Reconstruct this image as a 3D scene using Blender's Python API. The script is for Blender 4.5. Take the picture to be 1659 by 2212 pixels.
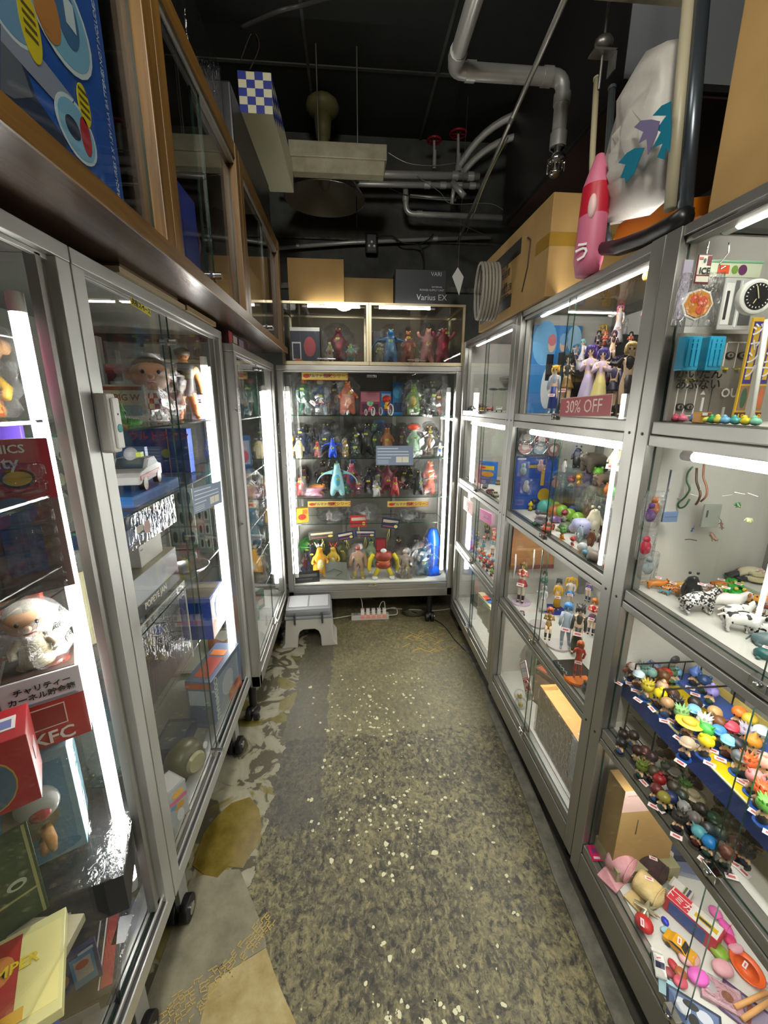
import bpy,bmesh,math,random
from mathutils import Vector,Matrix,Euler
for o in list(bpy.data.objects): bpy.data.objects.remove(o)
random.seed(11)
S = bpy.context.scene
COL = S.collection
# ---------------------------------------------------------------- camera
YAW,PITCH,ROLL,FPX,CH = 8.138e-2,-2.5468e-1,4.75e-3,896.14,1.5
_cy,_sy,_cp,_sp = math.cos(YAW),math.sin(YAW),math.cos(PITCH),math.sin(PITCH)
FW = Vector((_sy*_cp,_cy*_cp,_sp)); _r = Vector((_cy,-_sy,0)); _u = _r.cross(FW)
RT = _r*math.cos(ROLL) + _u*math.sin(ROLL); UP = _u*math.cos(ROLL) - _r*math.sin(ROLL)
cam = bpy.data.objects.new('camera',bpy.data.cameras.new('camera')); COL.objects.link(cam)
cam.matrix_world = Matrix(((RT.x,UP.x,-FW.x,0),(RT.y,UP.y,-FW.y,0),(RT.z,UP.z,-FW.z,CH),(0,0,0,1)))
cam.data.sensor_fit = 'HORIZONTAL'; cam.data.sensor_width = 36; cam.data.lens = 36*FPX/1659
cam.data.clip_start = .02
S.camera = cam
CP = Vector((0,0,CH))
# ---------------------------------------------------------------- light and exposure
W = bpy.data.worlds.new('world'); S.world = W; W.use_nodes = True
W.node_tree.nodes['Background'].inputs[0].default_value = (.6,.65,.7,1)
W.node_tree.nodes['Background'].inputs[1].default_value = .05
S.view_settings.view_transform = 'Standard'; S.view_settings.look = 'None'
S.view_settings.gamma = 1; S.view_settings.use_curve_mapping = False
S.view_settings.exposure = 0.0
TUBE = 44.0          # strength of the cabinet tubes
S.cycles.max_bounces = 8; S.cycles.diffuse_bounces = 4; S.cycles.glossy_bounces = 4
S.cycles.transparent_max_bounces = 40; S.cycles.transmission_bounces = 4
S.cycles.caustics_reflective = False; S.cycles.caustics_refractive = False
S.cycles.sample_clamp_indirect = 4
S.cycles.use_denoising = True
# added fill light: an assumed ceiling lamp, out of view behind the camera
def add_rear_fill(x,y,z,e,sx,sy):
    d = bpy.data.lights.new('rear_fill_light','AREA'); d.shape = 'RECTANGLE'; d.size = sx; d.size_y = sy; d.energy = e
    d.color = (1,.97,.88)
    o = bpy.data.objects.new('rear_fill_light',d); o.location = (x,y,z); COL.objects.link(o)
add_rear_fill(-.1,-.75,2.93,45,.25,1.2)
for _y,_e in ((-.5,46),(.9,12)):  # added fill points without fittings, to brighten the ceiling and overhead pipes
    _d = bpy.data.lights.new('overhead_fill','POINT'); _d.energy = _e; _d.shadow_soft_size = .15; _d.color = (1,.97,.88)
    _o = bpy.data.objects.new('overhead_fill',_d); _o.location = (-.05,_y,2.78); COL.objects.link(_o)
# ---------------------------------------------------------------- helpers
def ray(px,py): return RT*((px-829.5)/FPX) - UP*((py-1106)/FPX) + FW
def at(px,py,X=None,Y=None,Z=None):
    d = ray(px,py)
    t = X/d.x if X is not None else (Y/d.y if Y is not None else (Z-CH)/d.z)
    return CP + d*t
def pix(p):
    v = Vector(p)-CP; c = v.dot(FW)
    return 829.5+FPX*v.dot(RT)/c,1106-FPX*v.dot(UP)/c
def hgt(loc,py):
    """height above loc whose top shows at picture row py"""
    lo,hi = 0.,1.2
    for _ in range(30):
        m = (lo+hi)/2
        if pix((loc[0],loc[1],loc[2]+m))[1] > py: lo = m
        else: hi = m
    return lo
def lin(c):
    return c/12.92 if c <= .04045 else ((c+.055)/1.055)**2.4
def rgb(h):
    if isinstance(h,str):
        h = h.lstrip('#'); return tuple(lin(int(h[i:i+2],16)/255) for i in (0,2,4))
    return h
_M = {}
def mat(col,rough=.45,metal=0,spec=.5,emit=0,key=None):
    k = key or ('c',str(col),rough,metal,spec,emit)
    if k in _M: return _M[k]
    m = bpy.data.materials.new('colour'); m.use_nodes = True; b = m.node_tree.nodes['Principled BSDF']
    c = rgb(col); b.inputs['Base Color'].default_value = (*c,1); b.inputs['Roughness'].default_value = rough
    b.inputs['Metallic'].default_value = metal; b.inputs['Specular IOR Level'].default_value = spec
    if emit:
        b.inputs['Emission Color'].default_value = (*c,1); b.inputs['Emission Strength'].default_value = emit
    m.diffuse_color = (*c,1)
    _M[k] = m; return m
def nodes(name):
    m = bpy.data.materials.new(name); m.use_nodes = True; t = m.node_tree
    return m,t,t.nodes['Principled BSDF'],t.nodes['Material Output']
def nn(t,typ,**kw):
    n = t.nodes.new(typ)
    for k,v in kw.items():
        if k in n.inputs: n.inputs[k].default_value = v
        else: setattr(n,k,v)
    return n
def ramp(t,fac,stops,interp='LINEAR'):
    r = t.nodes.new('ShaderNodeValToRGB'); r.color_ramp.interpolation = interp
    e = r.color_ramp.elements
    while len(e) < len(stops): e.new(.5)
    for i,(p,c) in enumerate(stops):
        e[i].position = p; e[i].color = (*c,1) if len(c) == 3 else c
    t.links.new(fac,r.inputs[0]); return r.outputs[0]
def mixc(t,f,a,b,blend='MIX'):
    n = t.nodes.new('ShaderNodeMix'); n.data_type = 'RGBA'; n.blend_type = blend
    for s,v in ((0,f),(6,a),(7,b)):
        if isinstance(v,(int,float)): n.inputs[s].default_value = v
        elif isinstance(v,tuple): n.inputs[s].default_value = (*v,1)
        else: t.links.new(v,n.inputs[s])
    return n.outputs[2]
def math_(t,op,a,b=0.,clamp=False):
    n = t.nodes.new('ShaderNodeMath'); n.operation = op; n.use_clamp = clamp
    for s,v in ((0,a),(1,b)):
        if isinstance(v,(int,float)): n.inputs[s].default_value = v
        else: t.links.new(v,n.inputs[s])
    return n.outputs[0]
def bump(t,b,h,s,d=.01):
    n = t.nodes.new('ShaderNodeBump'); n.inputs['Strength'].default_value = s; n.inputs['Distance'].default_value = d
    t.links.new(h,n.inputs['Height']); t.links.new(n.outputs[0],b.inputs['Normal'])
def glassmat(name,tint=(.97,.985,.975),ior=1.5,rough=0.,bumpy=0.,extra=0.):
    m,t,b,out = nodes(name); t.nodes.remove(b)
    tr = nn(t,'ShaderNodeBsdfTransparent',Color=(*tint,1)); gl = nn(t,'ShaderNodeBsdfGlossy',Roughness=rough)
    fr = nn(t,'ShaderNodeLayerWeight',Blend=.5); mx = nn(t,'ShaderNodeMixShader')
    f = math_(t,'ADD',math_(t,'MULTIPLY',math_(t,'POWER',fr.outputs['Facing'],5.),.96),((ior-1)/(ior+1))**2)
    if extra: f = math_(t,'ADD',f,extra,True)
    if bumpy:
        tc = nn(t,'ShaderNodeTexCoord'); no = nn(t,'ShaderNodeTexNoise',Scale=7,Detail=3,Distortion=1.2)
        mp = nn(t,'ShaderNodeMapping'); mp.inputs['Scale'].default_value = (9,9,5)
        t.links.new(tc.outputs['Object'],mp.inputs[0]); t.links.new(mp.outputs[0],no.inputs[0])
        bp = nn(t,'ShaderNodeBump',Strength=bumpy,Distance=.02); t.links.new(no.outputs[0],bp.inputs['Height'])
        t.links.new(bp.outputs[0],gl.inputs['Normal']); t.links.new(bp.outputs[0],fr.inputs['Normal'])
    t.links.new(f,mx.inputs[0]); t.links.new(tr.outputs[0],mx.inputs[1]); t.links.new(gl.outputs[0],mx.inputs[2])
    t.links.new(mx.outputs[0],out.inputs[0]); return m
GLASS = glassmat('pane_glass',(.985,.992,.988))
BAG = glassmat('bag_film',(.95,.955,.96),1.45,.12,.9,.06)
ACRYL = glassmat('clear_plastic',(.96,.97,.975),1.5,.05,.25,.05)
GEDGE = mat('#1d3a30',.2)
def metalmat(name,col,rough,metal=.85):
    m,t,b,out = nodes(name); tc = nn(t,'ShaderNodeTexCoord'); no = nn(t,'ShaderNodeTexNoise',Scale=6,Detail=4)
    t.links.new(tc.outputs['Object'],no.inputs[0])
    b.inputs['Base Color'].default_value = (*rgb(col),1); b.inputs['Metallic'].default_value = metal
    t.links.new(ramp(t,no.outputs[0],[(.3,(rough-.06,)*3),(.7,(rough+.1,)*3)]),b.inputs['Roughness'])
    return m
ALU = metalmat('light_aluminium','#cfd0cc',.42)
STEEL = metalmat('satin_aluminium','#b4b2ae',.33)
DALU = metalmat('grey_aluminium','#a3a29c',.36)
PIPE = metalmat('foil_pipe','#c9c9c4',.35,.45)
CHROME = mat('#e0e0e0',.12,1)
BLACK = mat('#141414',.4); RUB = mat('#0c0c0c',.55); WHITE = mat('#e9e8e2',.5); GROOVE = mat('#2c2a28',.6)
def woodmat(name,c1,c2,rough,sc=(3,30,30)):
    m,t,b,out = nodes(name); tc = nn(t,'ShaderNodeTexCoord'); mp = nn(t,'ShaderNodeMapping'); mp.inputs['Scale'].default_value = sc
    no = nn(t,'ShaderNodeTexNoise',Scale=1.6,Detail=6,Distortion=.8)
    t.links.new(tc.outputs['Object'],mp.inputs[0]); t.links.new(mp.outputs[0],no.inputs[0])
    t.links.new(ramp(t,no.outputs[0],[(.3,rgb(c1)),(.7,rgb(c2))]),b.inputs['Base Color']); b.inputs['Roughness'].default_value = rough
    bump(t,b,no.outputs[0],.08); return m
WOOD = woodmat('cabinet_wood','#54380f','#7f5c22',.42,(30,2.5,30)); WOODV = woodmat('post_wood','#54380f','#7f5c22',.45,(30,30,2.5))
DWOOD = woodmat('board_veneer','#3a2b22','#574335',.27,(25,2,25)); INWOOD = woodmat('inner_wood','#2a2016','#3b2e20',.6)
def cardmat(name,c1,c2,rough=.75):
    m,t,b,out = nodes(name); tc = nn(t,'ShaderNodeTexCoord'); no = nn(t,'ShaderNodeTexNoise',Scale=5,Detail=5)
    t.links.new(tc.outputs['Object'],no.inputs[0])
    t.links.new(ramp(t,no.outputs[0],[(.3,rgb(c1)),(.75,rgb(c2))]),b.inputs['Base Color']); b.inputs['Roughness'].default_value = rough
    return m
CARD = cardmat('cardboard','#8b6c3c','#a5844f'); CARDD = cardmat('dark_cardboard','#66502b','#7d6334')
def spotmat(name,base,spot,scale=14,thr=.5,kind='noise'):
    m,t,b,out = nodes(name); tc = nn(t,'ShaderNodeTexCoord')
    if kind == 'noise':
        no = nn(t,'ShaderNodeTexNoise',Scale=scale,Detail=1); o = no.outputs[0]
        c = ramp(t,o,[(thr,rgb(base)),(thr+.02,rgb(spot))])
    else:
        no = nn(t,'ShaderNodeTexVoronoi',Scale=scale); no.feature = 'DISTANCE_TO_EDGE'; o = no.outputs[0]
        c = ramp(t,o,[(thr,rgb(base)),(thr+.03,rgb(spot))])
    t.links.new(tc.outputs['Object'],no.inputs[0]); t.links.new(c,b.inputs['Base Color']); b.inputs['Roughness'].default_value = .4
    _M[name] = m; return m
COWM = spotmat('white_black_patches','#e8e6e0','#15151a',6,.56); GIRM = spotmat('giraffe_patches','#d9c49a','#8a5a2c',9,.06,'v')
TIGM = spotmat('tiger_marks','#c9771f','#241409',16,.56); ZEBM = spotmat('zebra_marks','#dedcd8','#111111',18,.5); CAMO = spotmat('tortoise_marks','#a58f5c','#4a3a20',12,.1,'v')

class MB:
    def __init__(s): s.v = []; s.f = []; s.m = []; s.sm = []
    def add(s,vs,fs,mi=0,smooth=False,T=None):
        b = len(s.v)
        s.v += [tuple(T @ Vector(p)) if T else tuple(p) for p in vs]
        for f in fs: s.f.append(tuple(b+i for i in f)); s.m.append(mi); s.sm.append(smooth)
        return s
    def box(s,a,b,mi=0,T=None):
        x0,x1 = sorted((a[0],b[0])); y0,y1 = sorted((a[1],b[1])); z0,z1 = sorted((a[2],b[2]))
        return s.add([(x0,y0,z0),(x1,y0,z0),(x1,y1,z0),(x0,y1,z0),(x0,y0,z1),(x1,y0,z1),(x1,y1,z1),(x0,y1,z1)],
                     [(0,3,2,1),(4,5,6,7),(0,1,5,4),(1,2,6,5),(2,3,7,6),(3,0,4,7)],mi,False,T)
    def cyl(s,p0,p1,r0,r1=None,n=10,mi=0,caps=True,T=None,smooth=True):
        r1 = r0 if r1 is None else r1; p0 = Vector(p0); p1 = Vector(p1); d = (p1-p0)
        if d.length < 1e-9: return s
        d.normalize(); a = d.orthogonal().normalized(); b = d.cross(a)
        vs = []
        for p,r in ((p0,r0),(p1,r1)):
            for i in range(n):
                q = 2*math.pi*i/n; vs.append(p + (a*math.cos(q)+b*math.sin(q))*r)
        s.add(vs,[(i,(i+1) % n,n+(i+1) % n,n+i) for i in range(n)],mi,smooth,T)
        if caps:
            s.add(vs[:n],[tuple(reversed(range(n)))],mi,False,T); s.add(vs[n:],[tuple(range(n))],mi,False,T)
        return s
    def tube(s,pts,r,n=8,mi=0,T=None):
        pts = [Vector(p) for p in pts]; a = None; vs = []
        for i,p in enumerate(pts):
            d = (pts[min(i+1,len(pts)-1)]-pts[max(i-1,0)]).normalized()
            a = (d.orthogonal() if a is None else a - d*a.dot(d)).normalized(); b = d.cross(a)
            rr = r[i] if isinstance(r,(list,tuple)) else r
            for k in range(n):
                q = 2*math.pi*k/n; vs.append(p+(a*math.cos(q)+b*math.sin(q))*rr)
        fs = [(i*n+k,i*n+(k+1) % n,(i+1)*n+(k+1) % n,(i+1)*n+k) for i in range(len(pts)-1) for k in range(n)]
        fs += [tuple(reversed(range(n))),tuple(range((len(pts)-1)*n,len(pts)*n))]
        return s.add(vs,fs,mi,True,T)
    def sph(s,c,r,nu=12,nv=8,mi=0,T=None):
        if not isinstance(r,(tuple,list)): r = (r,)*3
        vs = [(c[0],c[1],c[2]+r[2])]
        for j in range(1,nv):
            a = math.pi*j/nv
            for i in range(nu):
                q = 2*math.pi*i/nu; vs.append((c[0]+r[0]*math.sin(a)*math.cos(q),c[1]+r[1]*math.sin(a)*math.sin(q),c[2]+r[2]*math.cos(a)))
        vs.append((c[0],c[1],c[2]-r[2])); fs = [(0,1+i,1+(i+1) % nu) for i in range(nu)]
        for j in range(nv-2):
            for i in range(nu): fs.append((1+j*nu+i,1+(j+1)*nu+i,1+(j+1)*nu+(i+1) % nu,1+j*nu+(i+1) % nu))
        L = len(vs)-1; fs += [(L,1+(nv-2)*nu+(i+1) % nu,1+(nv-2)*nu+i) for i in range(nu)]
        return s.add(vs,fs,mi,True,T)
    def loft(s,rings,n=12,mi=0,T=None,cap=True,smooth=True):     # rings: (z, rx, ry[, cx, cy])
        vs = []
        for g in rings:
            z,rx,ry = g[:3]; cx,cy = (g[3],g[4]) if len(g) > 3 else (0,0)
            for i in range(n):
                q = 2*math.pi*i/n; vs.append((cx+rx*math.cos(q),cy+ry*math.sin(q),z))
        fs = [(j*n+i,j*n+(i+1) % n,(j+1)*n+(i+1) % n,(j+1)*n+i) for j in range(len(rings)-1) for i in range(n)]
        if cap: fs += [tuple(reversed(range(n))),tuple(range((len(rings)-1)*n,len(rings)*n))]
        return s.add(vs,fs,mi,smooth,T)
    def prism(s,pts,z0,z1,mi=0,T=None):
        n = len(pts); vs = [(x,y,z0) for x,y in pts]+[(x,y,z1) for x,y in pts]
        return s.add(vs,[tuple(reversed(range(n))),tuple(range(n,2*n))]+[(i,(i+1) % n,n+(i+1) % n,n+i) for i in range(n)],mi,False,T)
    def mesh(s,mats=(),bevel=0,off=None):
        me = bpy.data.meshes.new('mesh'); vs = s.v if off is None else [(x-off[0],y-off[1],z-off[2]) for x,y,z in s.v]
        me.from_pydata(vs,[],s.f); me.polygons.foreach_set('material_index',s.m); me.polygons.foreach_set('use_smooth',s.sm)
        for m in mats: me.materials.append(m)
        if bevel:
            bm = bmesh.new(); bm.from_mesh(me); bmesh.ops.remove_doubles(bm,verts=bm.verts,dist=1e-6)
            ed = [e for e in bm.edges if e.is_manifold and e.calc_face_angle(0) > .6]
            bmesh.ops.bevel(bm,geom=ed,offset=bevel,segments=2,affect='EDGES',profile=.6,clamp_overlap=True); bm.to_mesh(me); bm.free()
        me.update(); return me
def link(name,data,parent=None,loc=None,rot=None,scale=None):
    o = bpy.data.objects.new(name,data); COL.objects.link(o)
    if parent: o.parent = parent
    if loc is not None: o.location = loc
    if rot is not None: o.rotation_euler = rot
    if scale is not None: o.scale = (scale,)*3 if isinstance(scale,(int,float)) else scale
    return o
LAB = {}
def tag(o,label,cat,group=None,kind=None):
    o['label'] = label; o['category'] = cat
    if group: o['group'] = group
    if kind: o['kind'] = kind
    k = label.lower()
    if k in LAB: print('DUPLABEL',label)
    LAB[k] = 1
    n = len(label.split())
    if n > 16 or n < 4: print('LABLEN',n,label)
    return o
def thing(name,label,cat,loc=(0,0,0),rz=0,group=None,rot=None):
    o = link(name,None,None,loc,rot or (0,0,math.radians(rz))); o.empty_display_size = .02
    return tag(o,label,cat,group)
def part(name,mb,mats,parent,bevel=0,world=False,label=None,kind=None):
    if not isinstance(mats,(list,tuple)): mats = [mats]
    off = parent.location if (world and parent) else None
    o = link(name,mb.mesh(mats,bevel,off),parent)
    if label: o['label'] = label
    if kind: o['kind'] = kind
    return o
def solo(name,mb,mats,label,cat,group=None,bevel=0):
    return tag(part(name,mb,mats,None,bevel),label,cat,group)
def struct(name,mb,mats,bevel=0,parent=None):
    o = part(name,mb,mats,parent,bevel)
    if not parent: o['kind'] = 'structure'
    return o
def text(s,parent,m,size,material,name='lettering',extrude=.0003,sx=1.,shear=0.,bold=0.):
    """m: 4x4 local matrix, text centred, lying in its local XY plane"""
    c = bpy.data.curves.new('t','FONT'); c.body = s; c.size = size; c.align_x = 'CENTER'; c.align_y = 'CENTER'; c.extrude = extrude; c.resolution_u = 2; c.shear = shear; c.offset = bold*size
    o = bpy.data.objects.new('t',c); COL.objects.link(o); dg = bpy.context.evaluated_depsgraph_get()
    me = bpy.data.meshes.new_from_object(o.evaluated_get(dg)); bpy.data.objects.remove(o); bpy.data.curves.remove(c)
    me.materials.clear(); me.materials.append(material)
    if sx != 1.: me.transform(Matrix.Diagonal((sx,1,1,1)))
    t = link(name,me,parent); t.matrix_local = m; return t
def FT(o,x,y):      # frame: origin, x direction, y direction
    x = Vector(x).normalized(); y = Vector(y).normalized(); z = x.cross(y)
    return Matrix(((x.x,y.x,z.x,o[0]),(x.y,y.y,z.y,o[1]),(x.z,y.z,z.z,o[2]),(0,0,0,1)))
ORD = 'first second third fourth fifth sixth seventh eighth ninth tenth eleventh twelfth thirteenth fourteenth fifteenth sixteenth seventeenth eighteenth nineteenth twentieth'.split()
# ================================================================= ROOM
def floormat():
    m,t,b,out = nodes('worn_floor'); tc = nn(t,'ShaderNodeTexCoord'); P = tc.outputs['Object']
    def noise(sc,det=6,dist=0.,r=.55,off=(0,0,0),s3=(1,1,1)):
        mp = nn(t,'ShaderNodeMapping'); mp.inputs['Location'].default_value = off; mp.inputs['Scale'].default_value = s3
        n = nn(t,'ShaderNodeTexNoise',Scale=sc,Detail=det,Distortion=dist,Roughness=r)
        t.links.new(P,mp.inputs[0]); t.links.new(mp.outputs[0],n.inputs[0]); return n.outputs[0]
    big = noise(1.6,3,.3); mid = noise(7,8,.8,.65); fine = noise(38,8,1.2,.7,(3,1,0)); scr = noise(34,7,.9,.72,(7,3,0),(1,.5,1))
    base = ramp(t,mid,[(.33,rgb('#2f2c24')),(.46,rgb('#55503e')),(.55,rgb('#756d50')),(.68,rgb('#938a63'))])
    dark = ramp(t,fine,[(.34,rgb('#1f1e1a')),(.46,rgb('#4a4636')),(.55,rgb('#7d7554')),(.66,rgb('#a2986b'))])
    c = mixc(t,.55,base,dark)
    c = mixc(t,ramp(t,big,[(.42,(0,0,0)),(.6,(1,1,1))]),c,mixc(t,.45,c,rgb('#34332e')))
    c = mixc(t,ramp(t,scr,[(.56,(0,0,0)),(.66,(.5,.5,.5))]),c,rgb('#857c58'))
    c = mixc(t,ramp(t,scr,[(.30,(.85,)*3),(.37,(0,0,0))]),c,rgb('#2b2b29'))
    fl = noise(52,7,.5,.72,(4,9,0),(1.1,.75,1)); pit = noise(15,8,.3,.75,(8,2,0))
    c = mixc(t,ramp(t,fl,[(.55,(0,0,0)),(.61,(.6,)*3)]),c,rgb('#958b62'))
    c = mixc(t,ramp(t,fl,[(.40,(.9,)*3),(.47,(0,0,0))]),c,rgb('#23221e'))
    c = mixc(t,ramp(t,pit,[(.36,(.85,)*3),(.44,(0,0,0))]),c,rgb('#2a2a27'))
    # straight seams of the lifted sheet flooring
    sx = nn(t,'ShaderNodeSeparateXYZ'); t.links.new(P,sx.inputs[0]); x,y = sx.outputs[0],sx.outputs[1]
    wob = math_(t,'MULTIPLY',math_(t,'SUBTRACT',mid,.5),.09)
    far = math_(t,'GREATER_THAN',math_(t,'ADD',y,math_(t,'MULTIPLY',wob,2.5)),1.62)
    c = mixc(t,math_(t,'MULTIPLY',far,.36),c,rgb('#8a8260'))
    smooth = math_(t,'MULTIPLY',math_(t,'LESS_THAN',math_(t,'ADD',x,wob),-.13),math_(t,'GREATER_THAN',math_(t,'ADD',y,math_(t,'MULTIPLY',wob,4.)),1.2))
    c = mixc(t,math_(t,'MULTIPLY',smooth,.6),c,rgb('#454440'))
    lx = math_(t,'ADD',math_(t,'ADD',x,math_(t,'MULTIPLY',wob,1.4)),math_(t,'MULTIPLY',y,-.02))
    left = math_(t,'LESS_THAN',lx,-.36)
    patchy = ramp(t,noise(9,4,1.5,.5,(1,5,0)),[(.46,rgb('#4f4b39')),(.5,rgb('#8f8a74')),(.66,rgb('#9c9782'))])
    c = mixc(t,left,c,patchy)
    resin = ramp(t,noise(4.2,3,1.,.5,(2,2,0)),[(.56,(0,0,0)),(.6,(.85,)*3)])
    c = mixc(t,math_(t,'MULTIPLY',resin,left),c,rgb('#6f6426'))
    t.links.new(c,b.inputs['Base Color'])
    t.links.new(ramp(t,fine,[(.3,(.36,)*3),(.7,(.62,)*3)]),b.inputs['Roughness']); b.inputs['Specular IOR Level'].default_value = .5
    bump(t,b,fine,.25,.004); return m
def dusty(name,c1,c2,rough=.8,scale=3,bp=.2):
    m,t,b,out = nodes(name); tc = nn(t,'ShaderNodeTexCoord'); no = nn(t,'ShaderNodeTexNoise',Scale=scale,Detail=8,Roughness=.65)
    t.links.new(tc.outputs['Object'],no.inputs[0]); t.links.new(ramp(t,no.outputs[0],[(.35,rgb(c1)),(.68,rgb(c2))]),b.inputs['Base Color'])
    b.inputs['Roughness'].default_value = rough; bump(t,b,no.outputs[0],bp,.01); return m
CONC = dusty('dark_concrete','#3a3b39','#5c5d58'); CEIL = dusty('black_ceiling','#1b1c1b','#2c2d2b',.8,2); SIDE = dusty('side_wall','#3a3833','#514e47')
XL,XR,YB,YF,ZC = -1.08,1.95,3.35,-2.3,3.25
struct('floor',MB().box((XL,YF,-.05),(XR,YB,0)),floormat())
struct('ceiling',MB().box((XL,YF,ZC),(XR,YB,ZC+.05)),CEIL)
wb = struct('wall_back',MB().box((XL,YB,0),(XR,YB+.05,ZC)),CONC)
struct('wall_left',MB().box((XL-.05,YF,0),(XL,YB,ZC)),SIDE)
struct('wall_right',MB().box((XR,YF,0),(XR+.05,YB,ZC)),SIDE)
struct('wall_front',MB().box((XL,YF-.05,0),(XR,YF,ZC)),SIDE)
# ceiling formwork boards and a downstand beam
mb = MB()
for k in range(9): mb.box((XL,YF+.1+k*.62,ZC-.006),(XR,YF+.12+k*.62,ZC))
for k in range(5): mb.box((-.9+k*.7,YF,ZC-.008),(-.885+k*.7,YB,ZC))
struct('trim_1',mb,CONC)
struct('trim_2',MB().box((XL,YB-.03,2.30),(XR,YB,2.335)).box((XL,YB-.02,2.62),(XR,YB,2.63)),dusty('mortar','#3a3a35','#77756a',.9,14,.6))
# loose floor layers as thin real pieces, plus a dark shade strip
def blob(cx,cy,rx,ry,n=22,j=.18,rot=0,seed=0):
    rr = random.Random(seed); out = []
    for i in range(n):
        a = 2*math.pi*i/n; k = 1+rr.uniform(-j,j); x,y = rx*k*math.cos(a),ry*k*math.sin(a)
        out.append((cx+x*math.cos(rot)-y*math.sin(rot),cy+x*math.sin(rot)+y*math.cos(rot)))
    return out
def fpoly(px): return [tuple(at(x,y,Z=0).xy) for x,y in px]
TAN = dusty('tan_sheet','#8a7440','#b3a577',.45,9,.2); RESIN = dusty('yellow_resin','#5e4f18','#87753a',.3,9,.1)
struct('floor_sheet',MB().prism(fpoly([(575,2048),(592,2100),(612,2150),(628,2185),(660,2260),(420,2260),(446,2160),(452,2128),(500,2095),(540,2070)][::-1]),0,.002),TAN)
struct('floor_resin',MB().prism(fpoly([(470,1762),(500,1735),(540,1722),(560,1748),(566,1790),(556,1825),(538,1850),(525,1876),(492,1872),(470,1896),(440,1890),(415,1870),(440,1800)][::-1]),0,.0015),RESIN)
struct('floor_screed',MB().prism(fpoly([(412,1900),(470,1880),(518,1878),(535,1920),(552,1965),(570,2010),(576,2046),(540,2068),(500,2094),(452,2126),(446,2160),(420,2260),(280,2260),(330,2120)][::-1]),0,.001),dusty('grey_screed','#6f6a56','#8d8771',.7,12,.2))
kp = [(1000,1395),(1035,1460),(1060,1545),(1092,1620),(1126,1700),(1160,1790),(1200,1900),(1250,2020),(1300,2140),(1350,2260)]
kl = [tuple(at(x,y,Z=0).xy) for x,y in kp]
struct('floor_kerb',MB().prism([(a-.004,b) for a,b in kl][::-1]+[(a+.045,b) for a,b in kl],0,.006),dusty('pale_kerb','#55534a','#7d7a6c',.75,20,.4))
struct('floor_shade',MB().prism([(a+.045,b) for a,b in kl][::-1]+[(a+.6,b) for a,b in kl],0,.002),dusty('under_locker_shade','#2b2a25','#4a463a',.85,12,.3))  # shade under the lockers, painted as a dark strip of floor
mb = MB(); rr = random.Random(5)
for k in range(330):
    if k < 230: px,py = rr.gauss(812,62),rr.choice([rr.gauss(1700,55),rr.gauss(1790,40),rr.gauss(1560,30),rr.gauss(1500,30)])
    else: px,py = rr.uniform(640,1130),rr.uniform(1480,2200)
    if k > 300: px,py = rr.uniform(800,1000),rr.gauss(2190,25)
    c = at(px,py,Z=0); r = rr.uniform(.0018,.0065)*(1.6 if rr.random() < .12 else 1)
    mb.prism(blob(c.x,c.y,r,r*rr.uniform(.6,1.6),8,.35,rr.random()*3,k),0,.0012)
o = struct('floor_paint',mb,mat('#c9c5a2',.6)); o['kind'] = 'stuff'; o['label'] = 'pale chips of old paint scattered over the worn floor'
mb = MB()
def bar(c,a,l,w,h=.0025):
    d = (math.cos(a)*l,math.sin(a)*l); q = (-math.sin(a)*w,math.cos(a)*w)
    mb.prism([(c[0]-d[0]-q[0],c[1]-d[1]-q[1]),(c[0]+d[0]-q[0],c[1]+d[1]-q[1]),(c[0]+d[0]+q[0],c[1]+d[1]+q[1]),(c[0]-d[0]+q[0],c[1]-d[1]+q[1])],0,h)
for (p0,p1,nr) in (((582,1985),(478,2118),5),((482,2110),(330,2225),8)):     # trowel combed glue: a broken lattice of ridges
    A_,B_ = at(*p0,Z=0),at(*p1,Z=0); L_ = (B_-A_).length; ax = math.atan2(B_.y-A_.y,B_.x-A_.x); n_ = int(L_/.0125)
    for i in range(n_):
        for j in range(-nr//2,nr//2+1):
            if rr.random() < .18+.1*abs(j): continue
            c = (A_.x+math.cos(ax)*i*.0125-math.sin(ax)*j*.0085+rr.gauss(0,.0012),A_.y+math.sin(ax)*i*.0125+math.cos(ax)*j*.0085+rr.gauss(0,.0012))
            bar(c,ax+rr.gauss(0,.12),.0062,.0011); 
            if rr.random() < .8: bar((c[0]+math.cos(ax)*.006-math.sin(ax)*.004,c[1]+math.sin(ax)*.006+math.cos(ax)*.004),ax+1.571+rr.gauss(0,.15),.0042,.0010)
for k in range(46):
    c = at(rr.gauss(925,24),rr.gauss(1385,15),Z=0); bar(c,rr.choice([.6,2.4])+rr.gauss(0,.1),rr.uniform(.02,.04),.0016)
o = struct('floor_glue',mb,mat('#b59c5c',.5)); o['kind'] = 'stuff'; o['label'] = 'combed strokes of yellow glue on the bare floor'
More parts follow.
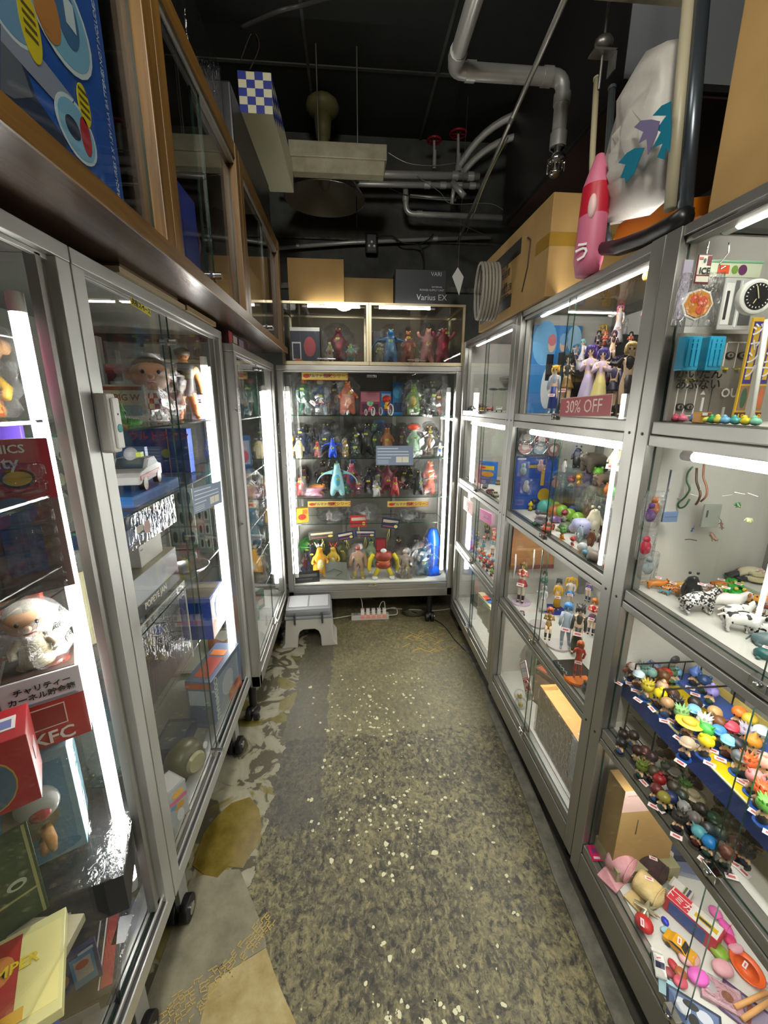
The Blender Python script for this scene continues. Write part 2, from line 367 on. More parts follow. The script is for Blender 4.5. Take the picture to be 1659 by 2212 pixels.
# ================================================================= CABINETS
TUBEM = mat('#ffffff',.3,emit=TUBE,key='tube')
_b = TUBEM.node_tree.nodes['Principled BSDF']; _b.inputs['Emission Color'].default_value = (1.,.985,.93,1)
def lamp(p,p0,p1,r=.011):
    p0 = Vector(p0); p1 = Vector(p1); d = (p1-p0).normalized()
    t = part('tube_lamp',MB().cyl(p0,p1,r,n=10),TUBEM,p,world=True)
    part('lamp_cap',MB().cyl(p0-d*.03,p0,r*1.05,n=10),WHITE,p,world=True)
    part('lamp_cap',MB().cyl(p1,p1+d*.03,r*1.05,n=10),WHITE,p,world=True)
def pane(p,a,b,name='glass_pane'):
    """glass with dark green edges: the thin axis keeps clear faces"""
    m = MB().box(a,b); d = [abs(b[i]-a[i]) for i in range(3)]; ax = d.index(min(d))
    nrm = {0: 2,1: 2,2: 1,3: 0,4: 1,5: 0}
    m.m = [0 if nrm[i] == ax else 1 for i in range(6)]
    return part(name,m,[GLASS,GEDGE],p,world=True)
SHELFW = mat('#d3d2ca',.5); BACKP = mat('#c3c2ba',.55); BACKG = mat('#8f8e88',.5)
X0 = .69; XD = 1.10
FL = [1.465,1.05,.63,.21]; TP = [1.825,1.41,1.0,.58]
def right_unit(y0,y1,label,base):
    u = thing('glass_locker',label,'display cabinet',(X0+.2,(y0+y1)/2,base),0,'four row glass lockers along the aisle')
    pw = .045
    for ya,yb in ((y0,y0+pw),(y1-pw,y1)):
        part('post',MB().box((X0-.008,ya+.0012,base),(X0+.035,yb-.0012,1.855)),DALU,u,.002,True)
        for z in FL[:3]: part('screw',MB().cyl((X0-.0095,(ya+yb)/2,z-.03),(X0-.007,(ya+yb)/2,z-.03),.0035,n=8),GROOVE,u,world=True)
        part('side_panel',MB().box((X0+.035,ya+.018 if ya == y0 else yb-.024,base+.08),(XD,ya+.024 if ya == y0 else yb-.018,1.85)),BACKP,u,world=True)
        part('post',MB().box((XD-.03,ya+.002,base),(XD,yb-.002,1.85)),DALU,u,world=True)
    part('top_rail',MB().box((X0-.004,y0+pw,1.835),(X0+.03,y1-pw,1.855)).box((X0+.004,y0+pw,1.822),(X0+.03,y1-pw,1.834)),DALU,u,.0015,True)
    pane(u,(X0+.03,y0+pw,1.845),(XD,y1-pw,1.85),'top_glass')
    part('back_panel',MB().box((XD,y0,base+.05),(XD+.008,y1,1.85)),BACKP,u,world=True)
    for i in range(4):
        z = FL[i]; zb = TP[i+1] if i < 3 else base
        part('shelf_board',MB().box((X0+.03,y0+.024,z-.012),(XD,y1-.024,z)),SHELFW,u,world=True)
        if i < 3:
            part('rail',MB().box((X0-.004,y0+pw,z-.028),(X0+.03,y1-pw,z-.001)).box((X0-.006,y0+pw,zb),(X0+.03,y1-pw,z-.031)),DALU,u,.002,True)
        else:
            part('rail',MB().box((X0-.004,y0+pw,z-.03),(X0+.03,y1-pw,z-.001)).box((X0-.008,y0+pw,base),(X0+.03,y1-pw,z-.034)),DALU,u,.002,True)
        ym = (y0+y1)/2
        pane(u,(X0+.004,y0+pw,z),(X0+.008,ym+.012,TP[i])); pane(u,(X0+.012,ym-.012,z),(X0+.016,y1-pw,TP[i]))
        l = part('lock',MB().box((X0-.014,ym-.016,z-.014),(X0+.004,ym+.018,z+.006)).cyl((X0-.02,ym,z-.004),(X0-.014,ym,z-.004),.006),CHROME,u,.002,True)
        lz = {0: 1.829,1: 1.394,2: .985,3: .565}[i]  # tubes of the two lower rows are assumed, hidden behind their rails
        lamp(u,(X0+.04,y0+.10,lz),(X0+.04,y1-.13,lz),.010)
    for y in (y0+.08,y1-.08):
        for x in (X0+.06,XD-.05): part('foot',MB().cyl((x,y,0),(x,y,base),.02).cyl((x,y,0),(x,y,.012),.03),BLACK,u,world=True)
    return u
UR = [right_unit(.14,.957,'grey framed glass locker nearest the camera beside the aisle, yellow shelf inside',.085),
      right_unit(.958,1.774,'middle grey glass locker of the aisle with the 30% off sign',.10),
      right_unit(1.775,2.597,'far grey glass locker of the aisle, its edge at the end showcase',.125)]
def caster(p,x,y,top,r=.034,stem=False,side=1):
    """swivel wheel standing on the floor under a cabinet"""
    c = part('caster',MB().cyl((x-.03,y-.018,r),(x-.006,y-.018,r),r,n=18).cyl((x+.006,y-.018,r),(x+.03,y-.018,r),r,n=18),RUB,p,.003,True)
    part('hub',MB().cyl((x+.03,y-.018,r),(x+.034,y-.018,r),r*.45,n=14),CHROME,c,world=False).location = -p.location
    if stem: part('leg',MB().cyl((x,y,r*1.2),(x,y,top),.019,n=14).sph((x,y-.008,r*1.5),(.03,.034,.022)),BLACK,p,world=True)
    else: part('bracket',MB().box((x-.008,y-.03,r),(x+.008,y+.02,top)).box((x-.035,y-.035,top-.006),(x+.035,y+.035,top)),BACKG,p,.002,True)
XF = -.472; XFB = -.93; ZB,ZT = .253,1.757
def left_case(y0,y1,label,shelves,tubes,back):
    u = thing('glass_showcase',label,'display cabinet',(XF-.2,(y0+y1)/2,ZB),0,'pale framed showcases under the wooden board')
    pw = .036
    for ya,yb in ((y0,y0+pw),(y1-pw,y1)):
        part('post',MB().box((XF-.036,ya,ZB+.04),(XF,yb,ZT-.026)),ALU,u,.002,True)
        part('post',MB().box((XFB,ya,ZB+.04),(XFB+.03,yb,ZT-.026)),ALU,u,world=True)
        part('side_glass',MB().box((XFB+.03,(ya+yb)/2-.003,ZB+.04),(XF-.036,(ya+yb)/2+.003,ZT-.02)),GLASS,u,world=True)
    # inner door jambs beside the near post, as two grey channels
    for ya in ((y1-pw-.03,y0+pw) if True else ()):
        part('door_jamb',MB().box((XF-.03,ya,ZB+.06),(XF-.012,ya+.012,ZT-.03)).box((XF-.034,ya+.016,ZB+.06),(XF-.018,ya+.03,ZT-.03)),DALU,u,world=True)
    part('top_rail',MB().box((XF-.036,y0,ZT-.026),(XF+.001,y1,ZT)).box((XF-.02,y0+pw,ZT-.034),(XF-.012,y1-pw,ZT-.026)),ALU,u,.0015,True)
    part('top_panel',MB().box((XFB,y0,ZT-.012),(XF-.036,y1,ZT-.004)),mat('#63625c',.5),u,world=True)
    part('back_panel',MB().box((XFB-.006,y0,ZB),(XFB,y1,ZT)),back,u,world=True)
    part('bottom_rail',MB().box((XF-.036,y0,ZB),(XF,y1,ZB+.042)).box((XF-.033,y0,ZB+.046),(XF-.026,y1,ZB+.058)).box((XF-.015,y0,ZB+.046),(XF-.01,y1,ZB+.056)).box((XF-.075,y0,ZB+.04),(XF-.036,y1,ZB+.06)),ALU,u,.0012,True)
    part('rail_groove',MB().box((XF-.03,y0,ZB+.0405),(XF-.004,y1,ZB+.046)),GROOVE,u,world=True)
    part('floor_panel',MB().box((XFB,y0,ZB+.02),(XF-.04,y1,ZB+.04)),BACKG,u,world=True)
    for z,xs in shelves: pane(u,(XFB+.01,y0+.02,z-.005),(xs,y1-.05,z),'glass_shelf')
    ym = (y0+y1)/2-.03
    pane(u,(XF-.016,y0+pw,ZB+.05),(XF-.012,ym+.01,ZT-.03)); pane(u,(XF-.026,ym-.01,ZB+.05),(XF-.022,y1-pw,ZT-.03))
    for z in (ZT-.1,ZB+.075):
        c = part('clip',MB().cyl((XF-.03,ym-.006,z),(XF+.012,ym-.006,z),.008,n=12).box((XF-.014,ym-.018,z-.01),(XF-.008,ym+.02,z+.01)),CHROME,u,world=True)
    for y,za,zb,x in tubes: lamp(u,(x,y,za),(x,y,zb),.012)
    for y in (y0+.13,y1-.12): caster(u,XF-.055,y,ZB,.036); caster(u,XFB+.08,y,ZB,.036)
    return u
L1 = left_case(-.04,.832,'pale aluminium showcase nearest the camera under the blue toy box',[(1.472,-.52),(1.339,-.52),(1.206,-.52)],[(.772,.42,1.64,-.53)],BACKG)
L2 = left_case(.836,1.704,'pale aluminium showcase with the yellow sticker and alarm box',[(1.44,-.52),(1.242,-.53),(.925,-.54),(.60,-.60)],[(1.655,.40,1.634,-.53)],BACKG)
XS = -.434; ZS0,ZS1 = .215,1.72
def steel_case(name,label,ax,a0,a1,f,depth,shelves,tubes,cast):
    """ax 'y': front faces +x at x=f, spans y a0..a1; ax 'x': front faces -y at y=f, spans x a0..a1"""
    u = thing(name,label,'display cabinet',((f-.2,(a0+a1)/2,ZS0) if ax == 'y' else ((a0+a1)/2,f+.2,ZS0)),0,'silver showcases on black castors')
    def q(a,d,z): return (f-d,a,z) if ax == 'y' else (a,f+d,z)
    B_ = lambda mb,A,B: mb.box(q(*A),q(*B))
    pw = .036
    for a in (a0,a1-pw):
        part('post',B_(MB(),(a,0,ZS0),(a+pw,.05,ZS1-.03)),STEEL,u,.003,True); part('post',B_(MB(),(a,depth-.03,ZS0),(a+pw,depth,ZS1-.03)),STEEL,u,world=True)
        part('side_glass',B_(MB(),(a+pw/2-.003,.05,ZS0+.06),(a+pw/2+.003,depth-.03,ZS1-.03)),GLASS,u,world=True)
    part('top_rail',B_(B_(MB(),(a0,0,ZS1-.03),(a1,.04,ZS1)),(a0+pw,.004,ZS1-.04),(a1-pw,.03,ZS1-.031)),STEEL,u,.003,True)
    part('top_glass',B_(MB(),(a0,.04,ZS1-.008),(a1,depth,ZS1-.002)),GLASS,u,world=True)
    part('bottom_rail',B_(MB(),(a0,0,ZS0),(a1,.04,ZS0+.058)),STEEL,u,.002,True)
    part('door_sill',B_(MB(),(a0+pw,.006,ZS0+.06),(a1-pw,.03,ZS0+.095)),STEEL,u,.003,True)
    part('floor_panel',B_(MB(),(a0+.01,.03,ZS0+.085),(a1-.01,depth-.01,ZS0+.1)),SHELFW,u,world=True)
    part('back_panel',B_(MB(),(a0,depth,ZS0),(a1,depth+.006,ZS1)),mat('#7e7c74',.3,.3),u,world=True)
    for k in (1/3,2/3):
        a = a0+(a1-a0)*k; part('shelf_standard',B_(MB(),(a-.012,depth-.014,ZS0+.1),(a+.012,depth,ZS1-.03)),DALU,u,world=True)
    for z,d0 in shelves:
        A,B = q(a0+.04,d0,z-.005),q(a1-.04,depth-.015,z); pane(u,tuple(map(min,A,B)),tuple(map(max,A,B)),'glass_shelf')
    am = (a0+a1)/2+.005
    for lo,hi in ((a0+pw,am-.001),(am+.001,a1-pw)):
        A,B = q(lo,.010,ZS0+.097),q(hi,.015,ZS1-.04); pane(u,tuple(map(min,A,B)),tuple(map(max,A,B)))
    for z in (ZS0+.09,ZS1-.06): part('clip',B_(MB(),(am-.03,-.002,z-.008),(am+.03,.018,z+.008)).cyl(q(am+.012,-.012,z),q(am+.012,.02,z),.007),CHROME,u,.002,True)
    for a,d in tubes: lamp(u,q(a,d,ZS0+.18),q(a,d,ZS1-.15),.012)
    for a,d in cast:
        x,y,_ = q(a,d,0); caster(u,x,y,ZS0,.033,True)
    return u
L3 = steel_case('glass_showcase','narrow silver showcase on castors between the pale case and the end wall','y',1.712,2.575,XS,.46,[(1.43,.06),(1.16,.06),(.9,.06),(.7,.06),(.5,.06)],[(2.49,.045)],[(1.78,.06),(2.5,.06),(1.78,.4),(2.5,.4)])
BC = steel_case('glass_showcase','wide silver showcase closing the far end of the aisle','x',-.427,.686,2.602,.42,[(1.43,.06),(1.163,.06),(.905,.06),(.70,.16)],[(-.372,.04),(.615,.04)],[(.545,.06),(-.33,.06),(.545,.36),(-.33,.36)])
# two small glass cases on top
def small_case(x0,x1,label):
    z0,z1 = 1.722,2.062; y0,y1 = 2.60,3.0
    u = thing('glass_cube_case',label,'display cabinet',((x0+x1)/2,2.8,z0),0,'small glass cases on the end showcase')
    mb = MB()
    for x in (x0,x1-.014):
        for y in (y0,y1-.014): mb.box((x,y,z0+.02),(x+.014,y+.014,z1-.014))
    part('frame',mb.box((x0,y0,z1-.013),(x1,y0+.014,z1)).box((x0,y1-.014,z1-.013),(x1,y1,z1)).box((x0,y0+.014,z1-.013),(x0+.014,y1-.014,z1)).box((x1-.014,y0+.014,z1-.013),(x1,y1-.014,z1)).box((x0,y0,z0),(x1,y1,z0+.019)),metalmat('warm_frame','#c2b698',.3),u,world=True)
    pane(u,(x0+.014,y0+.004,z0+.02),(x1-.014,y0+.008,z1-.014)); pane(u,(x0+.01,y0+.01,z1-.006),(x1-.01,y1-.01,z1-.001),'top_glass')
    part('side_glass',MB().box((x0+.004,y0+.014,z0+.02),(x0+.008,y1-.014,z1-.014)).box((x1-.008,y0+.014,z0+.02),(x1-.004,y1-.014,z1-.014)),GLASS,u,world=True)
    part('back_panel',MB().box((x0+.01,y1-.01,z0+.02),(x1-.01,y1-.006,z1-.014)),mat('#5c5340',.6),u,world=True)
    part('handle',MB().cyl(((x0+x1)/2-.055,y0-.006,z0+.032),((x0+x1)/2+.055,y0-.006,z0+.032),.004).box(((x0+x1)/2-.012,y0-.008,z0+.024),((x0+x1)/2+.012,y0+.004,z0+.04)),CHROME,u,world=True)
    lamp(u,(x0+.06 if x0 > 0 else x1-.35,y0+.03,z1-.02),(x0+.36 if x0 > 0 else x1-.05,y0+.03,z1-.02),.006)
small_case(-.385,.118,'small glass case beside the wooden cabinet, holding the red jawed box')
small_case(.120,.686,'small glass case by the lockers, holding pink and red monsters')
# wooden board and cabinets
ub = thing('wooden_board','long brown veneered board lying across the tops of the showcases','board',(-.65,1.2,1.78))
part('board',MB().box((-.95,-.3,1.78),(-.355,1.93,1.8095)).box((-.95,1.932,1.78),(-.355,2.595,1.8095)),DWOOD,ub,.001,True)
part('edge_strip',MB().box((-.355,-.3,1.7795),(-.351,2.595,1.8095)),WOOD,ub,world=True)
st = thing('plank','thin wooden planks packed between showcase top and board','plank',(-.5,1.2,1.757))
part('plank',MB().box((-.9,.98,1.757),(-.462,1.33,1.769)),mat('#b3a284',.6),st,world=True); part('plank',MB().box((-.9,1.335,1.757),(-.458,1.60,1.771)),mat('#a08a62',.6),st,world=True)
part('plank',MB().box((-.9,1.0,1.769),(-.47,1.3,1.7795)),mat('#6d5537',.6),st,world=True)
XW = -.37
def wood_cabinet(y0,y1,label,split):
    u = thing('wooden_cabinet',label,'cabinet',(XW-.2,(y0+y1)/2,1.81),0,'wooden glass front cabinets on the board')
    for ya in (y0,y1-.045): part('post',MB().box((XW-.04,ya,1.81),(XW,ya+.045,2.345)),WOODV,u,.002,True)
    part('rail',MB().box((XW-.04,y0+.045,1.81),(XW-.002,y1-.045,1.828)),WOOD,u,.001,True)
    part('rail',MB().box((XW-.04,y0+.045,2.30),(XW-.002,y1-.045,2.345)),WOOD,u,.001,True)
    part('carcass',MB().box((-.80,y0,1.811),(-.785,y1,2.345)).box((-.785,y0+.003,2.33),(XW-.04,y1-.003,2.344)).box((-.785,y0+.003,1.811),(XW-.04,y0+.015,2.33)).box((-.785,y1-.015,1.811),(XW-.04,y1-.003,2.33)),INWOOD,u,world=True)
    part('track',MB().box((XW-.03,y0+.046,2.285),(XW-.008,y1-.046,2.299)),ALU,u,world=True)
    pane(u,(XW-.016,y0+.046,1.829),(XW-.011,split+.02,2.285)); pane(u,(XW-.028,split-.01,1.829),(XW-.023,y1-.046,2.285))
    part('clip',MB().cyl((XW-.034,split,1.85),(XW+.014,split,1.85),.009).box((XW-.012,split-.02,1.842),(XW-.006,split+.02,1.858)),CHROME,u,world=True)
    return u
wood_cabinet(-.05,1.052,'wooden glass front cabinet nearest the camera with the blue toy box',.3)
wood_cabinet(1.055,1.735,'middle wooden glass front cabinet with a red and a blue package',1.345)
wood_cabinet(1.738,2.593,'far wooden glass front cabinet next to the end showcase',2.15)
# ================================================================= OVERHEAD
def V(*a): return Vector(a)
def pt(px,py,**k): return at(px,py,**k)
def pipe(name,label,pts,r,m=PIPE,cat='pipe',collars=(),n=12):
    o = thing(name,label,cat,pts[0]); mb = MB(); mb.tube(pts,r,n); part('tube',mb,m,o,world=True)
    for a,b in collars: part('collar',MB().cyl(a,b,r*1.18,n=n),m,o,world=True)
    return o
def bendpts(pts,r=.05,k=5):
    out = [pts[0]]
    for i in range(1,len(pts)-1):
        a,b,c = Vector(pts[i-1]),Vector(pts[i]),Vector(pts[i+1]); u = (a-b).normalized()*r; w = (c-b).normalized()*r
        for j in range(k+1):
            t = j/k; out.append((b+u)*(1-t)**2 + b*2*t*(1-t) + (b+w)*t*t)
    return out+[pts[-1]]
A = pt(978,152,Y=1.9); zz = A.z; B = pt(1218,172,Y=1.9); C0 = V(A.x,.2,zz); D = V(B.x,1.9,pt(1206,320,Y=1.9).z); B.z = zz
pp = bendpts([C0,A,B,D],.045)
sp = pipe('sprinkler_pipe','silver sprinkler pipe with two elbows hanging over the aisle',pp,.027,collars=[(A+V(0,-.055,0),A+V(0,-.09,0)),(A+V(.05,0,0),A+V(.085,0,0)),(B-V(.05,0,0),B-V(.085,0,0)),(B-V(0,0,.05),B-V(0,0,.085)),(D+V(0,0,.05),D)])
mb = MB().loft([(0,.018,.018),(-.02,.02,.02),(-.03,.034,.034),(-.05,.036,.036),(-.06,.02,.02)],16,T=Matrix.Translation(D))
for k in range(12):
    a = k*math.pi/6; mb.box((-.002,.028,-.085),(.002,.033,-.05),T=Matrix.Translation(D) @ Matrix.Rotation(a,4,'Z'))
mb.sph((D.x,D.y,D.z-.085),(.026,.026,.018)); part('sprinkler_head',mb,CHROME,sp,world=True,kind=None)
part('hanger',MB().cyl(V(A.x,1.2,zz),V(A.x,1.2,ZC),.003,n=6),DALU,sp,world=True)
r0,r1 = pt(1228,-20,Y=1.35),pt(990,520,Y=3.1)
pipe('conduit','thin slanted conduit running down from the ceiling to the far wall',[r0,r1],.009,DALU,collars=[(r0.lerp(r1,.28),r0.lerp(r1,.30)),(r0.lerp(r1,.93),r0.lerp(r1,.95))],n=8)
for k,(y0,y1,r,l) in enumerate(((372,382,.024,'upper horizontal silver pipe in front of the far wall, carrying the valves'),(395,402,.017,'lower horizontal silver pipe in front of the far wall'))):
    a,b = pt(600,y0,Y=3.12),pt(1035,y1,Y=3.12)
    pipe('water_pipe',l,[a,b],r,collars=[(a.lerp(b,t),a.lerp(b,t+.03)) for t in ((.1,.86,.94) if k == 0 else (.72,.8,.88,.95))])
for k,(x,yt,yb,l) in enumerate(((938,303,365,'smaller red hand wheel valve on the horizontal pipe'),(990,289,372,'larger red hand wheel valve beside the slanted conduit'))):
    t_,b_ = pt(x,yt,Y=3.12),pt(x,yb,Y=3.12); o = thing('valve',l,'valve',b_)
    part('stem',MB().cyl(b_,t_,.011 if k == 0 else .015,.008).cyl(b_,b_+V(0,0,.1),.026 if k else .014,.012),PIPE,o,world=True)
    mb = MB(); n = 16; R_ = .042+.01*k
    mb.tube([t_+V(math.cos(2*math.pi*i/n)*R_,math.sin(2*math.pi*i/n)*R_,0) for i in range(n+1)],.007,6)
    for i in range(3): a = i*math.pi/3; mb.cyl(t_-V(math.cos(a)*R_,math.sin(a)*R_,0),t_+V(math.cos(a)*R_,math.sin(a)*R_,0),.005,n=6)
    part('hand_wheel',mb,mat('#8e1620',.45),o,world=True)
pipe('branch_pipe','upper curved silver pipe bending towards the dark duct',bendpts([pt(1000,345,Y=3.1),pt(1040,268,Y=3.0),pt(1150,238,Y=2.85)],.25,8),.021)
pipe('branch_pipe','lower curved silver pipe bending towards the dark duct',bendpts([pt(1008,362,Y=3.1),pt(1055,302,Y=3.0),pt(1148,290,Y=2.85)],.22,8),.019)
pipe('drain_pipe','silver pipe with an elbow below the horizontal pipes',bendpts([pt(876,405,Y=3.15),pt(877,462,Y=3.15),pt(1110,471,Y=3.15)],.05),.018,collars=[(pt(900,463,Y=3.15),pt(912,463,Y=3.15)),(pt(876,425,Y=3.15),pt(876,435,Y=3.15))])
pipe('short_pipe','short silver pipe between elbow pipe and junction',[pt(886,423,Y=3.15),pt(985,432,Y=3.15)],.010)
pipe('pipe_junction','silver branching pipe junction below the larger valve',[pt(977,395,Y=3.1),pt(1003,424,Y=3.05)],.019)
pipe('pipe_stub','stubby silver pipe pointing down from the junction',[pt(981,400,Y=3.1),pt(976,440,Y=3.1)],.013)
pipe('wall_pipe','thin silver pipe low on the far wall above the boxes',[pt(590,537,Y=3.3),pt(760,524,Y=3.3),pt(1060,512,Y=3.3)],.013,collars=[(pt(640,532,Y=3.3),pt(646,532,Y=3.3)),(pt(935,516,Y=3.3),pt(945,516,Y=3.3))])
def wire(name,label,pts,r=.0028,m=RUB,cat='cable',n=5):
    pts = [Vector(p) for p in pts]; out = []
    for i in range(len(pts)-1):
        p0,p1,p2,p3 = pts[max(i-1,0)],pts[i],pts[i+1],pts[min(i+2,len(pts)-1)]
        for j in range(6):
            t = j/6; out.append(.5*((2*p1)+(p2-p0)*t+(2*p0-5*p1+4*p2-p3)*t*t+(3*p1-p0-3*p2+p3)*t**3))
    out.append(pts[-1]); return solo(name,MB().tube(out,r,n),m,label,cat)
wire('chain','thin chain drooping from beige lamp housing to the valve',[pt(835,328,Y=3.1),pt(880,352,Y=3.1),pt(935,358,Y=3.1),pt(985,352,Y=3.1)],.003,DALU,'chain')
wire('cable','thin black cable from the ceiling pull towards the junction',[pt(770,384,Y=3.1),pt(830,402,Y=3.12),pt(890,424,Y=3.12),pt(1000,430,Y=3.1)],.0022)
wire('cable','pale slack cable looping beside the elbow pipe',[pt(900,380,Y=3.1),pt(950,415,Y=3.1),pt(975,440,Y=3.1),pt(1060,440,Y=3.1),pt(1100,465,Y=3.1)],.002,mat('#8a887c',.6))
wire('cable','yellowish cable tied along the slanted conduit',[r0.lerp(r1,t_)+V(.014+.01*math.sin(t_*9),0,-.008) for t_ in (.35,.45,.58,.7,.85,.93)],.003,mat('#8f845a',.6))
wire('cable','loose grey cables crossing under the elbow pipe to the cartons',[pt(880,455,Y=3.2),pt(980,480,Y=3.2),pt(1030,500,Y=3.1),pt(1060,512,Y=3.0)],.002,mat('#77756c',.6))
pc = pt(769,383,Y=3.05); o = thing('pull_switch','black pull cord switch hanging before the horizontal pipes','switch',pc)
part('knob',MB().sph(pc,.02),BLACK,o,world=True); part('cord',MB().cyl(pc,pt(771,492,Y=3.05),.0025,n=5),BLACK,o,world=True)
# pendant lamp
lp = pt(702,432,Y=2.985); lz = lp.z; o = thing('pendant_lamp','unlit pendant lamp with a wide aluminium shade over the end showcase','lamp',(lp.x,lp.y,lz))
prof = [(lz,.245),(lz+.02,.235),(lz+.08,.19),(lz+.13,.12),(lz+.16,.06),(lz+.20,.045)]
mb = MB(); mb.loft([(z,r,r,lp.x,lp.y) for z,r in prof],40,cap=False); mb.loft([(z-.002,r-.003,r-.003,lp.x,lp.y) for z,r in prof],40,cap=False); part('lamp_shade',mb,mat('#c9c6bc',.35,.3),o,world=True)
mb = MB().tube([V(lp.x+.245*math.cos(a*math.pi/20),lp.y+.245*math.sin(a*math.pi/20),lz) for a in range(41)],.003,6); part('shade_rim',mb,CHROME,o,world=True)
part('bulb',MB().sph((lp.x,lp.y,lz+.10),(.035,.035,.05)),mat('#9a988e',.2),o,world=True)
part('cone',MB().loft([(lz+.17,.05,.05,lp.x,lp.y),(lz+.42,.02,.02,lp.x,lp.y)],16),mat('#6b6540',.6),o,world=True)
zt = pt(700,150,Y=2.9).z
part('rod',MB().cyl((lp.x,lp.y,lz+.4),(lp.x,lp.y,ZC-.1),.007),DALU,o,world=True)
part('ceiling_cup',MB().sph((lp.x,lp.y,ZC-.06),(.10,.10,.055)).loft([(ZC-.22,.04,.04,lp.x,lp.y),(ZC-.10,.055,.055,lp.x,lp.y)],16),mat('#6b6540',.6),o,world=True)
# beige batten fitting hung before the lamp
a,b = pt(622,300,Y=2.55),pt(836,306,Y=2.55); zb = pt(700,362,Y=2.55).z
o = thing('batten_light','unlit beige fluorescent housing hanging above the end showcase','lamp',(a.x,2.55,zb)); CRM = dusty('cream_enamel','#8f8970','#b1ab92',.45,9,.02)
part('housing',MB().box((a.x,2.55,a.z-.07),(b.x,2.72,a.z)).prism([(2.56,a.z-.07),(2.70,a.z-.07),(2.66,zb),(2.60,zb)],a.x+.01,b.x-.01,T=Matrix(((0,0,1,0),(1,0,0,0),(0,1,0,0),(0,0,0,1)))),CRM,o,.004,True)
part('rod',MB().cyl((a.x+.15,2.63,a.z),(a.x+.15,2.63,ZC),.004).cyl((b.x-.15,2.63,a.z),(b.x-.15,2.63,ZC),.004),DALU,o,world=True)
# black case and checked box on the wooden cabinets
tz = 2.346
o = solo('speaker_case',MB().box((-.62,1.80,tz),(-.395,2.52,tz+.235)),mat('#16171a',.4),'black case lying on top of the far wooden cabinet','case',None,.006)
q0 = pt(590,247,Z=tz+.236); q1 = pt(540,247,Z=tz+.236)
ql = .62; cb = thing('checked_box','white box with a blue and white checked end on the black case','box',(q0.x,q0.y,tz+.236))
hh = pt(590,157,Y=q0.y).z-(tz+.236)
wd = .125; part('body',MB().box((-wd,0,0),(0,ql,hh)),mat('#c9c6a8',.55),cb,.003)
mb = MB(); cs = hh/5
NB = 4; cw = wd/NB
for i in range(NB):
    for j in range(5):
        if (i+j) % 2 == 0: mb.box((-wd+i*cw,-.0006,j*cs),(-wd+(i+1)*cw,0,(j+1)*cs))
for i in range(5):
    for j in range(5):
        if (i+j) % 2 == 0 and i+j < 5: mb.box((0,i*.06,hh-(j+1)*cs),(.0008,(i+1)*.06,hh-j*cs))
part('blue_square',mb,mat('#1b2c86',.5),cb,kind='stuff')
# more packages on the wooden cabinets
solo('cardboard_box',MB().box((-.74,1.02,tz),(-.50,1.40,tz+.22)),cardmat('ochre_card','#8a6428','#a67c36'),'ochre cardboard box on top of the wooden cabinets','box',None,.003)
solo('plastic_sheet',MB().box((-.55,1.45,tz),(-.42,1.78,tz+.26)).box((-.70,1.47,tz),(-.56,1.76,tz+.34)),ACRYL,'clear plastic cases standing on the middle wooden cabinet','case',None,.004)
# dark duct with a pale end
dc = pt(1345,185,Z=2.62); o = thing('air_duct','dark square duct with a pale grey end panel above the lockers','duct',(dc.x,dc.y,2.62))
part('duct_body',MB().box((dc.x,dc.y,2.62),(XR-.005,YB-.35,ZC-.002)),mat('#2b2a29',.35),o,.003,True)
part('end_panel',MB().box((dc.x,dc.y-.004,2.64),(XR-.005,dc.y,ZC-.002)),mat('#8f9396',.5),o,world=True)
part('underside',MB().box((dc.x+.02,dc.y+.02,2.612),(XR-.02,YB-.37,2.62)),mat('#3b2a23',.5),o,world=True)
for k,(x,y,yy,l) in enumerate(((1302,115,dc.y-.25,'steel pipe clamp on a rod hanging beside the pale duct end'),(1178,290,2.55,'steel pipe clamp on a rod beside the sprinkler head'))):
    c = pt(x,y,Y=yy); o = thing('pipe_clamp',l,'bracket',c)
    part('rod',MB().cyl(c,(c.x,c.y,ZC),.004,n=6),DALU,o,world=True)
    part('bracket',MB().box((c.x-.035,c.y-.02,c.z-.004),(c.x+.035,c.y+.02,c.z+.002)).box((c.x+.031,c.y-.02,c.z-.05),(c.x+.035,c.y+.02,c.z)).cyl((c.x,c.y,c.z-.09),(c.x,c.y,c.z),.004,n=6),DALU,o,world=True)
    part('clamp',MB().sph((c.x,c.y,c.z+.025),(.028,.022,.02)),DALU,o,world=True)
a,b = pt(1030,6,Y=1.47),pt(1500,20,Y=1.47); a.z = b.z
o = thing('batten_light','beige lamp housing crossing the aisle overhead at the locker end','lamp',(a.x,1.35,a.z)); part('housing',MB().box((a.x,1.35,a.z),(b.x,1.47,a.z+.06)).box((a.x+.04,1.36,a.z-.012),(a.x+.3,1.40,a.z)),CRM,o,.004,True)
part('rod',MB().cyl((a.x+.1,1.41,a.z+.06),(a.x+.1,1.41,ZC),.004,n=6).cyl((b.x-.1,1.41,a.z+.06),(b.x-.1,1.41,ZC),.004,n=6),DALU,o,world=True)
o = thing('batten_light','added housing above the unseen fill light behind the camera','lamp',(-.1,-.75,2.95)); part('housing',MB().box((-.25,-1.4,2.95),(.05,-.1,ZC)),CRM,o,.004,True)  # assumed fitting, added over the rear fill light and never in view
wire('cable','black cable hanging along the ceiling above the wooden cabinets',[pt(520,60,Y=2.2),pt(600,25,Y=2.1),pt(650,12,Y=2.1),pt(740,-14,Y=2.0)],.008,mat('#3a3a38',.5))
wire('cable','old brown wires looping on the ceiling beside the checked box',[pt(520,130,Y=2.6),pt(545,70,Y=2.6),pt(560,100,Y=2.6),pt(540,150,Y=2.6)],.003,mat('#46372a',.6))
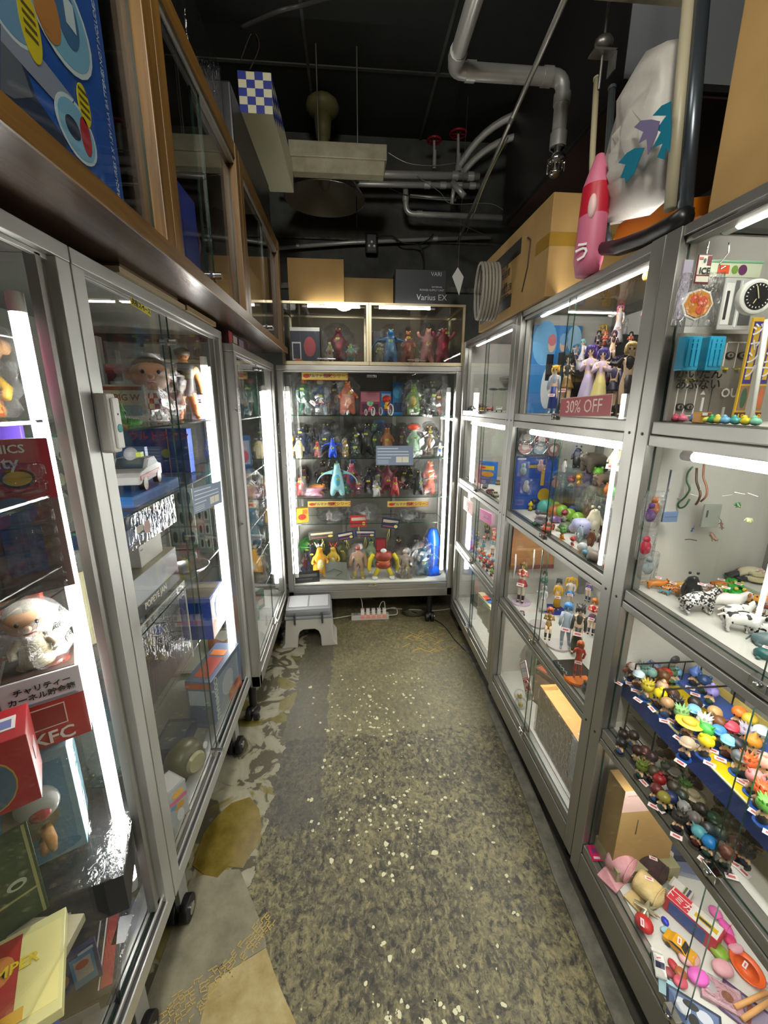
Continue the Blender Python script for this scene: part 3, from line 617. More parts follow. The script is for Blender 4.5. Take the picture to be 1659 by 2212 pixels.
# socket and cable on the far wall
c = pt(803,524,Y=3.27); o = thing('wall_socket','black three hole socket block hanging on the wall pipe','socket',c); part('body',MB().box((c.x-.045,c.y,c.z-.065),(c.x+.045,c.y+.03,c.z+.065)),BLACK,o,.015,True)
for dx,dz in ((-.018,-.02),(.018,-.02),(0,.005)): part('socket_hole',MB().cyl((c.x+dx,c.y-.001,c.z+dz),(c.x+dx,c.y+.002,c.z+dz),.008),WHITE,o,world=True)
wire('cable','black cable looping from the wall socket down behind the boxes',[pt(812,512,Y=3.26),pt(845,510,Y=3.26),pt(870,525,Y=3.26),pt(905,530,Y=3.26),pt(916,560,Y=3.26),pt(912,600,Y=3.26)],.005)
wire('cable','black cable end joining the wall pipe',[pt(905,528,Y=3.25),pt(925,518,Y=3.25),pt(936,506,Y=3.25)],.005)
# boxes on the end showcase
def pbox(name,label,px0,py0,px1,py1,Y,d,m,cat='box',z=None,bevel=.002,group=None,parts=None):
    a = pt(px0,py1,Y=Y); b = pt(px1,py0,Y=Y); z0 = a.z if z is None else z
    o = thing(name,label,cat,(a.x,Y,z0),0,group); part('body',MB().box((a.x,Y,z0),(b.x,Y+d,b.z)),m,o,bevel,True); o['w'] = b.x-a.x; return o,b.x-a.x,b.z-z0
FX = Matrix(((1,0,0,0),(0,0,-1,0),(0,1,0,0),(0,0,0,1)))      # text plane facing -Y
def FXm(x,y,z): return Matrix.Translation((x,y,z)) @ FX
pbox('cardboard_box','brown cardboard box on the glass case next to the wooden cabinets',624,560,742,648,2.66,.3,CARD,z=2.063)
pbox('cardboard_box','low dark brown cardboard box between the tall carton and black box',744,602,850,650,2.70,.28,CARDD,z=2.063)
o,w,h_ = pbox('power_supply_box','charcoal grey electronics box with silver lettering on the glass case',854,584,965,650,2.64,.3,mat('#23262b',.5),z=2.063)
GT = mat('#b9bcc0',.4)
text('Varius EX',o,FXm(w*.72,-.001,h_*.22),.045,GT); text('EXTERNAL',o,FXm(w*.82,-.001,h_*.52),.013,GT); text('POWER SUPPLY UNIT',o,FXm(w*.72,-.001,h_*.43),.015,GT); text('VARI',o,FXm(w*.8,-.001,h_*.88),.03,GT)
c = pt(988,605,Y=2.9); o = thing('paper_tag','small blank white paper hanging by a string beside the carton','paper',c); part('sheet',MB().add([(c.x-.035,c.y,c.z+.02),(c.x,c.y+.003,c.z+.075),(c.x+.04,c.y,c.z+.02),(c.x+.015,c.y-.003,c.z-.09)],[(0,1,2,3)]).add([(c.x-.035,c.y+.001,c.z+.02),(c.x,c.y+.004,c.z+.075),(c.x+.04,c.y+.001,c.z+.02),(c.x+.015,c.y-.002,c.z-.09)],[(3,2,1,0)]),WHITE,o,world=True)
part('string',MB().cyl((c.x,c.y,c.z+.07),(c.x+.02,c.y+.02,ZC),.001,n=4),DALU,o,world=True)
# ---- on top of the lockers
ZL = 1.857
nb,fb = pt(1176,641,Z=ZL),pt(1033,719,Z=ZL); ht = pt(1196,414,X=nb.x).z-ZL
ht = .5*(ht + pt(1196,414,Y=nb.y).z-ZL)
yaw_ = math.atan2(fb.y-nb.y,fb.x-nb.x); Lc = (fb-nb).length
ct = thing('carton','large brown carton with black bands and printed Japanese text on the lockers','box',nb,math.degrees(yaw_)-90)
# local: origin near corner, +Y along the aisle face, +X away from the aisle
part('body',MB().box((0,0,0),(.36,Lc,ht)),CARD,ct,.004)
LK = mat('#1f1a14',.6)
part('black_band',MB().box((-.0008,Lc*.42,.035),(0,Lc*.97,.085)),LK,ct); part('black_band',MB().box((-.0008,Lc*.33,ht-.10),(0,Lc*.985,ht-.045)),LK,ct)
part('tape',MB().box((-.001,0,ht*.5),(0,Lc*.14,ht*.63)).box((0,-.001,ht*.5),(.36,0,ht*.63)),mat('#8a6a24',.35),ct)
part('scratch',MB().tube([(-.001,Lc*.25,ht*.78),(-.001,Lc*.21,ht*.72),(-.001,Lc*.22,ht*.45),(-.001,Lc*.27,ht*.2)],.003,5),mat('#3a2316',.6),ct)
MX = Matrix(((0,0,-1,0),(-1,0,0,0),(0,1,0,0),(0,0,0,1)))
def TX(x,y,z): return Matrix.Translation((x,y,z)) @ MX
for s,yy,z,sz in (('強化ダンボールZ16',.70,.66,.035),('一発梱包サポート・配送用',.72,.56,.032),('4540112 51068 3',.62,.26,.034),('品番',.52,.42,.02),('色(1ヶ入)',.50,.37,.028)): text(s,ct,TX(-.0012,Lc*yy,ht*z),sz,LK)
mb = MB()
for y0,y1,z0,z1 in ((.44,.58,.33,.41),(.47,.77,.22,.30)):
    for a_,b_,c_,d_ in ((y0,y1,z0,z0+.006),(y0,y1,z1-.006,z1),(y0,y0+.005,z0,z1),(y1-.005,y1,z0,z1)): mb.box((-.0008,Lc*a_,ht*c_),(0,Lc*b_,ht*d_))
part('printed_frame',mb,LK,ct)
b2 = thing('cardboard_box','second brown carton with clear tape behind the large carton','box',(nb.x+.37,nb.y+.2,ZL)); part('body',MB().box((0,0,0),(.3,.5,ht+.0)),CARDD,b2,.003); part('tape',MB().box((-.001,.02,ht*.7),(.08,.1,ht+.001)),ACRYL,b2)
o = thing('duct_hose','ribbed grey flexible hose coiled at the far end of the carton','hose',pt(1022,690,Z=ZL)); L0 = Vector(o.location)
for k in range(6):
    mb = MB(); R_ = .11
    mb.tube([V(.02+k*.014,.0+.06*math.cos(2*math.pi*i/20),R_+.0+R_*math.sin(2*math.pi*i/20)) for i in range(21)],.006,6); part('ring',mb,mat('#8a867a',.5),o)
# pink bag
pb = pt(1275,592,Z=ZL); pb.y += .02
o = thing('plush_bag','pink and red soft bag with white lettering between carton and white bag','bag',(pb.x,pb.y,ZL)); h2 = hgt(pb,335)
mb = MB().loft([(0,.03,.03),(.04,.038,.042),(h2*.5,.036,.042),(h2*.75,.034,.038),(h2-.03,.02,.026),(h2,.01,.012)],16); mb.m = [0 if mb.v[f[0]][2] > h2*.72 or (mb.v[f[0]][2] < .1) else 1 for f in mb.f]
part('body',mb,[mat('#c66a86',.5),mat('#b3192f',.45)],o)
text('う',o,Matrix.Translation((-.036,-.026,.05)) @ Matrix.Rotation(-.9,4,'Z') @ FX,.05,WHITE,bold=.02)
part('eye_patch',MB().sph((-.022,-.030,h2*.55),(.010,.014,.03)),mat('#e9c3c0',.5),o)
# scooter like orange sled with black rim, poles
def plane_pts(pxs,X): return [pt(x,y,X=X) for x,y in pxs]
o = thing('orange_tray','orange plastic tray with a thick black rim on the lockers','tray',pt(1400,510,Z=ZL))
e = plane_pts([(1298,548),(1340,545),(1400,525),(1450,500),(1482,478)],.70)
part('rim',MB().tube([p+V(.0,0,.012) for p in e],[.016,.02,.02,.02,.018],10),BLACK,o,world=True)
g = plane_pts([(1322,520),(1335,485),(1370,458),(1420,442),(1478,428),(1480,470),(1450,485),(1400,510),(1345,530)],.74)
mb = MB(); n = len(g); mb.add([p for p in g]+[p+V(.16,0,.02) for p in g],[tuple(range(n)),tuple(reversed(range(n,2*n)))]+[(i,n+i,n+(i+1) % n,(i+1) % n) for i in range(n)]); part('shell',mb,mat('#b0610f',.35),o,.006,True)
pipe('grey_pole','grey metal pole with black cap leaning behind the cream hose',bendpts([pt(1322,195,X=.80),pt(1305,470,X=.74),pt(1318,540,X=.72)],.08),.010,mat('#5f666b',.3,.6),'pole',collars=[(pt(1322,195,X=.80),pt(1322,188,X=.80))])
pipe('cream_hose','cream hose with a red tip standing beside the white bag',bendpts([pt(1289,172,X=.79),pt(1276,400,X=.75),pt(1290,470,X=.73)],.12),.009,mat('#b3a98a',.4),'hose',collars=[(pt(1289,172,X=.79),pt(1289,168,X=.79))])
pipe('cream_pole','cream pole next to the tall grey pole by the brown box',[pt(1492,-40,X=.72),pt(1448,452,X=.70)],.0125,mat('#a39a80',.45),'pole')
pipe('tall_grey_pole','tall dark grey tube in a black foot beside the large brown box',[pt(1520,-40,X=.735),pt(1478,470,X=.715)],.0145,mat('#50565c',.3,.7),'pole',collars=[(pt(1480,455,X=.715),pt(1474,500,X=.713))])
# white shopping bag
bagp = [(1440,90),(1395,112),(1365,185),(1340,290),(1300,420),(1275,488),(1330,478),(1400,462),(1452,420),(1462,300),(1470,180),(1478,80)]
g = [pt(x,y,X=.735) for x,y in bagp]; cen = sum(g,Vector())/len(g); mb = MB(); n = len(g); vs = []; rr = random.Random(3)
rings = 6
for k in range(rings):
    f = 1-k/rings
    for i,p in enumerate(g):
        q = cen+(p-cen)*f; vs.append((q.x-.05*math.sqrt(1-f*f)*(1+.3*math.sin(i*2.3+k*1.7)),q.y+rr.uniform(-.004,.004),q.z+rr.uniform(-.004,.004)))
vs.append((cen.x-.055,cen.y,cen.z)); fs = [(k*n+i,(k+1)*n+i,(k+1)*n+(i+1) % n,k*n+(i+1) % n) for k in range(rings-1) for i in range(n)]+[((rings-1)*n+i,len(vs)-1,(rings-1)*n+(i+1) % n) for i in range(n)]
b0 = len(vs); vs += [(p.x+.04,p.y,p.z) for p in g]; fs += [(i,(i+1) % n,b0+(i+1) % n,b0+i) for i in range(n)]+[tuple(b0+i for i in range(n))]
mb.add(vs,fs,0,True); o = thing('shopping_bag','white plastic bag printed with teal and mauve leaf shapes','bag',(cen.x,cen.y,cen.z)); part('bag_body',mb,dusty('bag_plastic','#a5a19a','#bcb8b0',.38,6,.35),o,world=True)
def leaf(pts,X,m): g = [pt(x,y,X=X) for x,y in pts]; n = len(g); return part('leaf_print',MB().add(g+[p-V(.0008,0,0) for p in g],[tuple(range(n)),tuple(reversed(range(n,2*n)))]),m,o,world=True)
TEAL,MAU = mat('#0f6e86',.5),mat('#70698a',.5)
leaf([(1336,352),(1355,330),(1372,320),(1393,319),(1380,350),(1370,375),(1352,396),(1350,384),(1340,385),(1352,355)],.672,TEAL)
leaf([(1370,275),(1385,260),(1408,258),(1426,262),(1420,290),(1412,308),(1400,335),(1397,300),(1380,310),(1390,285)],.670,MAU)
leaf([(1410,250),(1430,228),(1450,219),(1451,280),(1447,330),(1440,320),(1436,345),(1420,340),(1432,310),(1410,320),(1428,285),(1418,280),(1440,250)],.672,TEAL)
# big brown box by the frame edge
solo('cardboard_box',MB().box((.70,.16,ZL),(1.09,.875,2.62)),CARD,'tall plain cardboard box on the nearest locker','box',None,.003)
# ================================================================= TOY KINDS (unit height 1, facing -Y, standing on z 0)
def skin(verts,edges,rad,sub=1,root=0):
    me = bpy.data.meshes.new('skin'); me.from_pydata(verts,edges,[]); o = bpy.data.objects.new('skin',me); COL.objects.link(o)
    m = o.modifiers.new('s','SKIN'); m.use_smooth_shade = True
    for i,r in enumerate(rad):
        v = me.skin_vertices[0].data[i]; r = r if isinstance(r,tuple) else (r,r); v.radius = (r[0]*1.12,r[1]*1.12); v.use_root = i == root
    if sub: s = o.modifiers.new('u','SUBSURF'); s.levels = sub; s.render_levels = sub
    dg = bpy.context.evaluated_depsgraph_get(); r = bpy.data.meshes.new_from_object(o.evaluated_get(dg)); bpy.data.objects.remove(o); bpy.data.meshes.remove(me)
    r.polygons.foreach_set('use_smooth',[True]*len(r.polygons)); r.materials.clear(); r.materials.append(None); return r
def ch(sk,pts,frm=None):
    """append a chain of (x,y,z,r) to skeleton sk=(v,e,r)"""
    v,e,r = sk; prev = frm; ids = []
    for p in pts:
        v.append(p[:3]); r.append(p[3] if len(p) == 4 else (p[3],p[4]))
        if prev is not None: e.append((prev,len(v)-1))
        prev = len(v)-1; ids.append(prev)
    return ids
def MS(mb,bevel=0):
    m = mb.mesh([],bevel); m.materials.clear(); m.materials.append(None); return m
PROTO = {}
def human(arms,legs='stand'):
    sk = ([],[],[]); sp = ch(sk,[(0,0,.50,.062),(0,0,.60,.046),(0,0,.70,.058),(0,0,.775,.026),(0,0,.82,.03),(0,-.004,.875,.068),(0,0,.925,.05)])
    L = {'stand': [[(s*.042,0,.46,.046),(s*.047,-.004,.27,.033),(s*.048,0,.06,.02),(s*.052,-.045,.02,.02)] for s in (-1,1)],
         'step': [[(-.042,0,.46,.046),(-.05,-.05,.28,.033),(-.045,.0,.06,.02),(-.05,-.045,.02,.02)],[(.042,0,.46,.046),(.06,.02,.27,.033),(.085,.07,.06,.02),(.09,.03,.02,.02)]],
         'sit': [[(s*.045,-.02,.46,.046),(s*.05,-.19,.46,.034),(s*.05,-.20,.22,.022),(s*.05,-.24,.19,.02)] for s in (-1,1)]}[legs]
    A = {'down': [[(s*.075,0,.745,.028),(s*.105,0,.62,.021),(s*.11,-.03,.50,.016),(s*.11,-.035,.465,.018)] for s in (-1,1)],
         'chest': [[(s*.075,0,.745,.028),(s*.11,.0,.63,.021),(s*.05,-.075,.68,.016),(s*.02,-.08,.70,.018)] for s in (-1,1)],
         'out': [[(-.075,0,.745,.028),(-.16,-.02,.68,.021),(-.24,-.05,.70,.016),(-.27,-.055,.71,.018)],[(.075,0,.745,.028),(.11,0,.62,.021),(.09,-.06,.53,.016),(.08,-.075,.51,.018)]],
         'up': [[(-.075,0,.745,.028),(-.12,-.03,.66,.021),(-.10,-.08,.76,.016),(-.09,-.085,.79,.018)],[(.075,0,.745,.028),(.12,.02,.64,.021),(.09,-.02,.54,.016),(.08,-.03,.52,.018)]]}[arms]
    for l in L: ch(sk,l,sp[0])
    for a in A: ch(sk,a,sp[2])
    sleeves = MB()
    for a in A: sleeves.tube([p[:3] for p in a[:3]],[.036,.030,.027],8)
    boots = []
    for l in L: boots.append(MB().tube([Vector(l[1][:3])*.55+Vector(l[2][:3])*.45,l[2][:3]],[.034,.028],8).sph((l[3][0],l[3][1]+.012,l[3][2]+.002),(.026,.05,.022),8,5))
    return skin(*sk,1),sleeves,boots
FACE = MB()
for s in (-1,1): FACE.sph((s*.027,-.064,.872),(.012,.006,.017),8,5)
FACE.sph((0,-.070,.843),(.009,.004,.003),6,4)
def hair(kind):
    mb = MB().sph((0,.016,.895),(.081,.079,.078),14,9)
    for s in (-1,1): mb.sph((s*.068,-.015,.865),(.018,.03,.055),8,6)
    for k in range(5): mb.sph((-.044+.022*k,-.058+.006*abs(k-2),.922),(.015,.014,.026),6,4)
    if kind == 'long': mb.loft([(.93,.05,.03,0,.06),(.85,.08,.035,0,.065),(.70,.085,.03,0,.07),(.55,.07,.024,0,.08),(.44,.03,.012,0,.085)],12)
    if kind == 'twin':
        for s in (-1,1): mb.tube([(s*.07,.02,.93),(s*.13,.03,.90),(s*.15,.05,.74),(s*.13,.06,.58),(s*.15,.07,.48)],[.025,.032,.034,.026,.008],8)
    if kind == 'bob': mb.loft([(.92,.07,.06,0,.02),(.85,.086,.07,0,.024),(.81,.07,.055,0,.025)],12)
    if kind == 'short':
        for k in range(9): a = k*.7; mb.cyl((.05*math.cos(a),.02+.05*math.sin(a),.93),(.085*math.cos(a),.03+.08*math.sin(a),.965),.02,.002,6)
    return mb
def torso(z0=.50): return MB().loft([(z0,.062,.05),(.60,.052,.044),(.68,.066,.058),(.75,.074,.042),(.785,.03,.03)],12)
SK_S = [(.58,.052,.048),(.52,.075,.068),(.44,.115,.105),(.41,.125,.115)]
SK_L = [(.58,.052,.048),(.45,.085,.075),(.2,.13,.12),(.05,.16,.15)]
TROU = lambda L: L
for nm,arms,legs,hk,bot in (('girl','down','stand','long','skirt'),('bob','chest','stand','bob','skirt'),('twin','up','step','twin','skirt'),('dress','chest','stand','bob','dress'),('gown','out','stand','long','dress'),
                                ('suit','down','stand','short','coat'),('body','down','step','bob','none'),('wild','up','step','long','none'),('sit','chest','sit','bob','coatsit'),('reach','out','step','bob','coat')):
    bm_,sl,bo = human(arms,legs); ps = [('body',bm_,0),('face_print',MS(FACE),'k'),('hair',MS(hair(hk)),1)]
    t = torso(.46 if bot in ('none','coat') else .5); t2 = MB(); t2.v,t2.f,t2.m,t2.sm = t.v[:],t.f[:],t.m[:],t.sm[:]; t2.add(sl.v,sl.f,0,True); ps.append(('outfit',MS(t2),2))
    if bot == 'skirt': ps.append(('skirt',MS(MB().loft(SK_S[::-1],16)),3))
    if bot == 'dress': ps.append(('skirt',MS(MB().loft(SK_L[::-1],16)),3))
    if bot == 'coat': ps.append(('coat_tail',MS(MB().loft([(.12,.10,.085,0,.02),(.35,.085,.075,0,.01),(.55,.064,.054)],14)),3))
    if bot == 'coatsit': ps.append(('skirt',MS(MB().loft([(.43,.085,.10,0,-.06),(.50,.075,.09,0,-.04),(.58,.055,.05)],14)),3))
    for b in bo: ps.append(('boot',MS(b),4))
    PROTO[nm] = ps
# big headed capsule figures
def chibi(hat):
    sk = ([],[],[]); sp = ch(sk,[(0,0,.22,.13),(0,0,.36,.11),(0,0,.46,.07),(0,-.01,.66,.25),(0,0,.80,.17)])
    for s in (-1,1):
        ch(sk,[(s*.08,0,.14,.075),(s*.085,-.02,.05,.07)],sp[0]); ch(sk,[(s*.13,-.02,.36,.06),(s*.21,-.07,.26,.045)],sp[1])
    ps = [('body',skin(*sk,1),0)]; f = MB()
    for s in (-1,1): f.sph((s*.10,-.245,.66),(.035,.02,.055),8,5)
    ps.append(('face_print',MS(f),'k')); ps.append(('outfit',MS(MB().loft([(.10,.19,.16),(.25,.17,.14),(.42,.12,.10),(.47,.06,.06)],12)),2))
    h = MB().sph((0,.035,.74),(.30,.285,.265),14,8)
    if hat == 'straw': h = MB().loft([(.80,.30,.29),(.95,.22,.21),(.99,.1,.1)],16).loft([(.79,.52,.5),(.81,.52,.5),(.825,.28,.28)],18)
    if hat == 'cap': h.loft([(.80,.24,.16,0,-.20),(.825,.24,.16,0,-.20)],12)
    if hat == 'horn':
        for s in (-1,1): h.cyl((s*.17,0,.90),(s*.30,-.03,1.1),.07,.008,8)
    if hat == 'cone': h.cyl((0,.02,.92),(.03,.05,1.2),.17,.01,12)
    if hat == 'bun': h.sph((0,.08,1.02),.12,10,6)
    if hat == 'spiky':
        for k in range(11): a = k*.6; h.cyl((.16*math.cos(a),.03+.16*math.sin(a),.88),(.32*math.cos(a),.05+.3*math.sin(a),1.02+.04*(k % 3)),.08,.006,6)
    if hat == 'ears':
        for s in (-1,1): h.sph((s*.2,.02,.97),(.09,.06,.1),8,6)
    ps.append(('hat' if hat in ('straw','cap','cone') else 'hair',MS(h),1)); ps.append(('base',MS(MB().cyl((0,0,0),(0,0,.03),.27,n=16)),3)); return ps
for hk in ('straw','cap','horn','cone','bun','spiky','ears','plain'): PROTO['c_'+hk] = chibi(hk)
# upright monsters
def monster(kind):
    sk = ([],[],[]); fat = {'slim': .8,'fat': 1.25}.get(kind,1.)
    sp = ch(sk,[(0,.02,.30,.15*fat),(0,.01,.48,.14*fat),(0,0,.64,.10*fat),(0,-.01,.76,.075),(0,-.04,.87,.085),(0,-.12,.85,.05)])
    for s in (-1,1):
        ch(sk,[(s*.10*fat,0,.22,.10),(s*.13*fat,-.01,.08,.075),(s*.14*fat,-.07,.035,.05)],sp[0])
        if kind == 'wing': ch(sk,[(s*.17,.03,.66,.05),(s*.36,.06,.62,(.09,.02)),(s*.50,.08,.48,(.07,.015)),(s*.55,.08,.36,.012)],sp[2])
        elif kind == 'raise': ch(sk,[(s*.15,0,.66,.05),(s*.26,-.04,.72,.04),(s*.30,-.08,.84,.035)],sp[2])
        else: ch(sk,[(s*.15*fat,-.01,.60,.05),(s*.21*fat,-.08,.50,.038),(s*.18*fat,-.15,.48,.032)],sp[2])
    if kind != 'hero': ch(sk,[(0,.18,.18,.09),(.06,.32,.10,.06),(.16,.42,.06,.03),(.22,.46,.06,.012)],sp[0])
    ps = [('body',skin(*sk,1),0)]
    ps.append(('belly',MS(MB().sph((0,-.065*fat,.44),(.10*fat,.10*fat,.18),10,8)),1))
    f = MB()
    for s in (-1,1): f.sph((s*.05,-.10,.90),(.018,.018,.018),6,5)
    ps.append(('eye',MS(f),'y'))
    c = MB()
    if kind == 'horn':
        for s in (-1,1): c.cyl((s*.05,-.02,.93),(s*.13,.0,1.06),.03,.004,8)
    for k in range(5): z = .92-.13*k; c.cyl((0,.07+.03*k,z),(0,.15+.04*k,z+.05),.035,.003,6)
    if kind == 'ears':
        for s in (-1,1): c.sph((s*.09,0,.98),(.035,.02,.07),8,6)
    if kind == 'cap': c.sph((0,0,.93),(.19,.17,.10),14,8)
    ps.append(('crest',MS(c),2)); return ps
for k in ('plain','slim','fat','wing','raise','horn','ears','cap'): PROTO['m_'+k] = monster(k)
# muscle doll / robot
sk = ([],[],[]); sp = ch(sk,[(0,0,.46,.085),(0,0,.58,.085),(0,0,.70,.12),(0,0,.79,.05),(0,-.005,.88,.085)])
for s in (-1,1):
    ch(sk,[(s*.07,0,.38,.075),(s*.10,0,.22,.055),(s*.12,0,.06,.04),(s*.13,-.05,.03,.04)],sp[0]); ch(sk,[(s*.16,0,.72,.06),(s*.21,0,.56,.05),(s*.23,-.04,.42,.04),(s*.23,-.05,.38,.04)],sp[2])
_f = MB()
for s in (-1,1): _f.sph((s*.03,-.085,.89),(.012,.008,.014),6,4)
PROTO['strong'] = [('body',skin(*sk,1),0),('face_print',MS(_f),'k'),('hair',MS(MB().sph((0,.015,.92),(.092,.09,.075),12,7)),1),('trunks',MS(MB().loft([(.34,.14,.085),(.46,.105,.09),(.52,.09,.088)],12)),2)] + [('boot',MS(MB().tube([(s*.105,0,.22),(s*.12,0,.06)],[.062,.05],8).sph((s*.13,-.04,.03),(.048,.08,.03),8,5)),3) for s in (-1,1)]
rb = MB().loft([(.36,.18,.15),(.42,.25,.20),(.52,.26,.21),(.60,.2,.17)],18); ch2 = MB().loft([(.60,.20,.17),(.74,.30,.19),(.88,.24,.16),(.92,.08,.08)],16)
PROTO['robot'] = [('body',MS(rb),0),('chest_plate',MS(ch2),0),('collar',MS(MB().loft([(.585,.21,.175),(.62,.215,.18)],18).loft([(.86,.13,.17),(.9,.12,.13)],12)),2),('head',MS(MB().sph((0,-.02,.93),(.10,.09,.08),12,8)),3)]
for s in (-1,1):
    PROTO['robot'] += [('arm',MS(MB().tube([(s*.31,0,.82),(s*.43,-.02,.66),(s*.46,-.05,.40),(s*.44,-.06,.28)],[.075,.075,.06,.06],10)),1),('leg',MS(MB().tube([(s*.12,0,.40),(s*.22,0,.20),(s*.27,0,.08)],[.09,.075,.07],10)),1),
                       ('foot',MS(MB().loft([(0,.10,.14,s*.28,-.04),(.06,.09,.12,s*.28,-.03),(.09,.05,.06,s*.27,0)],12)),3),('hand',MS(MB().sph((s*.44,-.06,.24),(.05,.04,.06),8,6)),3)]
# four legged and lying animals, unit length about 1 along -Y
def beast(bl=.5,bh=.42,br=.13,neck=(.16,.18),nr=.07,head=.10,muz=.12,lr=.04,tail=.3,ears='point',horn=False,lying=False):
    sk = ([],[],[]); lg = .10 if lying else bh-br*.6
    z = br+.03 if lying else bh
    sp = ch(sk,[(0,bl/2,z,br*.95),(0,0,z,br),(0,-bl/2,z+.01,br*.95)])
    hp = (0,-bl/2-neck[0],z+neck[1])
    ch(sk,[((0+hp[0])/2,(-bl/2+hp[1])/2-.02,z+neck[1]*.5,nr),(*hp,head),(0,hp[1]-muz,hp[2]-.035,head*.55)],sp[2])
    for s in (-1,1):
        for y,i in ((bl/2,0),(-bl/2,2)):
            if lying: ch(sk,[(s*br*.9,y,.07,lr*1.4),(s*br*1.2,y-.14,.035,lr),(s*br*1.2,y-.2,.03,lr*.8)],sp[i])
            else: ch(sk,[(s*br*.7,y+(.03 if i == 0 else 0),z*.62,lr*1.5),(s*br*.7,y+(.05 if i == 0 else -.01),z*.3,lr),(s*br*.7,y,.03,lr*.85)],sp[i])
    if tail: ch(sk,[(0,bl/2+.10,z+.02,lr*.7),(.02,bl/2+.10+tail*.5,z-.08 if not lying else .05,lr*.5)],sp[0])
    e = MB()
    for s in (-1,1):
        if ears == 'point': e.cyl((s*head*.6,hp[1]+.01,hp[2]+head*.6),(s*head*1.0,hp[1]+.02,hp[2]+head*1.5),head*.38,.005,6)
        elif ears == 'flop': e.sph((s*head*1.05,hp[1],hp[2]+.01),(head*.25,head*.35,head*.6),8,5)
        else: e.sph((s*head*.75,hp[1],hp[2]+head*.75),head*.35,8,5)
        if horn: e.cyl((s*head*.5,hp[1]+.02,hp[2]+head*.7),(s*head*1.3,hp[1]-.02,hp[2]+head*1.6),head*.2,.004,6)
    f = MB()
    for s in (-1,1): f.sph((s*head*.55,hp[1]-head*.75,hp[2]+head*.25),head*.14,6,4)
    f.sph((0,hp[1]-muz-head*.45,hp[2]-.03),head*.2,6,4)
    return [('body',skin(*sk,1),0),('ear',MS(e),1),('face_print',MS(f),'k')]
PROTO.update(a_dog=beast(ears='flop'),a_cow=beast(br=.17,bh=.42,horn=True,ears='flop',neck=(.15,.06),head=.10),a_cat=beast(br=.10,bh=.30,neck=(.12,.12),tail=.45),a_bear=beast(br=.2,bh=.40,nr=.14,head=.13,ears='round',tail=.02,lr=.07,neck=(.16,.08)),
             a_giraffe=beast(br=.13,bh=.5,neck=(.16,.5),nr=.05,head=.07,horn=True),a_pig=beast(br=.22,bh=.34,nr=.18,head=.14,muz=.1,ears='round',lr=.05,tail=.05,neck=(.15,.03)),a_tiger=beast(br=.13,bh=.32,neck=(.14,.08),head=.11,ears='round',tail=.5),
             a_lie=beast(br=.15,lying=True,ears='round',tail=.35),a_cowlie=beast(br=.18,lying=True,ears='flop',tail=.2),a_giraffelie=beast(br=.15,lying=True,neck=(.2,.3),nr=.06,head=.08),a_zebra=beast(br=.15,bh=.42,neck=(.15,.2),head=.09))
def lizard(w=.07,tail=.6,crest=False):
    sk = ([],[],[]); sp = ch(sk,[(0,-.42,.07,w*.5),(0,-.33,.08,w*.8),(0,-.2,.075,w*.6),(0,0,.08,w),(0,.15,.07,w*.7),(.06,.15+tail*.4,.05,w*.4),(-.03,.15+tail*.8,.03,w*.2),(-.10,.15+tail,.02,.006)],None)
    for s in (-1,1):
        for i,y in ((2,-.2),(4,.15)): ch(sk,[(s*(w+.07),y-.02,.07,w*.3),(s*(w+.11),y-.07,.02,w*.25)],sp[i])
    c = MB()
    for k in range(7): c.cyl((0,-.3+.08*k,.07+w*.7),(0,-.28+.08*k,.10+w*1.1),.02,.002,5)
    return [('body',skin(*sk,1,3),0)]+([('crest',MS(c),1)] if crest else [])
PROTO['a_lizard'] = lizard(); PROTO['a_croc'] = lizard(.09,.5,True); PROTO['a_newt'] = lizard(.11,.3)
PROTO['a_snake'] = [('body',MS(MB().tube([(.28*math.cos(k*.55)*(1-k*.035),.28*math.sin(k*.55)*(1-k*.035),.07+.012*k) for k in range(24)],[.02]+[.06]*20+[.07,.05,.02],8)),0)]
def frog():
    sk = ([],[],[]); sp = ch(sk,[(0,.18,.14,.15),(0,-.02,.19,.17),(0,-.22,.23,.13),(0,-.32,.21,.08)])
    for s in (-1,1):
        ch(sk,[(s*.22,.12,.14,.08),(s*.30,-.06,.08,.055),(s*.26,.14,.03,.04)],sp[0]); ch(sk,[(s*.2,-.18,.12,.05),(s*.23,-.26,.03,.04)],sp[2])
    f = MB()
    for s in (-1,1): f.sph((s*.09,-.24,.35),.055,8,6)
    return [('body',skin(*sk,1,1),0),('eye',MS(f),'y')]
PROTO['a_frog'] = frog()
def dome(shape):
    if shape == 'turtle':
        b = MB().sph((0,0,.16),(.34,.42,.26),16,8); l = MB().sph((0,-.5,.14),(.10,.14,.09),10,6)
        for s in (-1,1):
            for y in (-.28,.26): l.sph((s*.32,y,.07),(.12,.11,.06),8,5)
        return [('shell',MS(b),0),('body',MS(l),1)]
    if shape == 'seal': return [('body',skin([(0,-.45,.2),(0,-.25,.22),(0,0,.22),(0,.3,.14),(0,.5,.07),(-.2,.62,.05),(.2,.62,.05),(-.3,-.12,.06),(.3,-.12,.06)],[(0,1),(1,2),(2,3),(3,4),(4,5),(4,6),(2,7),(2,8)],[.13,.18,.22,.13,.07,.04,.04,.05,.05],1,2),0)]
PROTO['a_turtle'] = dome('turtle'); PROTO['a_seal'] = dome('seal')
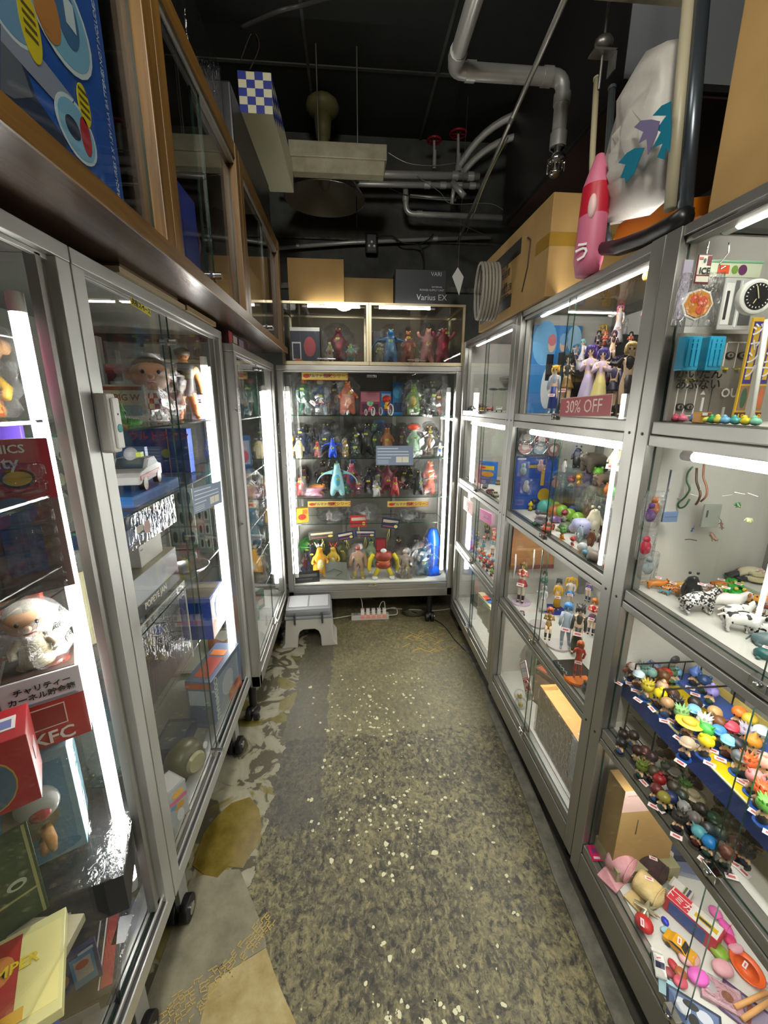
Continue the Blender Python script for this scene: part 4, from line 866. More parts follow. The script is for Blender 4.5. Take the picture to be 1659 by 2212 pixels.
def upright(col2=True):
    sk = ([],[],[]); sp = ch(sk,[(0,0,.16,.17),(0,0,.42,.19),(0,-.01,.66,.13),(0,-.03,.84,.13),(0,-.14,.82,.06)])
    for s in (-1,1): ch(sk,[(s*.2,-.03,.55,.06),(s*.24,-.1,.36,.045)],sp[2]); ch(sk,[(s*.1,-.04,.06,.07),(s*.11,-.14,.03,.05)],sp[0])
    e = MB(); f = MB()
    for s in (-1,1): e.sph((s*.10,0,.96),(.045,.03,.045),8,5); f.sph((s*.055,-.14,.88),.016,6,4)
    return [('body',skin(*sk,1),0),('ear',MS(e),1),('face_print',MS(f),'k'),('belly',MS(MB().sph((0,-.075,.38),(.13,.13,.22),10,8)),2)]
PROTO['a_up'] = upright()
def car(kind='car'):
    pr = [(-.5,.10),(-.5,.20),(-.44,.25),(-.20,.28),(-.08,.40),(.22,.40),(.36,.29),(.5,.26),(.5,.10)]
    T = Matrix(((0,0,1,0),(1,0,0,0),(0,1,0,0),(0,0,0,1))); b = MB().prism(pr,-.21,.21,T=T)
    w = MB().prism([(-.17,.285),(-.07,.385),(.20,.385),(.32,.295)],-.214,.214,T=T).prism([(-.22,.275),(-.09,.401),(-.05,.401),(-.17,.275)],-.17,.17,T=T)
    ps = [('body',MS(b,.02),0),('windows',MS(w),1)]
    for s in (-1,1):
        for y in (-.3,.3): ps.append(('wheel',MS(MB().cyl((s*.15,y,.09),(s*.22,y,.09),.09,n=14)),'k'))
    return ps
PROTO['car'] = car()
PROTO['ball'] = [('shell',MS(MB().sph((0,0,.5),.5,16,12)),0),('toy',MS(MB().sph((0,0,.4),(.22,.2,.25),10,8).sph((0,-.1,.62),.14,8,6)),1)]
NAMES = dict(girl='anime_figure',bob='anime_figure',twin='anime_figure',dress='anime_figure',gown='anime_figure',suit='anime_figure',body='anime_figure',wild='anime_figure',sit='anime_figure',reach='anime_figure',strong='wrestler_doll',robot='robot_toy',car='toy_car',ball='toy_capsule')
def cname(k): return NAMES.get(k) or ('mini_figure' if k[:2] == 'c_' else 'monster_toy' if k[:2] == 'm_' else 'animal_toy')
CATS = {'anime_figure': 'figure','mini_figure': 'figure','monster_toy': 'monster toy','animal_toy': 'toy animal','wrestler_doll': 'doll','robot_toy': 'robot toy','toy_car': 'toy car','toy_capsule': 'capsule'}
DK = mat('#1a1410',.3); YE = mat('#e8d45a',.3); TAGM = mat('#e9dfdc',.5); TAGR = mat('#c8575a',.5); TAGY = mat('#c9d62b',.5)
TM = {}
def tagmesh(yel):
    if yel not in TM:
        mb = MB().box((-.5,-.02,0),(.5,.0,.45)); mb.box((-.3,-.03,.14),(.3,-.02,.32),1); m = mb.mesh([TAGY,GROOVE] if yel else [TAGM,TAGR]); TM[yel] = m
    return TM[yel]
def ptag(p,loc,w,rz=0,rx=-.6,yel=False): return link('price_tag',tagmesh(yel),p,loc,(rx,0,rz),w)
def gm(c):
    if c is None: return DK
    if isinstance(c,bpy.types.Material): return c
    if c in _M: return _M[c]
    return mat(c,.42)
def make(kind,loc,size,rz,cols,label,group=None,tg=None,rot=None,scale=None,name=None,skip=()):
    nm = name or cname(kind); o = thing(nm,label,CATS.get(nm,'toy'),loc,rz,group,rot)
    for pn,me,c in PROTO[kind]:
        if pn in skip: continue
        if isinstance(c,int) and c < len(cols) and cols[c] is None: continue
        m = DK if c == 'k' else YE if c == 'y' else gm(cols[c] if c < len(cols) else cols[-1])
        q = link(pn,me,o,scale=scale and tuple(s*size for s in scale) or size)
        q.material_slots[0].link = 'OBJECT'; q.material_slots[0].material = m
    if tg: ptag(o,(tg[0]*size,tg[1]*size,tg[2]*size),tg[3]*size if len(tg) > 3 else .3*size,0,-.4,len(tg) > 4)
    return o
PH = {k: max(max(v.co.z for v in me.vertices) for _,me,_c in ps) for k,ps in PROTO.items()}
PL = {k: max(max(max(abs(v.co.y),abs(v.co.x))*2 for v in me.vertices) for _,me,_c in ps) for k,ps in PROTO.items()}
# crumpled bag around something of size w, d, h
def bagmesh(seed,n=20,rings=12):
    rr = random.Random(seed); rg = []
    for k in range(rings+1):
        t = k/rings; w = .5*min(1,1.15*math.sin(math.pi*min(1,.12+t*.62))**.5) if t < .8 else .5*(1-(t-.8)*3.2); w = max(w,.12); d = w*(.9 if t < .7 else .5)
        rg.append((t,w,d))
    mb = MB().loft(rg,n)
    mb.v = [(x*(1+rr.uniform(-.16,.16)),y*(1+rr.uniform(-.22,.22)),z+rr.uniform(-.02,.02) if 0 < z < 1 else z) for x,y,z in mb.v]
    m = mb.mesh([BAG]); return m
BAGS = [bagmesh(i) for i in range(5)]
def bag(p,w,d,h,z=0,off=(0,0)):
    o = link('plastic_bag',random.choice(BAGS),p,(off[0],off[1],z),(0,0,random.uniform(-.4,.4)),(w,d,h)); return o
# generic package with flat print; faces: F front (-Y), T top, S side (+X), L side (-X)
def pack(name,label,cat,loc,dim,rz,body,art=(),group=None,rot=None,bevel=.0015,lid=None,txt=()):
    w,d,h = dim; o = thing(name,label,cat,loc,rz,group,rot)
    part('body',MB().box((-w/2,-d/2,0),(w/2,d/2,h)),gm(body),o,bevel)
    fr = {'F': (Matrix.Translation((-w/2,-d/2,0)) @ FX,w,h),'T': (FT((-w/2,-d/2,h),(1,0,0),(0,1,0)),w,d),'S': (FT((w/2,-d/2,0),(0,1,0),(0,0,1)),d,h),'L': (FT((-w/2,d/2,0),(0,-1,0),(0,0,1)),d,h)}
    mats = []; mb = MB()
    for i,a in enumerate(art):
        f,sh,u,v,aw,ah,c = a[:7]; M,fw,fh = fr[f]; m = gm(c)
        if m not in mats: mats.append(m)
        mi = mats.index(m); z = .0003+.00025*(i+1)
        if sh == 'r': mb.box((u*fw,v*fh,0),((u+aw)*fw,(v+ah)*fh,z),mi,M)
        else:
            n = 18; mb.prism([((u+aw/2+aw/2*math.cos(2*math.pi*k/n))*fw,(v+ah/2+ah/2*math.sin(2*math.pi*k/n))*fh) for k in range(n)],0,z,mi,M)
    if art: part('print',mb,mats,o)
    for f,s,u,v,size,c in [x[:6] for x in txt]:
        M,fw,fh = fr[f]; text(s,o,M @ Matrix.Translation((u*fw,v*fh,.0006+.00025*len(art))),size,gm(c),bold=.018)
    return o
# ================================================================= END SHOWCASE CONTENT
SKN = '#e6c09c'
GB = 'bagged toys in the end showcase'
def bt(kind,px,by,ty,z,cols,label,Y=2.73,bg=True,rz=0,tg=None,wide=.62,grp=GB):
    p = at(px,by,Y=Y); p.z = z+.001; h = max(.03,hgt(p,ty)); hh = min(h*1.12,(.22,.24)[z < 1])/PH[kind]
    o = make(kind,p,hh,rz,cols,label,grp,tg)
    if bg: bag(o,hh*wide,hh*wide*.6,hh*1.06)
    ptag(o,(random.uniform(-.05,.05)*hh,-hh*.34,hh*random.uniform(.45,.75)),.022,0,0,True)
    return o
def bcard(px0,py0,px1,py1,Y,z,d,col,art,label,name='boxed_toy',txt=(),rz=0,cat='box',grp=None):
    a = at(px0,py1,Y=Y); b = at(px1,py0,Y=Y); w = b.x-a.x; h = at((px0+px1)/2,py0,Y=Y).z-z-.001
    return pack(name,label,cat,((a.x+b.x)/2,Y+d/2,z+.001),(w,d,max(h,.02)),rz,col,art,grp,None,.001,None,txt)
z = 1.43
bt('strong',634,897,826,z,['#1f6b50','#c9783a','#e8e4da','#2c7d5c'],'dark green caped doll at the far end of the top showcase row',rz=-10,wide=.8)
bt('strong',664,893,829,z,['#24563a','#1d3b2a','#2f5f3e','#1d3b2a'],'plain dark green doll second on the top showcase row',Y=2.80)
o = bt('strong',694,896,828,z,['#2a4a66','#d6b58a','#c9c2ae','#8fa6ad'],'navy and cream masked doll in a bag with red kana lettering',wide=.95)
text('グラモン',o,FXm(0,-.06,.07),.028,mat('#b01e2c',.5))
bt('m_slim',727,893,832,z,['#1e3a55','#c98a5c','#b9ad93','#23415c'],'navy faced bag toy behind the pink armadillo monster',Y=2.84)
bt('m_fat',751,897,828,z,['#e0734a','#e8a07a','#c9506a'],'pink and orange round backed monster on the top showcase row',wide=.7,rz=15)
bcard(778,845,822,890,2.86,z,.02,'#8a3a55',[('F','r',.05,.55,.9,.4,'#c97a8a'),('F','r',.1,.1,.8,.35,'#4a2438')],'magenta picture card behind the small tricycle riders')
bcard(822,845,846,888,2.87,z,.02,'#2f6db0',[('F','r',.1,.6,.8,.3,'#8ec0e0')],'pale blue picture card behind the yellow tricycle rider')
bcard(848,826,871,886,2.84,z,.02,'#1d78b5',[('F','e',.05,.5,.9,.4,'#49a8d8'),('F','r',.1,.08,.8,.3,'#123a63')],'bright blue hanging card beside the green and yellow monster')
def trike(px,by,ty,c1,c2,label):
    p = at(px,by,Y=2.70); p.z = z; h = hgt(p,ty); o = make('c_cap',(p.x,p.y,z+h*.22),h*.7,20,[c1,c2,c1,c2,c1],label,GB,name='tricycle_rider')
    mb = MB()
    for dx,dy,r in ((0,-.45,.26),(-.22,.2,.18),(.22,.2,.18)): mb.tube([(dx*h,dy*h+math.cos(a*math.pi/6)*r*h,(r-.22)*h+math.sin(a*math.pi/6)*r*h) for a in range(13)],h*.03,6)
    part('wheel',mb,mat('#c9c9c9',.3),o,kind='stuff'); part('frame',MB().tube([(0,-.45*h,.1*h),(0,-.2*h,.3*h),(0,.2*h,.02*h)],h*.03,6),mat('#b3222a',.4),o)
trike(800,896,862,'#d85f86','#7fb08a','pink figure riding a tiny tricycle in the top showcase row'); trike(836,896,850,'#e5b72a','#c8341f','yellow figure riding a tiny red tricycle in the top showcase row')
o = bt('m_horn',893,896,826,z,['#7cb04a','#d8c23c','#2f9a5c'],'green and yellow horned monster in a bag with red kana',wide=.9,rz=-15); text('ルモン',o,FXm(0,-.065,.06),.028,mat('#b01e2c',.5))
bt('m_raise',933,892,814,z,['#2c332e','#39423a','#22271f'],'black green rough skinned monster at the locker end of top row',wide=.9,rz=10)
bt('m_slim',955,892,846,z,['#b33a36','#8a2a2c','#5c1f22'],'small red monster beside the black green monster',Y=2.8)
z = 1.163
bt('m_slim',623,993,922,z,['#e5b54a','#e0704a','#c83a2f'],'yellow toy with a red pointed head by the first lamp')
bt('m_fat',646,986,926,z,['#1f2f4a','#2c4060','#162236'],'navy monster behind the cream egg shaped toy',Y=2.80)
bt('a_up',647,993,951,z,['#d9c8a0','#d9c8a0','#e6dbc0'],'cream egg shaped rabbit toy without a bag',Y=2.66,bg=False)
bt('m_slim',686,993,956,z,['#d0474a','#e3a09a','#d0474a'],'small clear and red toy in a knotted bag',wide=.75)
bt('m_fat',706,988,918,z,['#23324a','#39495c','#141d2b'],'dark navy toy in a tall knotted bag behind the blue monster',Y=2.82,wide=.9)
bt('m_wing',719,993,949,z,['#1440c0','#2d62e0','#0e2d8c'],'bright blue glossy seated monster without a bag',bg=False,Y=2.66)
bt('m_slim',746,987,953,z,['#c9a04a','#8a7440','#b5893a'],'mustard toy in a clear bag beside the blue monster')
bt('m_ears',766,988,953,z,['#2f5c55','#6b7a4a','#2f5c55'],'teal eared toy in a clear bag, middle of the second row',Y=2.74)
bt('m_raise',793,990,905,z,['#1a1c1c','#2c2e2c','#111111'],'tall black spiny monster at the middle of the second row',bg=False,Y=2.78)
bt('m_slim',809,985,914,z,['#7fae8e','#a9c9b0','#6b9c7c'],'pale sea green toy behind the grey notice',Y=2.84,wide=.8)
bt('m_horn',836,988,922,z,['#c8743a','#e0a04a','#7a3a8a'],'orange and purple flame headed monster behind the notice',Y=2.80,wide=.85)
bcard(806,908,830,935,2.9,z+.12,.01,'#2a6fa8',[('F','r',.15,.15,.7,.7,'#1d4f80')],'blue tilted square card over the sea green toy',rz=8)
bt('m_cap',894,988,924,z,['#8fbf95','#a8d0aa','#e8533a'],'pale green monster under a knobbly red dome',wide=.8,Y=2.68)
bt('m_slim',924,992,924,z,['#5c4a2c','#86603a','#3d3220'],'slender brown monster with a green top beside white rod',Y=2.74)
bt('m_wing',953,990,958,z,['#d5d8e2','#2f3f8c','#d5d8e2'],'white and navy winged toy at the locker end of second row')
z = .905
bt('m_slim',628,1062,1034,z,['#c83a3a','#e0d6d0','#a02a2a'],'small red and white toy in a bag by the first lamp')
p = at(672,1080,Y=2.70); o = make('a_lie',(p.x,p.y,z),.17,80,['#d98aa6','#e6a9bd'],'pink spotted toy lying in a bag on the third row',GB); bag(o,.17,.2,.09)
p = at(685,1042,Y=2.78); o = make('a_lie',(p.x,p.y,z+.03),.14,60,['#d98a1f','#3a2a14'],'striped orange bee toy on a wire stand',GB,rot=(0,-.5,1.1)); part('stand',MB().cyl((0,0,-.03),(0,0,.03),.003),CHROME,o)
bt('m_wing',729,1080,1006,z,['#8fc0c9','#4a9ab0','#5f93a0'],'pale blue finned toy with a pointed grey head',bg=False,Y=2.66)
bt('m_horn',760,1030,998,z,['#c95a78','#3a55b8','#2f46a0'],'pink toy with blue spikes behind the finned toy',Y=2.86)
bt('m_fat',747,1075,1040,z,['#1f5c50','#2d7a68','#174a40'],'dark teal round toy between finned toy and red doll',Y=2.76,bg=False)
bt('m_fat',773,1072,1030,z,['#7a2a4a','#b04a60','#4a2a6a'],'purple red doll in the middle of the third row',Y=2.78)
bt('m_plain',797,1072,1018,z,['#1c2440','#7a2433','#121a30'],'dark navy and red toy beside the shelf standard',Y=2.80)
bt('m_raise',836,1068,1006,z,['#5c1f2c','#7a2a3a','#8a2430'],'maroon bat eared monster with a white badge',Y=2.76,bg=False)
bt('m_wing',853,1078,1032,z,['#8a1f26','#b03a3a','#6a151c'],'red dragon toy in front of the maroon monster',Y=2.68,bg=False)
bt('m_fat',814,1075,1044,z,['#a9a49a','#c9c4b8','#8a857c'],'small clear grey toy below the shelf standard',Y=2.68)
bt('m_wing',903,1077,1020,z,['#1c2122','#2c3233','#15191a'],'black winged reptile toy with its beak open',Y=2.70,bg=False)
bt('m_slim',948,1074,1000,z,['#c04a2c','#d8703a','#a03a20'],'rust red monster in a bag at the end of the third row',wide=.8)
bt('m_slim',884,1060,1012,z,['#3a3330','#5c4a40','#2a2422'],'dim brown toy behind the black winged reptile',Y=2.90)
bt('m_fat',700,1062,1000,z,['#2a1a1a','#3d2424','#1a0f0f'],'dim dark figure behind the striped bee',Y=2.92)
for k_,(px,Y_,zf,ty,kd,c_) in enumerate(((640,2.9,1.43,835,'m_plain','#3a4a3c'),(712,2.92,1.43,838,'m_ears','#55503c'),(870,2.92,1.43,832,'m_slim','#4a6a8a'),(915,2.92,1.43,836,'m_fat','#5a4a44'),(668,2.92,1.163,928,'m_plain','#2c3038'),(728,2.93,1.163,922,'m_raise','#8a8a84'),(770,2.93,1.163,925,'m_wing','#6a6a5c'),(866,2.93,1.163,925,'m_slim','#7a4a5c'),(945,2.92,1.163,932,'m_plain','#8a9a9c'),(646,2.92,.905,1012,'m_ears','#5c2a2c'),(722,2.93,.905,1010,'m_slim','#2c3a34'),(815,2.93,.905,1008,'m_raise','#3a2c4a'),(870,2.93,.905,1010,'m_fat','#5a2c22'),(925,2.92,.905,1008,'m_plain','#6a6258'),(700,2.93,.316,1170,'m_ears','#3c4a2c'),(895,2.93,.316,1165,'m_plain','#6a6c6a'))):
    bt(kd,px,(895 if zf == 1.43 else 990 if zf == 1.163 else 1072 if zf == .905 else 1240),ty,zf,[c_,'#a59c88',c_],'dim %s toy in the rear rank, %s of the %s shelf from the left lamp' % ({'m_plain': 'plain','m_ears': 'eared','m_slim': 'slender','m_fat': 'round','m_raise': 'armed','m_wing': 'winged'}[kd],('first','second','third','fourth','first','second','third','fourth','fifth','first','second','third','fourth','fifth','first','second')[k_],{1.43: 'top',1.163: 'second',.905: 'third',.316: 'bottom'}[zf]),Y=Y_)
# yellow shelf signs
for (x0,x1,y0,y1,zz,l) in ((652,751,804,821,1.66,'yellow kana shelf sign under the top rail of the end showcase'),(665,757,1082,1096,.905,'yellow kana shelf sign on the third shelf edge by the first lamp'),(837,924,1082,1096,.905,'yellow kana shelf sign on the third shelf edge by the lockers')):
    a,b = at(x0,y1,Y=2.655),at(x1,y0,Y=2.655); w = b.x-a.x; h = b.z-a.z
    o = pack('shelf_sign',l,'sign',((a.x+b.x)/2,2.6565,a.z),(w,.002,h),0,'#d9bf5a',[('F','r',0,.0,1,.06,'#b3262c'),('F','e',.03,.25,.14,.5,'#c4402c')],'yellow shelf signs',txt=(('F','ブルマァクの',.37,.5,.022,'#3f3c86'),('F','怪獣シリーズ',.76,.5,.026,'#b5262c')))
# lower half shelf: crumpled bags, header cards
z = .70
def lump(px,by,ty,wpx,label,cols,Y=2.84):
    p = at(px,by,Y=Y); p.z = z+.001; h = hgt(p,ty); w = at(px+wpx/2,by,Y=Y).x-at(px-wpx/2,by,Y=Y).x
    o = make('m_fat',p,h*.8,random.uniform(-40,40),cols,label,GB); bag(o,w,w*.6,h); bag(o,w*.8,w*.5,h*.8,off=(w*.1,-.02)); return o
lump(712,1142,1094,62,'white crumpled bag holding a red and white striped toy',['#d9d3cc','#c84a50','#b9b4aa'])
lump(752,1142,1090,50,'white crumpled bag holding a grey green toy',['#a9b3a6','#7f8c7c','#8d9a8c'],2.9)
lump(792,1142,1086,64,'largest crumpled clear bag in the middle of the half shelf',['#b9b7b2','#8f8d88','#a09e98'])
lump(868,1142,1096,66,'crumpled clear bag with navy toy behind the second yellow sign',['#23305c','#c9c9d0','#3a4a80'])
lump(900,1142,1102,40,'crumpled clear bag at the locker end of the half shelf',['#bfc4cc','#8a93a0','#4a6a90'],2.9)
bcard(640,1098,664,1140,2.80,z,.04,'#c9a02c',[('F','e',.1,.2,.7,.4,'#b5302a'),('F','r',.5,.6,.4,.3,'#a8642a')],'yellow and red box leaning at the start of the half shelf',rz=20)
for px0,py0,px1,py1,c,l in ((757,1112,792,1138,'#a5242c','red header card on a bag in the middle of the half shelf'),(822,1118,861,1142,'#23264c','navy header card on a bag under the second yellow sign'),(668,1146,724,1164,'#3a4038','grey green folded header card hanging below the half shelf'),(730,1148,766,1166,'#1f264a','navy header card hanging below the half shelf beside the green one'),(767,1144,811,1160,'#1d2c55','wide blue header card hanging below the middle of the half shelf')):
    a,b = at(px0,py1,Y=2.78),at(px1,py0,Y=2.78); w,h = b.x-a.x,b.z-a.z
    o = pack('header_card',l,'card',((a.x+b.x)/2,2.775,a.z),(w,.0015,h),0,c,[('F','r',.08,.55,.84,.25,'#b9a890'),('F','r',.1,.15,.6,.12,'#8a4a40'),('F','e',.72,.12,.2,.3,'#c9b45a')],rot=(0,random.uniform(-.25,.2),0))
    part('hanging_string',MB().tube([(0,0,0),(.008,0,-.05),(0,0,-.09),(-.008,0,-.05),(0,0,0)],.0015,5),mat('#b9b04a',.6),o)
z = .316
bt('m_slim',662,1228,1150,z,['#2c2a40','#3a2c3a','#b02a30'],'leaning dark figure with a red capped head behind yellow toys',Y=2.84)
bt('c_cap',657,1215,1148,z,['#c9a58a','#3f8c3a','#b02a3a','#232c5c','#232c5c'],'small figure with a green cap beside the first lamp',Y=2.90,bg=False)
p = at(692,1254,Y=2.72); o = make('m_horn',(p.x,p.y,z+.001),.255,15,['#d89a1c','#e0cf9a','#e8e2cc'],'tall yellow horned monster with white crest, first of two','yellow horned monsters'); ptag(o,(0,-.08,.12),.02,yel=True)
p = at(722,1250,Y=2.80); o = make('m_horn',(p.x,p.y,z+.001),.225,-15,['#c9a83a','#dcc98a','#c8302c'],'yellow horned monster with a red crest behind the flat bag','yellow horned monsters')
bt('m_raise',742,1225,1160,z,['#4a4c2f','#7a7440','#33361f'],'olive monster with raised arms behind the yellow horned pair',Y=2.92,bg=False)
bcard(632,1234,684,1264,2.655,z,.004,'#151515',[('F','r',.1,.5,.8,.25,'#5a5a58'),('F','r',.1,.25,.6,.12,'#48484a'),('F','r',.03,.7,.1,.2,'#c9c22a')],'black header card with grey lettering propped in the showcase corner',rz=8,cat='card',name='header_card')
p = at(722,1262,Y=2.69); o = thing('flat_bag','flat clear bag with a grey card and cable in front row','bag',(p.x,p.y,z+.002),-12)
part('bag_film',MB().box((-.105,-.002,0),(.105,.012,.15)),ACRYL,o,.002); part('card',MB().box((-.09,.004,.01),(.09,.006,.13)),mat('#76786e',.5),o); part('cable',MB().tube([(-.05,0,.05),(0,-.004,.08),(.06,-.003,.06),(.02,-.003,.03)],.003,6),mat('#2c4a48',.4),o)
bt('strong',775,1258,1190,z,['#c99670','#b0352c','#7a2230','#d9b93a'],'muscular wrestler doll with a red cap and yellow legs',Y=2.665,rz=-5)
bt('m_horn',802,1212,1162,z,['#7c9070','#9aac88','#5f7355'],'grey green horned monster behind the wrestler doll',Y=2.9,bg=False)
p = at(828,1256,Y=2.70); p.z = z+.001; make('robot',p,hgt(p,1184)/1.02,0,['#8c2f1c','#d9c41c','#d9841c','#c9cbce'],'barrel bodied red robot toy with long yellow arms and legs',GB)
bt('m_plain',860,1215,1150,z,['#3a1f24','#5c2a30','#262226'],'dark red and black boxed toy behind the robot',Y=2.88)
bt('strong',875,1256,1194,z,['#a98f7a','#c9b8a9','#8a6a4a','#8a7050'],'translucent brown doll in a square clear bag',Y=2.69,wide=.75)
bt('m_wing',912,1254,1166,z,['#1f5c78','#2d6a80','#c9583a'],'teal monster with orange wings in a tall bag',Y=2.70,wide=.75)
p = at(943,1248,Y=2.76); o = thing('blue_toy','tall bright blue hooded toy wrapped in film by the second lamp','monster toy',(p.x,p.y,z+.001)); hh = hgt(p,1152)
part('body',MB().loft([(0,.075,.06),(.03,.07,.06),(.07,.045,.04),(.2*hh/.3,.055,.045),(.8*hh,.05,.04),(.97*hh,.03,.03),(hh,.008,.008)],14),mat('#1a55c8',.25),o); bag(o,.13,.1,hh*1.03)
bcard(812,1164,834,1182,2.88,z+.13,.03,'#7a1f28',[('F','r',.1,.1,.8,.8,'#a03038')],'small red package hanging behind the green horned monster')
# notice on the glass
def notice(a,w,h,M,label,o=None):
    o = thing('notice',label,'notice',a); L = link
    part('sheet',MB().box((0,0,0),(w,h,.001),T=M),mat('#7c8ca3',.5),o); mb = MB()
    for k,l in enumerate((.6,.9,.92,.4)): mb.box((.04*w,h*(.84-.16*k),.001),(.04*w+l*w*.92,h*(.885-.16*k),.0013),T=M)
    for k in range(3): mb.box((.04*w,h*(.24-.07*k),.001),(.34*w,h*(.26-.07*k),.0013),T=M)
    part('printed_line',mb,mat('#d0d6de',.5),o,kind='stuff')
    part('diagram',MB().box((.54*w,.14*h,.001),(.88*w,.44*h,.0014),T=M).box((.70*w,.14*h,.0014),(.71*w,.44*h,.0016),1,M),[mat('#d9d6c4',.5),mat('#8a857a',.5)],o)
a = at(812,1005,Y=2.600); b = at(893,963,Y=2.600); notice((a.x,2.6005,a.z),b.x-a.x,b.z-a.z,FX,'grey blue notice with a small diagram taped to the showcase glass')
# upper glass cases
z = 1.742
bcard(629,707,690,775,2.80,z,.09,'#1d2238',[('F','r',0,.9,1,.1,'#d9d8d2'),('F','e',.45,.2,.4,.55,'#a03a40'),('F','r',.05,.1,.3,.5,'#c9c9cc'),('F','r',.08,.14,.24,.42,'#1d2238'),('F','e',.1,.02,.3,.12,'#c8562c')],'navy toy box with a red jawed beast and white strip')
bt('m_fat',732,778,690,z,['#7a2a33','#a34a50','#4a4038'],'large dark red toy in a loose clear bag in upper case',Y=2.80,wide=.85,grp='toys in the small upper cases')
bt('m_slim',713,778,742,z,['#d9d3bd','#c24a40','#b9b39d'],'cream toy with red kana bag in the upper case',Y=2.68,grp='toys in the small upper cases')
o = bt('m_fat',758,779,746,z,['#7fb5a0','#a5cdb8','#d9d6cc'],'mint green toy in a bag with large red kana',Y=2.68,wide=1.0,grp='toys in the small upper cases'); text('かまセッ',o,FXm(0,-.055,.04),.035,mat('#b8323a',.5))
bcard(806,716,858,775,2.90,z,.05,'#1c1c1e',[('F','r',.1,.1,.8,.7,'#2c3438')],'black card box behind the blue monster in the upper case')
for (px,ty,Y,k,c,l) in ((838,716,2.74,'m_wing',['#2f7ab0','#6ba8c9','#c83a40'],'blue monster with a red lipped head in the upper case'),(818,744,2.68,'m_slim',['#8a8a70','#a9a080','#4a5c6a'],'short grey green toy at the corner of the upper case'),(880,720,2.76,'m_plain',['#8a4a38','#b05a3a','#c9483a'],'brown and orange monster with clear bag in upper case'),(923,712,2.74,'m_raise',['#c98a80','#d9a597','#b3262c'],'flesh pink monster with a red mouth in the upper case'),(964,706,2.72,'m_raise',['#a3384c','#c0304a','#7a2438'],'crimson pink monster in a wide bag beside the lockers')):
    bt(k,px,780,ty,z,c,l,Y=Y,wide=.6,grp='toys in the small upper cases')
# -------- under the end showcase
def cable(label,pts,r=.0035,m=None,name='cable'):
    return wire(name,label,pts,r,m or mat('#c9c7be',.5))
a,b = at(759,1341,Z=0),at(840,1337,Z=0); o = thing('power_strip','white six way power strip with five plugs on the floor','power strip',(a.x,a.y,0)); w = b.x-a.x
part('body',MB().box((0,0,0),(w,.05,.035)),mat('#c5c3bb',.4),o,.004)
for k in range(5):
    x = w*(.30+.145*k); pl = part('plug',MB().box((x-.013,.012,.035),(x+.013,.036,.078)),WHITE,o,.003)
    part('neon',MB().box((x-.014,-.001,.012),(x+.014,.012,.036)),mat('#d88a78',.4,emit=.15),o)
part('switch',MB().box((w*.06,.01,.035),(w*.18,.04,.04)),mat('#8f8d86',.5),o)
A = Vector((a.x,a.y,0))
cable('white cable rising from the first plug of the power strip',[A+V(w*.3,.025,.078),A+V(w*.28,.03,.14),A+V(w*.18,.06,.2),A+V(w*.3,.15,.1),A+V(w*.6,.3,.02)])
cable('white cable arching between plugs of the power strip',[A+V(w*.74,.025,.078),A+V(w*.8,.03,.12),A+V(w*.88,.03,.125),A+V(w*.9,.025,.078)])
cable('white supply cable looping out of the end of the strip',[A+V(w,.025,.02),A+V(w+.06,.02,.03),A+V(w+.05,.08,.05),A+V(w-.05,.1,.02),A+V(w*.4,.1,.01),A+V(.0,.06,.01),A+V(-.25,.0,.004)])
cable('white cable running along the floor behind the castor',[A+V(w,.15,.01),A+V(.5,.12,.004),A+V(.62,.1,.004),A+V(.75,.12,.004)])
cable('black cable along the kerb under the lockers',[A+V(.45,.1,.004),at(950,1345,Z=.004),at(985,1385,Z=.004),at(1020,1420,Z=.004)],.003,RUB)
o = thing('cable_coil','coil of dark cable lying under the end showcase','cable',at(895,1325,Z=0)); part('coil',MB().tube([(.09*math.cos(k*.5),.06*math.sin(k*.5),.006+.0006*k) for k in range(45)],.004,6),mat('#3a3a26',.5),o)
o = thing('storage_bag','pale crumpled sack in the dark below the end showcase','bag',(.32,3.12,0)); mb = MB().loft([(0,.2,.10),(.08,.22,.12),(.14,.18,.1),(.16,.1,.06)],16); mb.v = [(x+random.uniform(-.01,.01),y+random.uniform(-.01,.01),z_) for x,y,z_ in mb.v]; part('sack',mb,mat('#77746c',.7),o)
# step stool box
p = at(667,1402,Z=0); sx,sy = at(606,1403,Z=0),at(728,1390,Z=0); o = thing('step_stool','pale grey plastic step stool with a padded grey lid and clips','stool',((sx.x+sy.x)/2,2.475,0),3)
W2 = (sy.x-sx.x)/2; H2 = .20; mb = MB()
outer = [(-W2,0),(-W2*.42,0),(-W2*.40,.075),(-W2*.33,.11),(-W2*.2,.125),(W2*.2,.125),(W2*.33,.11),(W2*.40,.075),(W2*.42,0),(W2,0),(W2*.88,.03),(W2*.80,H2),(-W2*.80,H2),(-W2*.88,.03)]
T = Matrix(((1,0,0,0),(0,0,-1,.115),(0,1,0,0),(0,0,0,1)))
part('body',mb.prism(outer,0,.22,T=T),mat('#b5b2a8',.5),o,.006)
lid = MB().box((-W2*.83,-.115,H2+.001),(W2*.83,.105,H2+.02)); part('lid_rim',lid,mat('#87888a',.45),o,.006)
part('lid',MB().loft([(H2+.02,W2*.80,.14),(H2+.05,W2*.80,.14),(H2+.07,W2*.72,.125),(H2+.074,W2*.5,.09)],4,T=Matrix.Identity(4),smooth=False),mat('#9a9b9d',.45),o) if 0 else part('lid',MB().box((-W2*.80,-.112,H2+.02),(W2*.80,.100,H2+.07)),mat('#84858a',.5),o,.02)
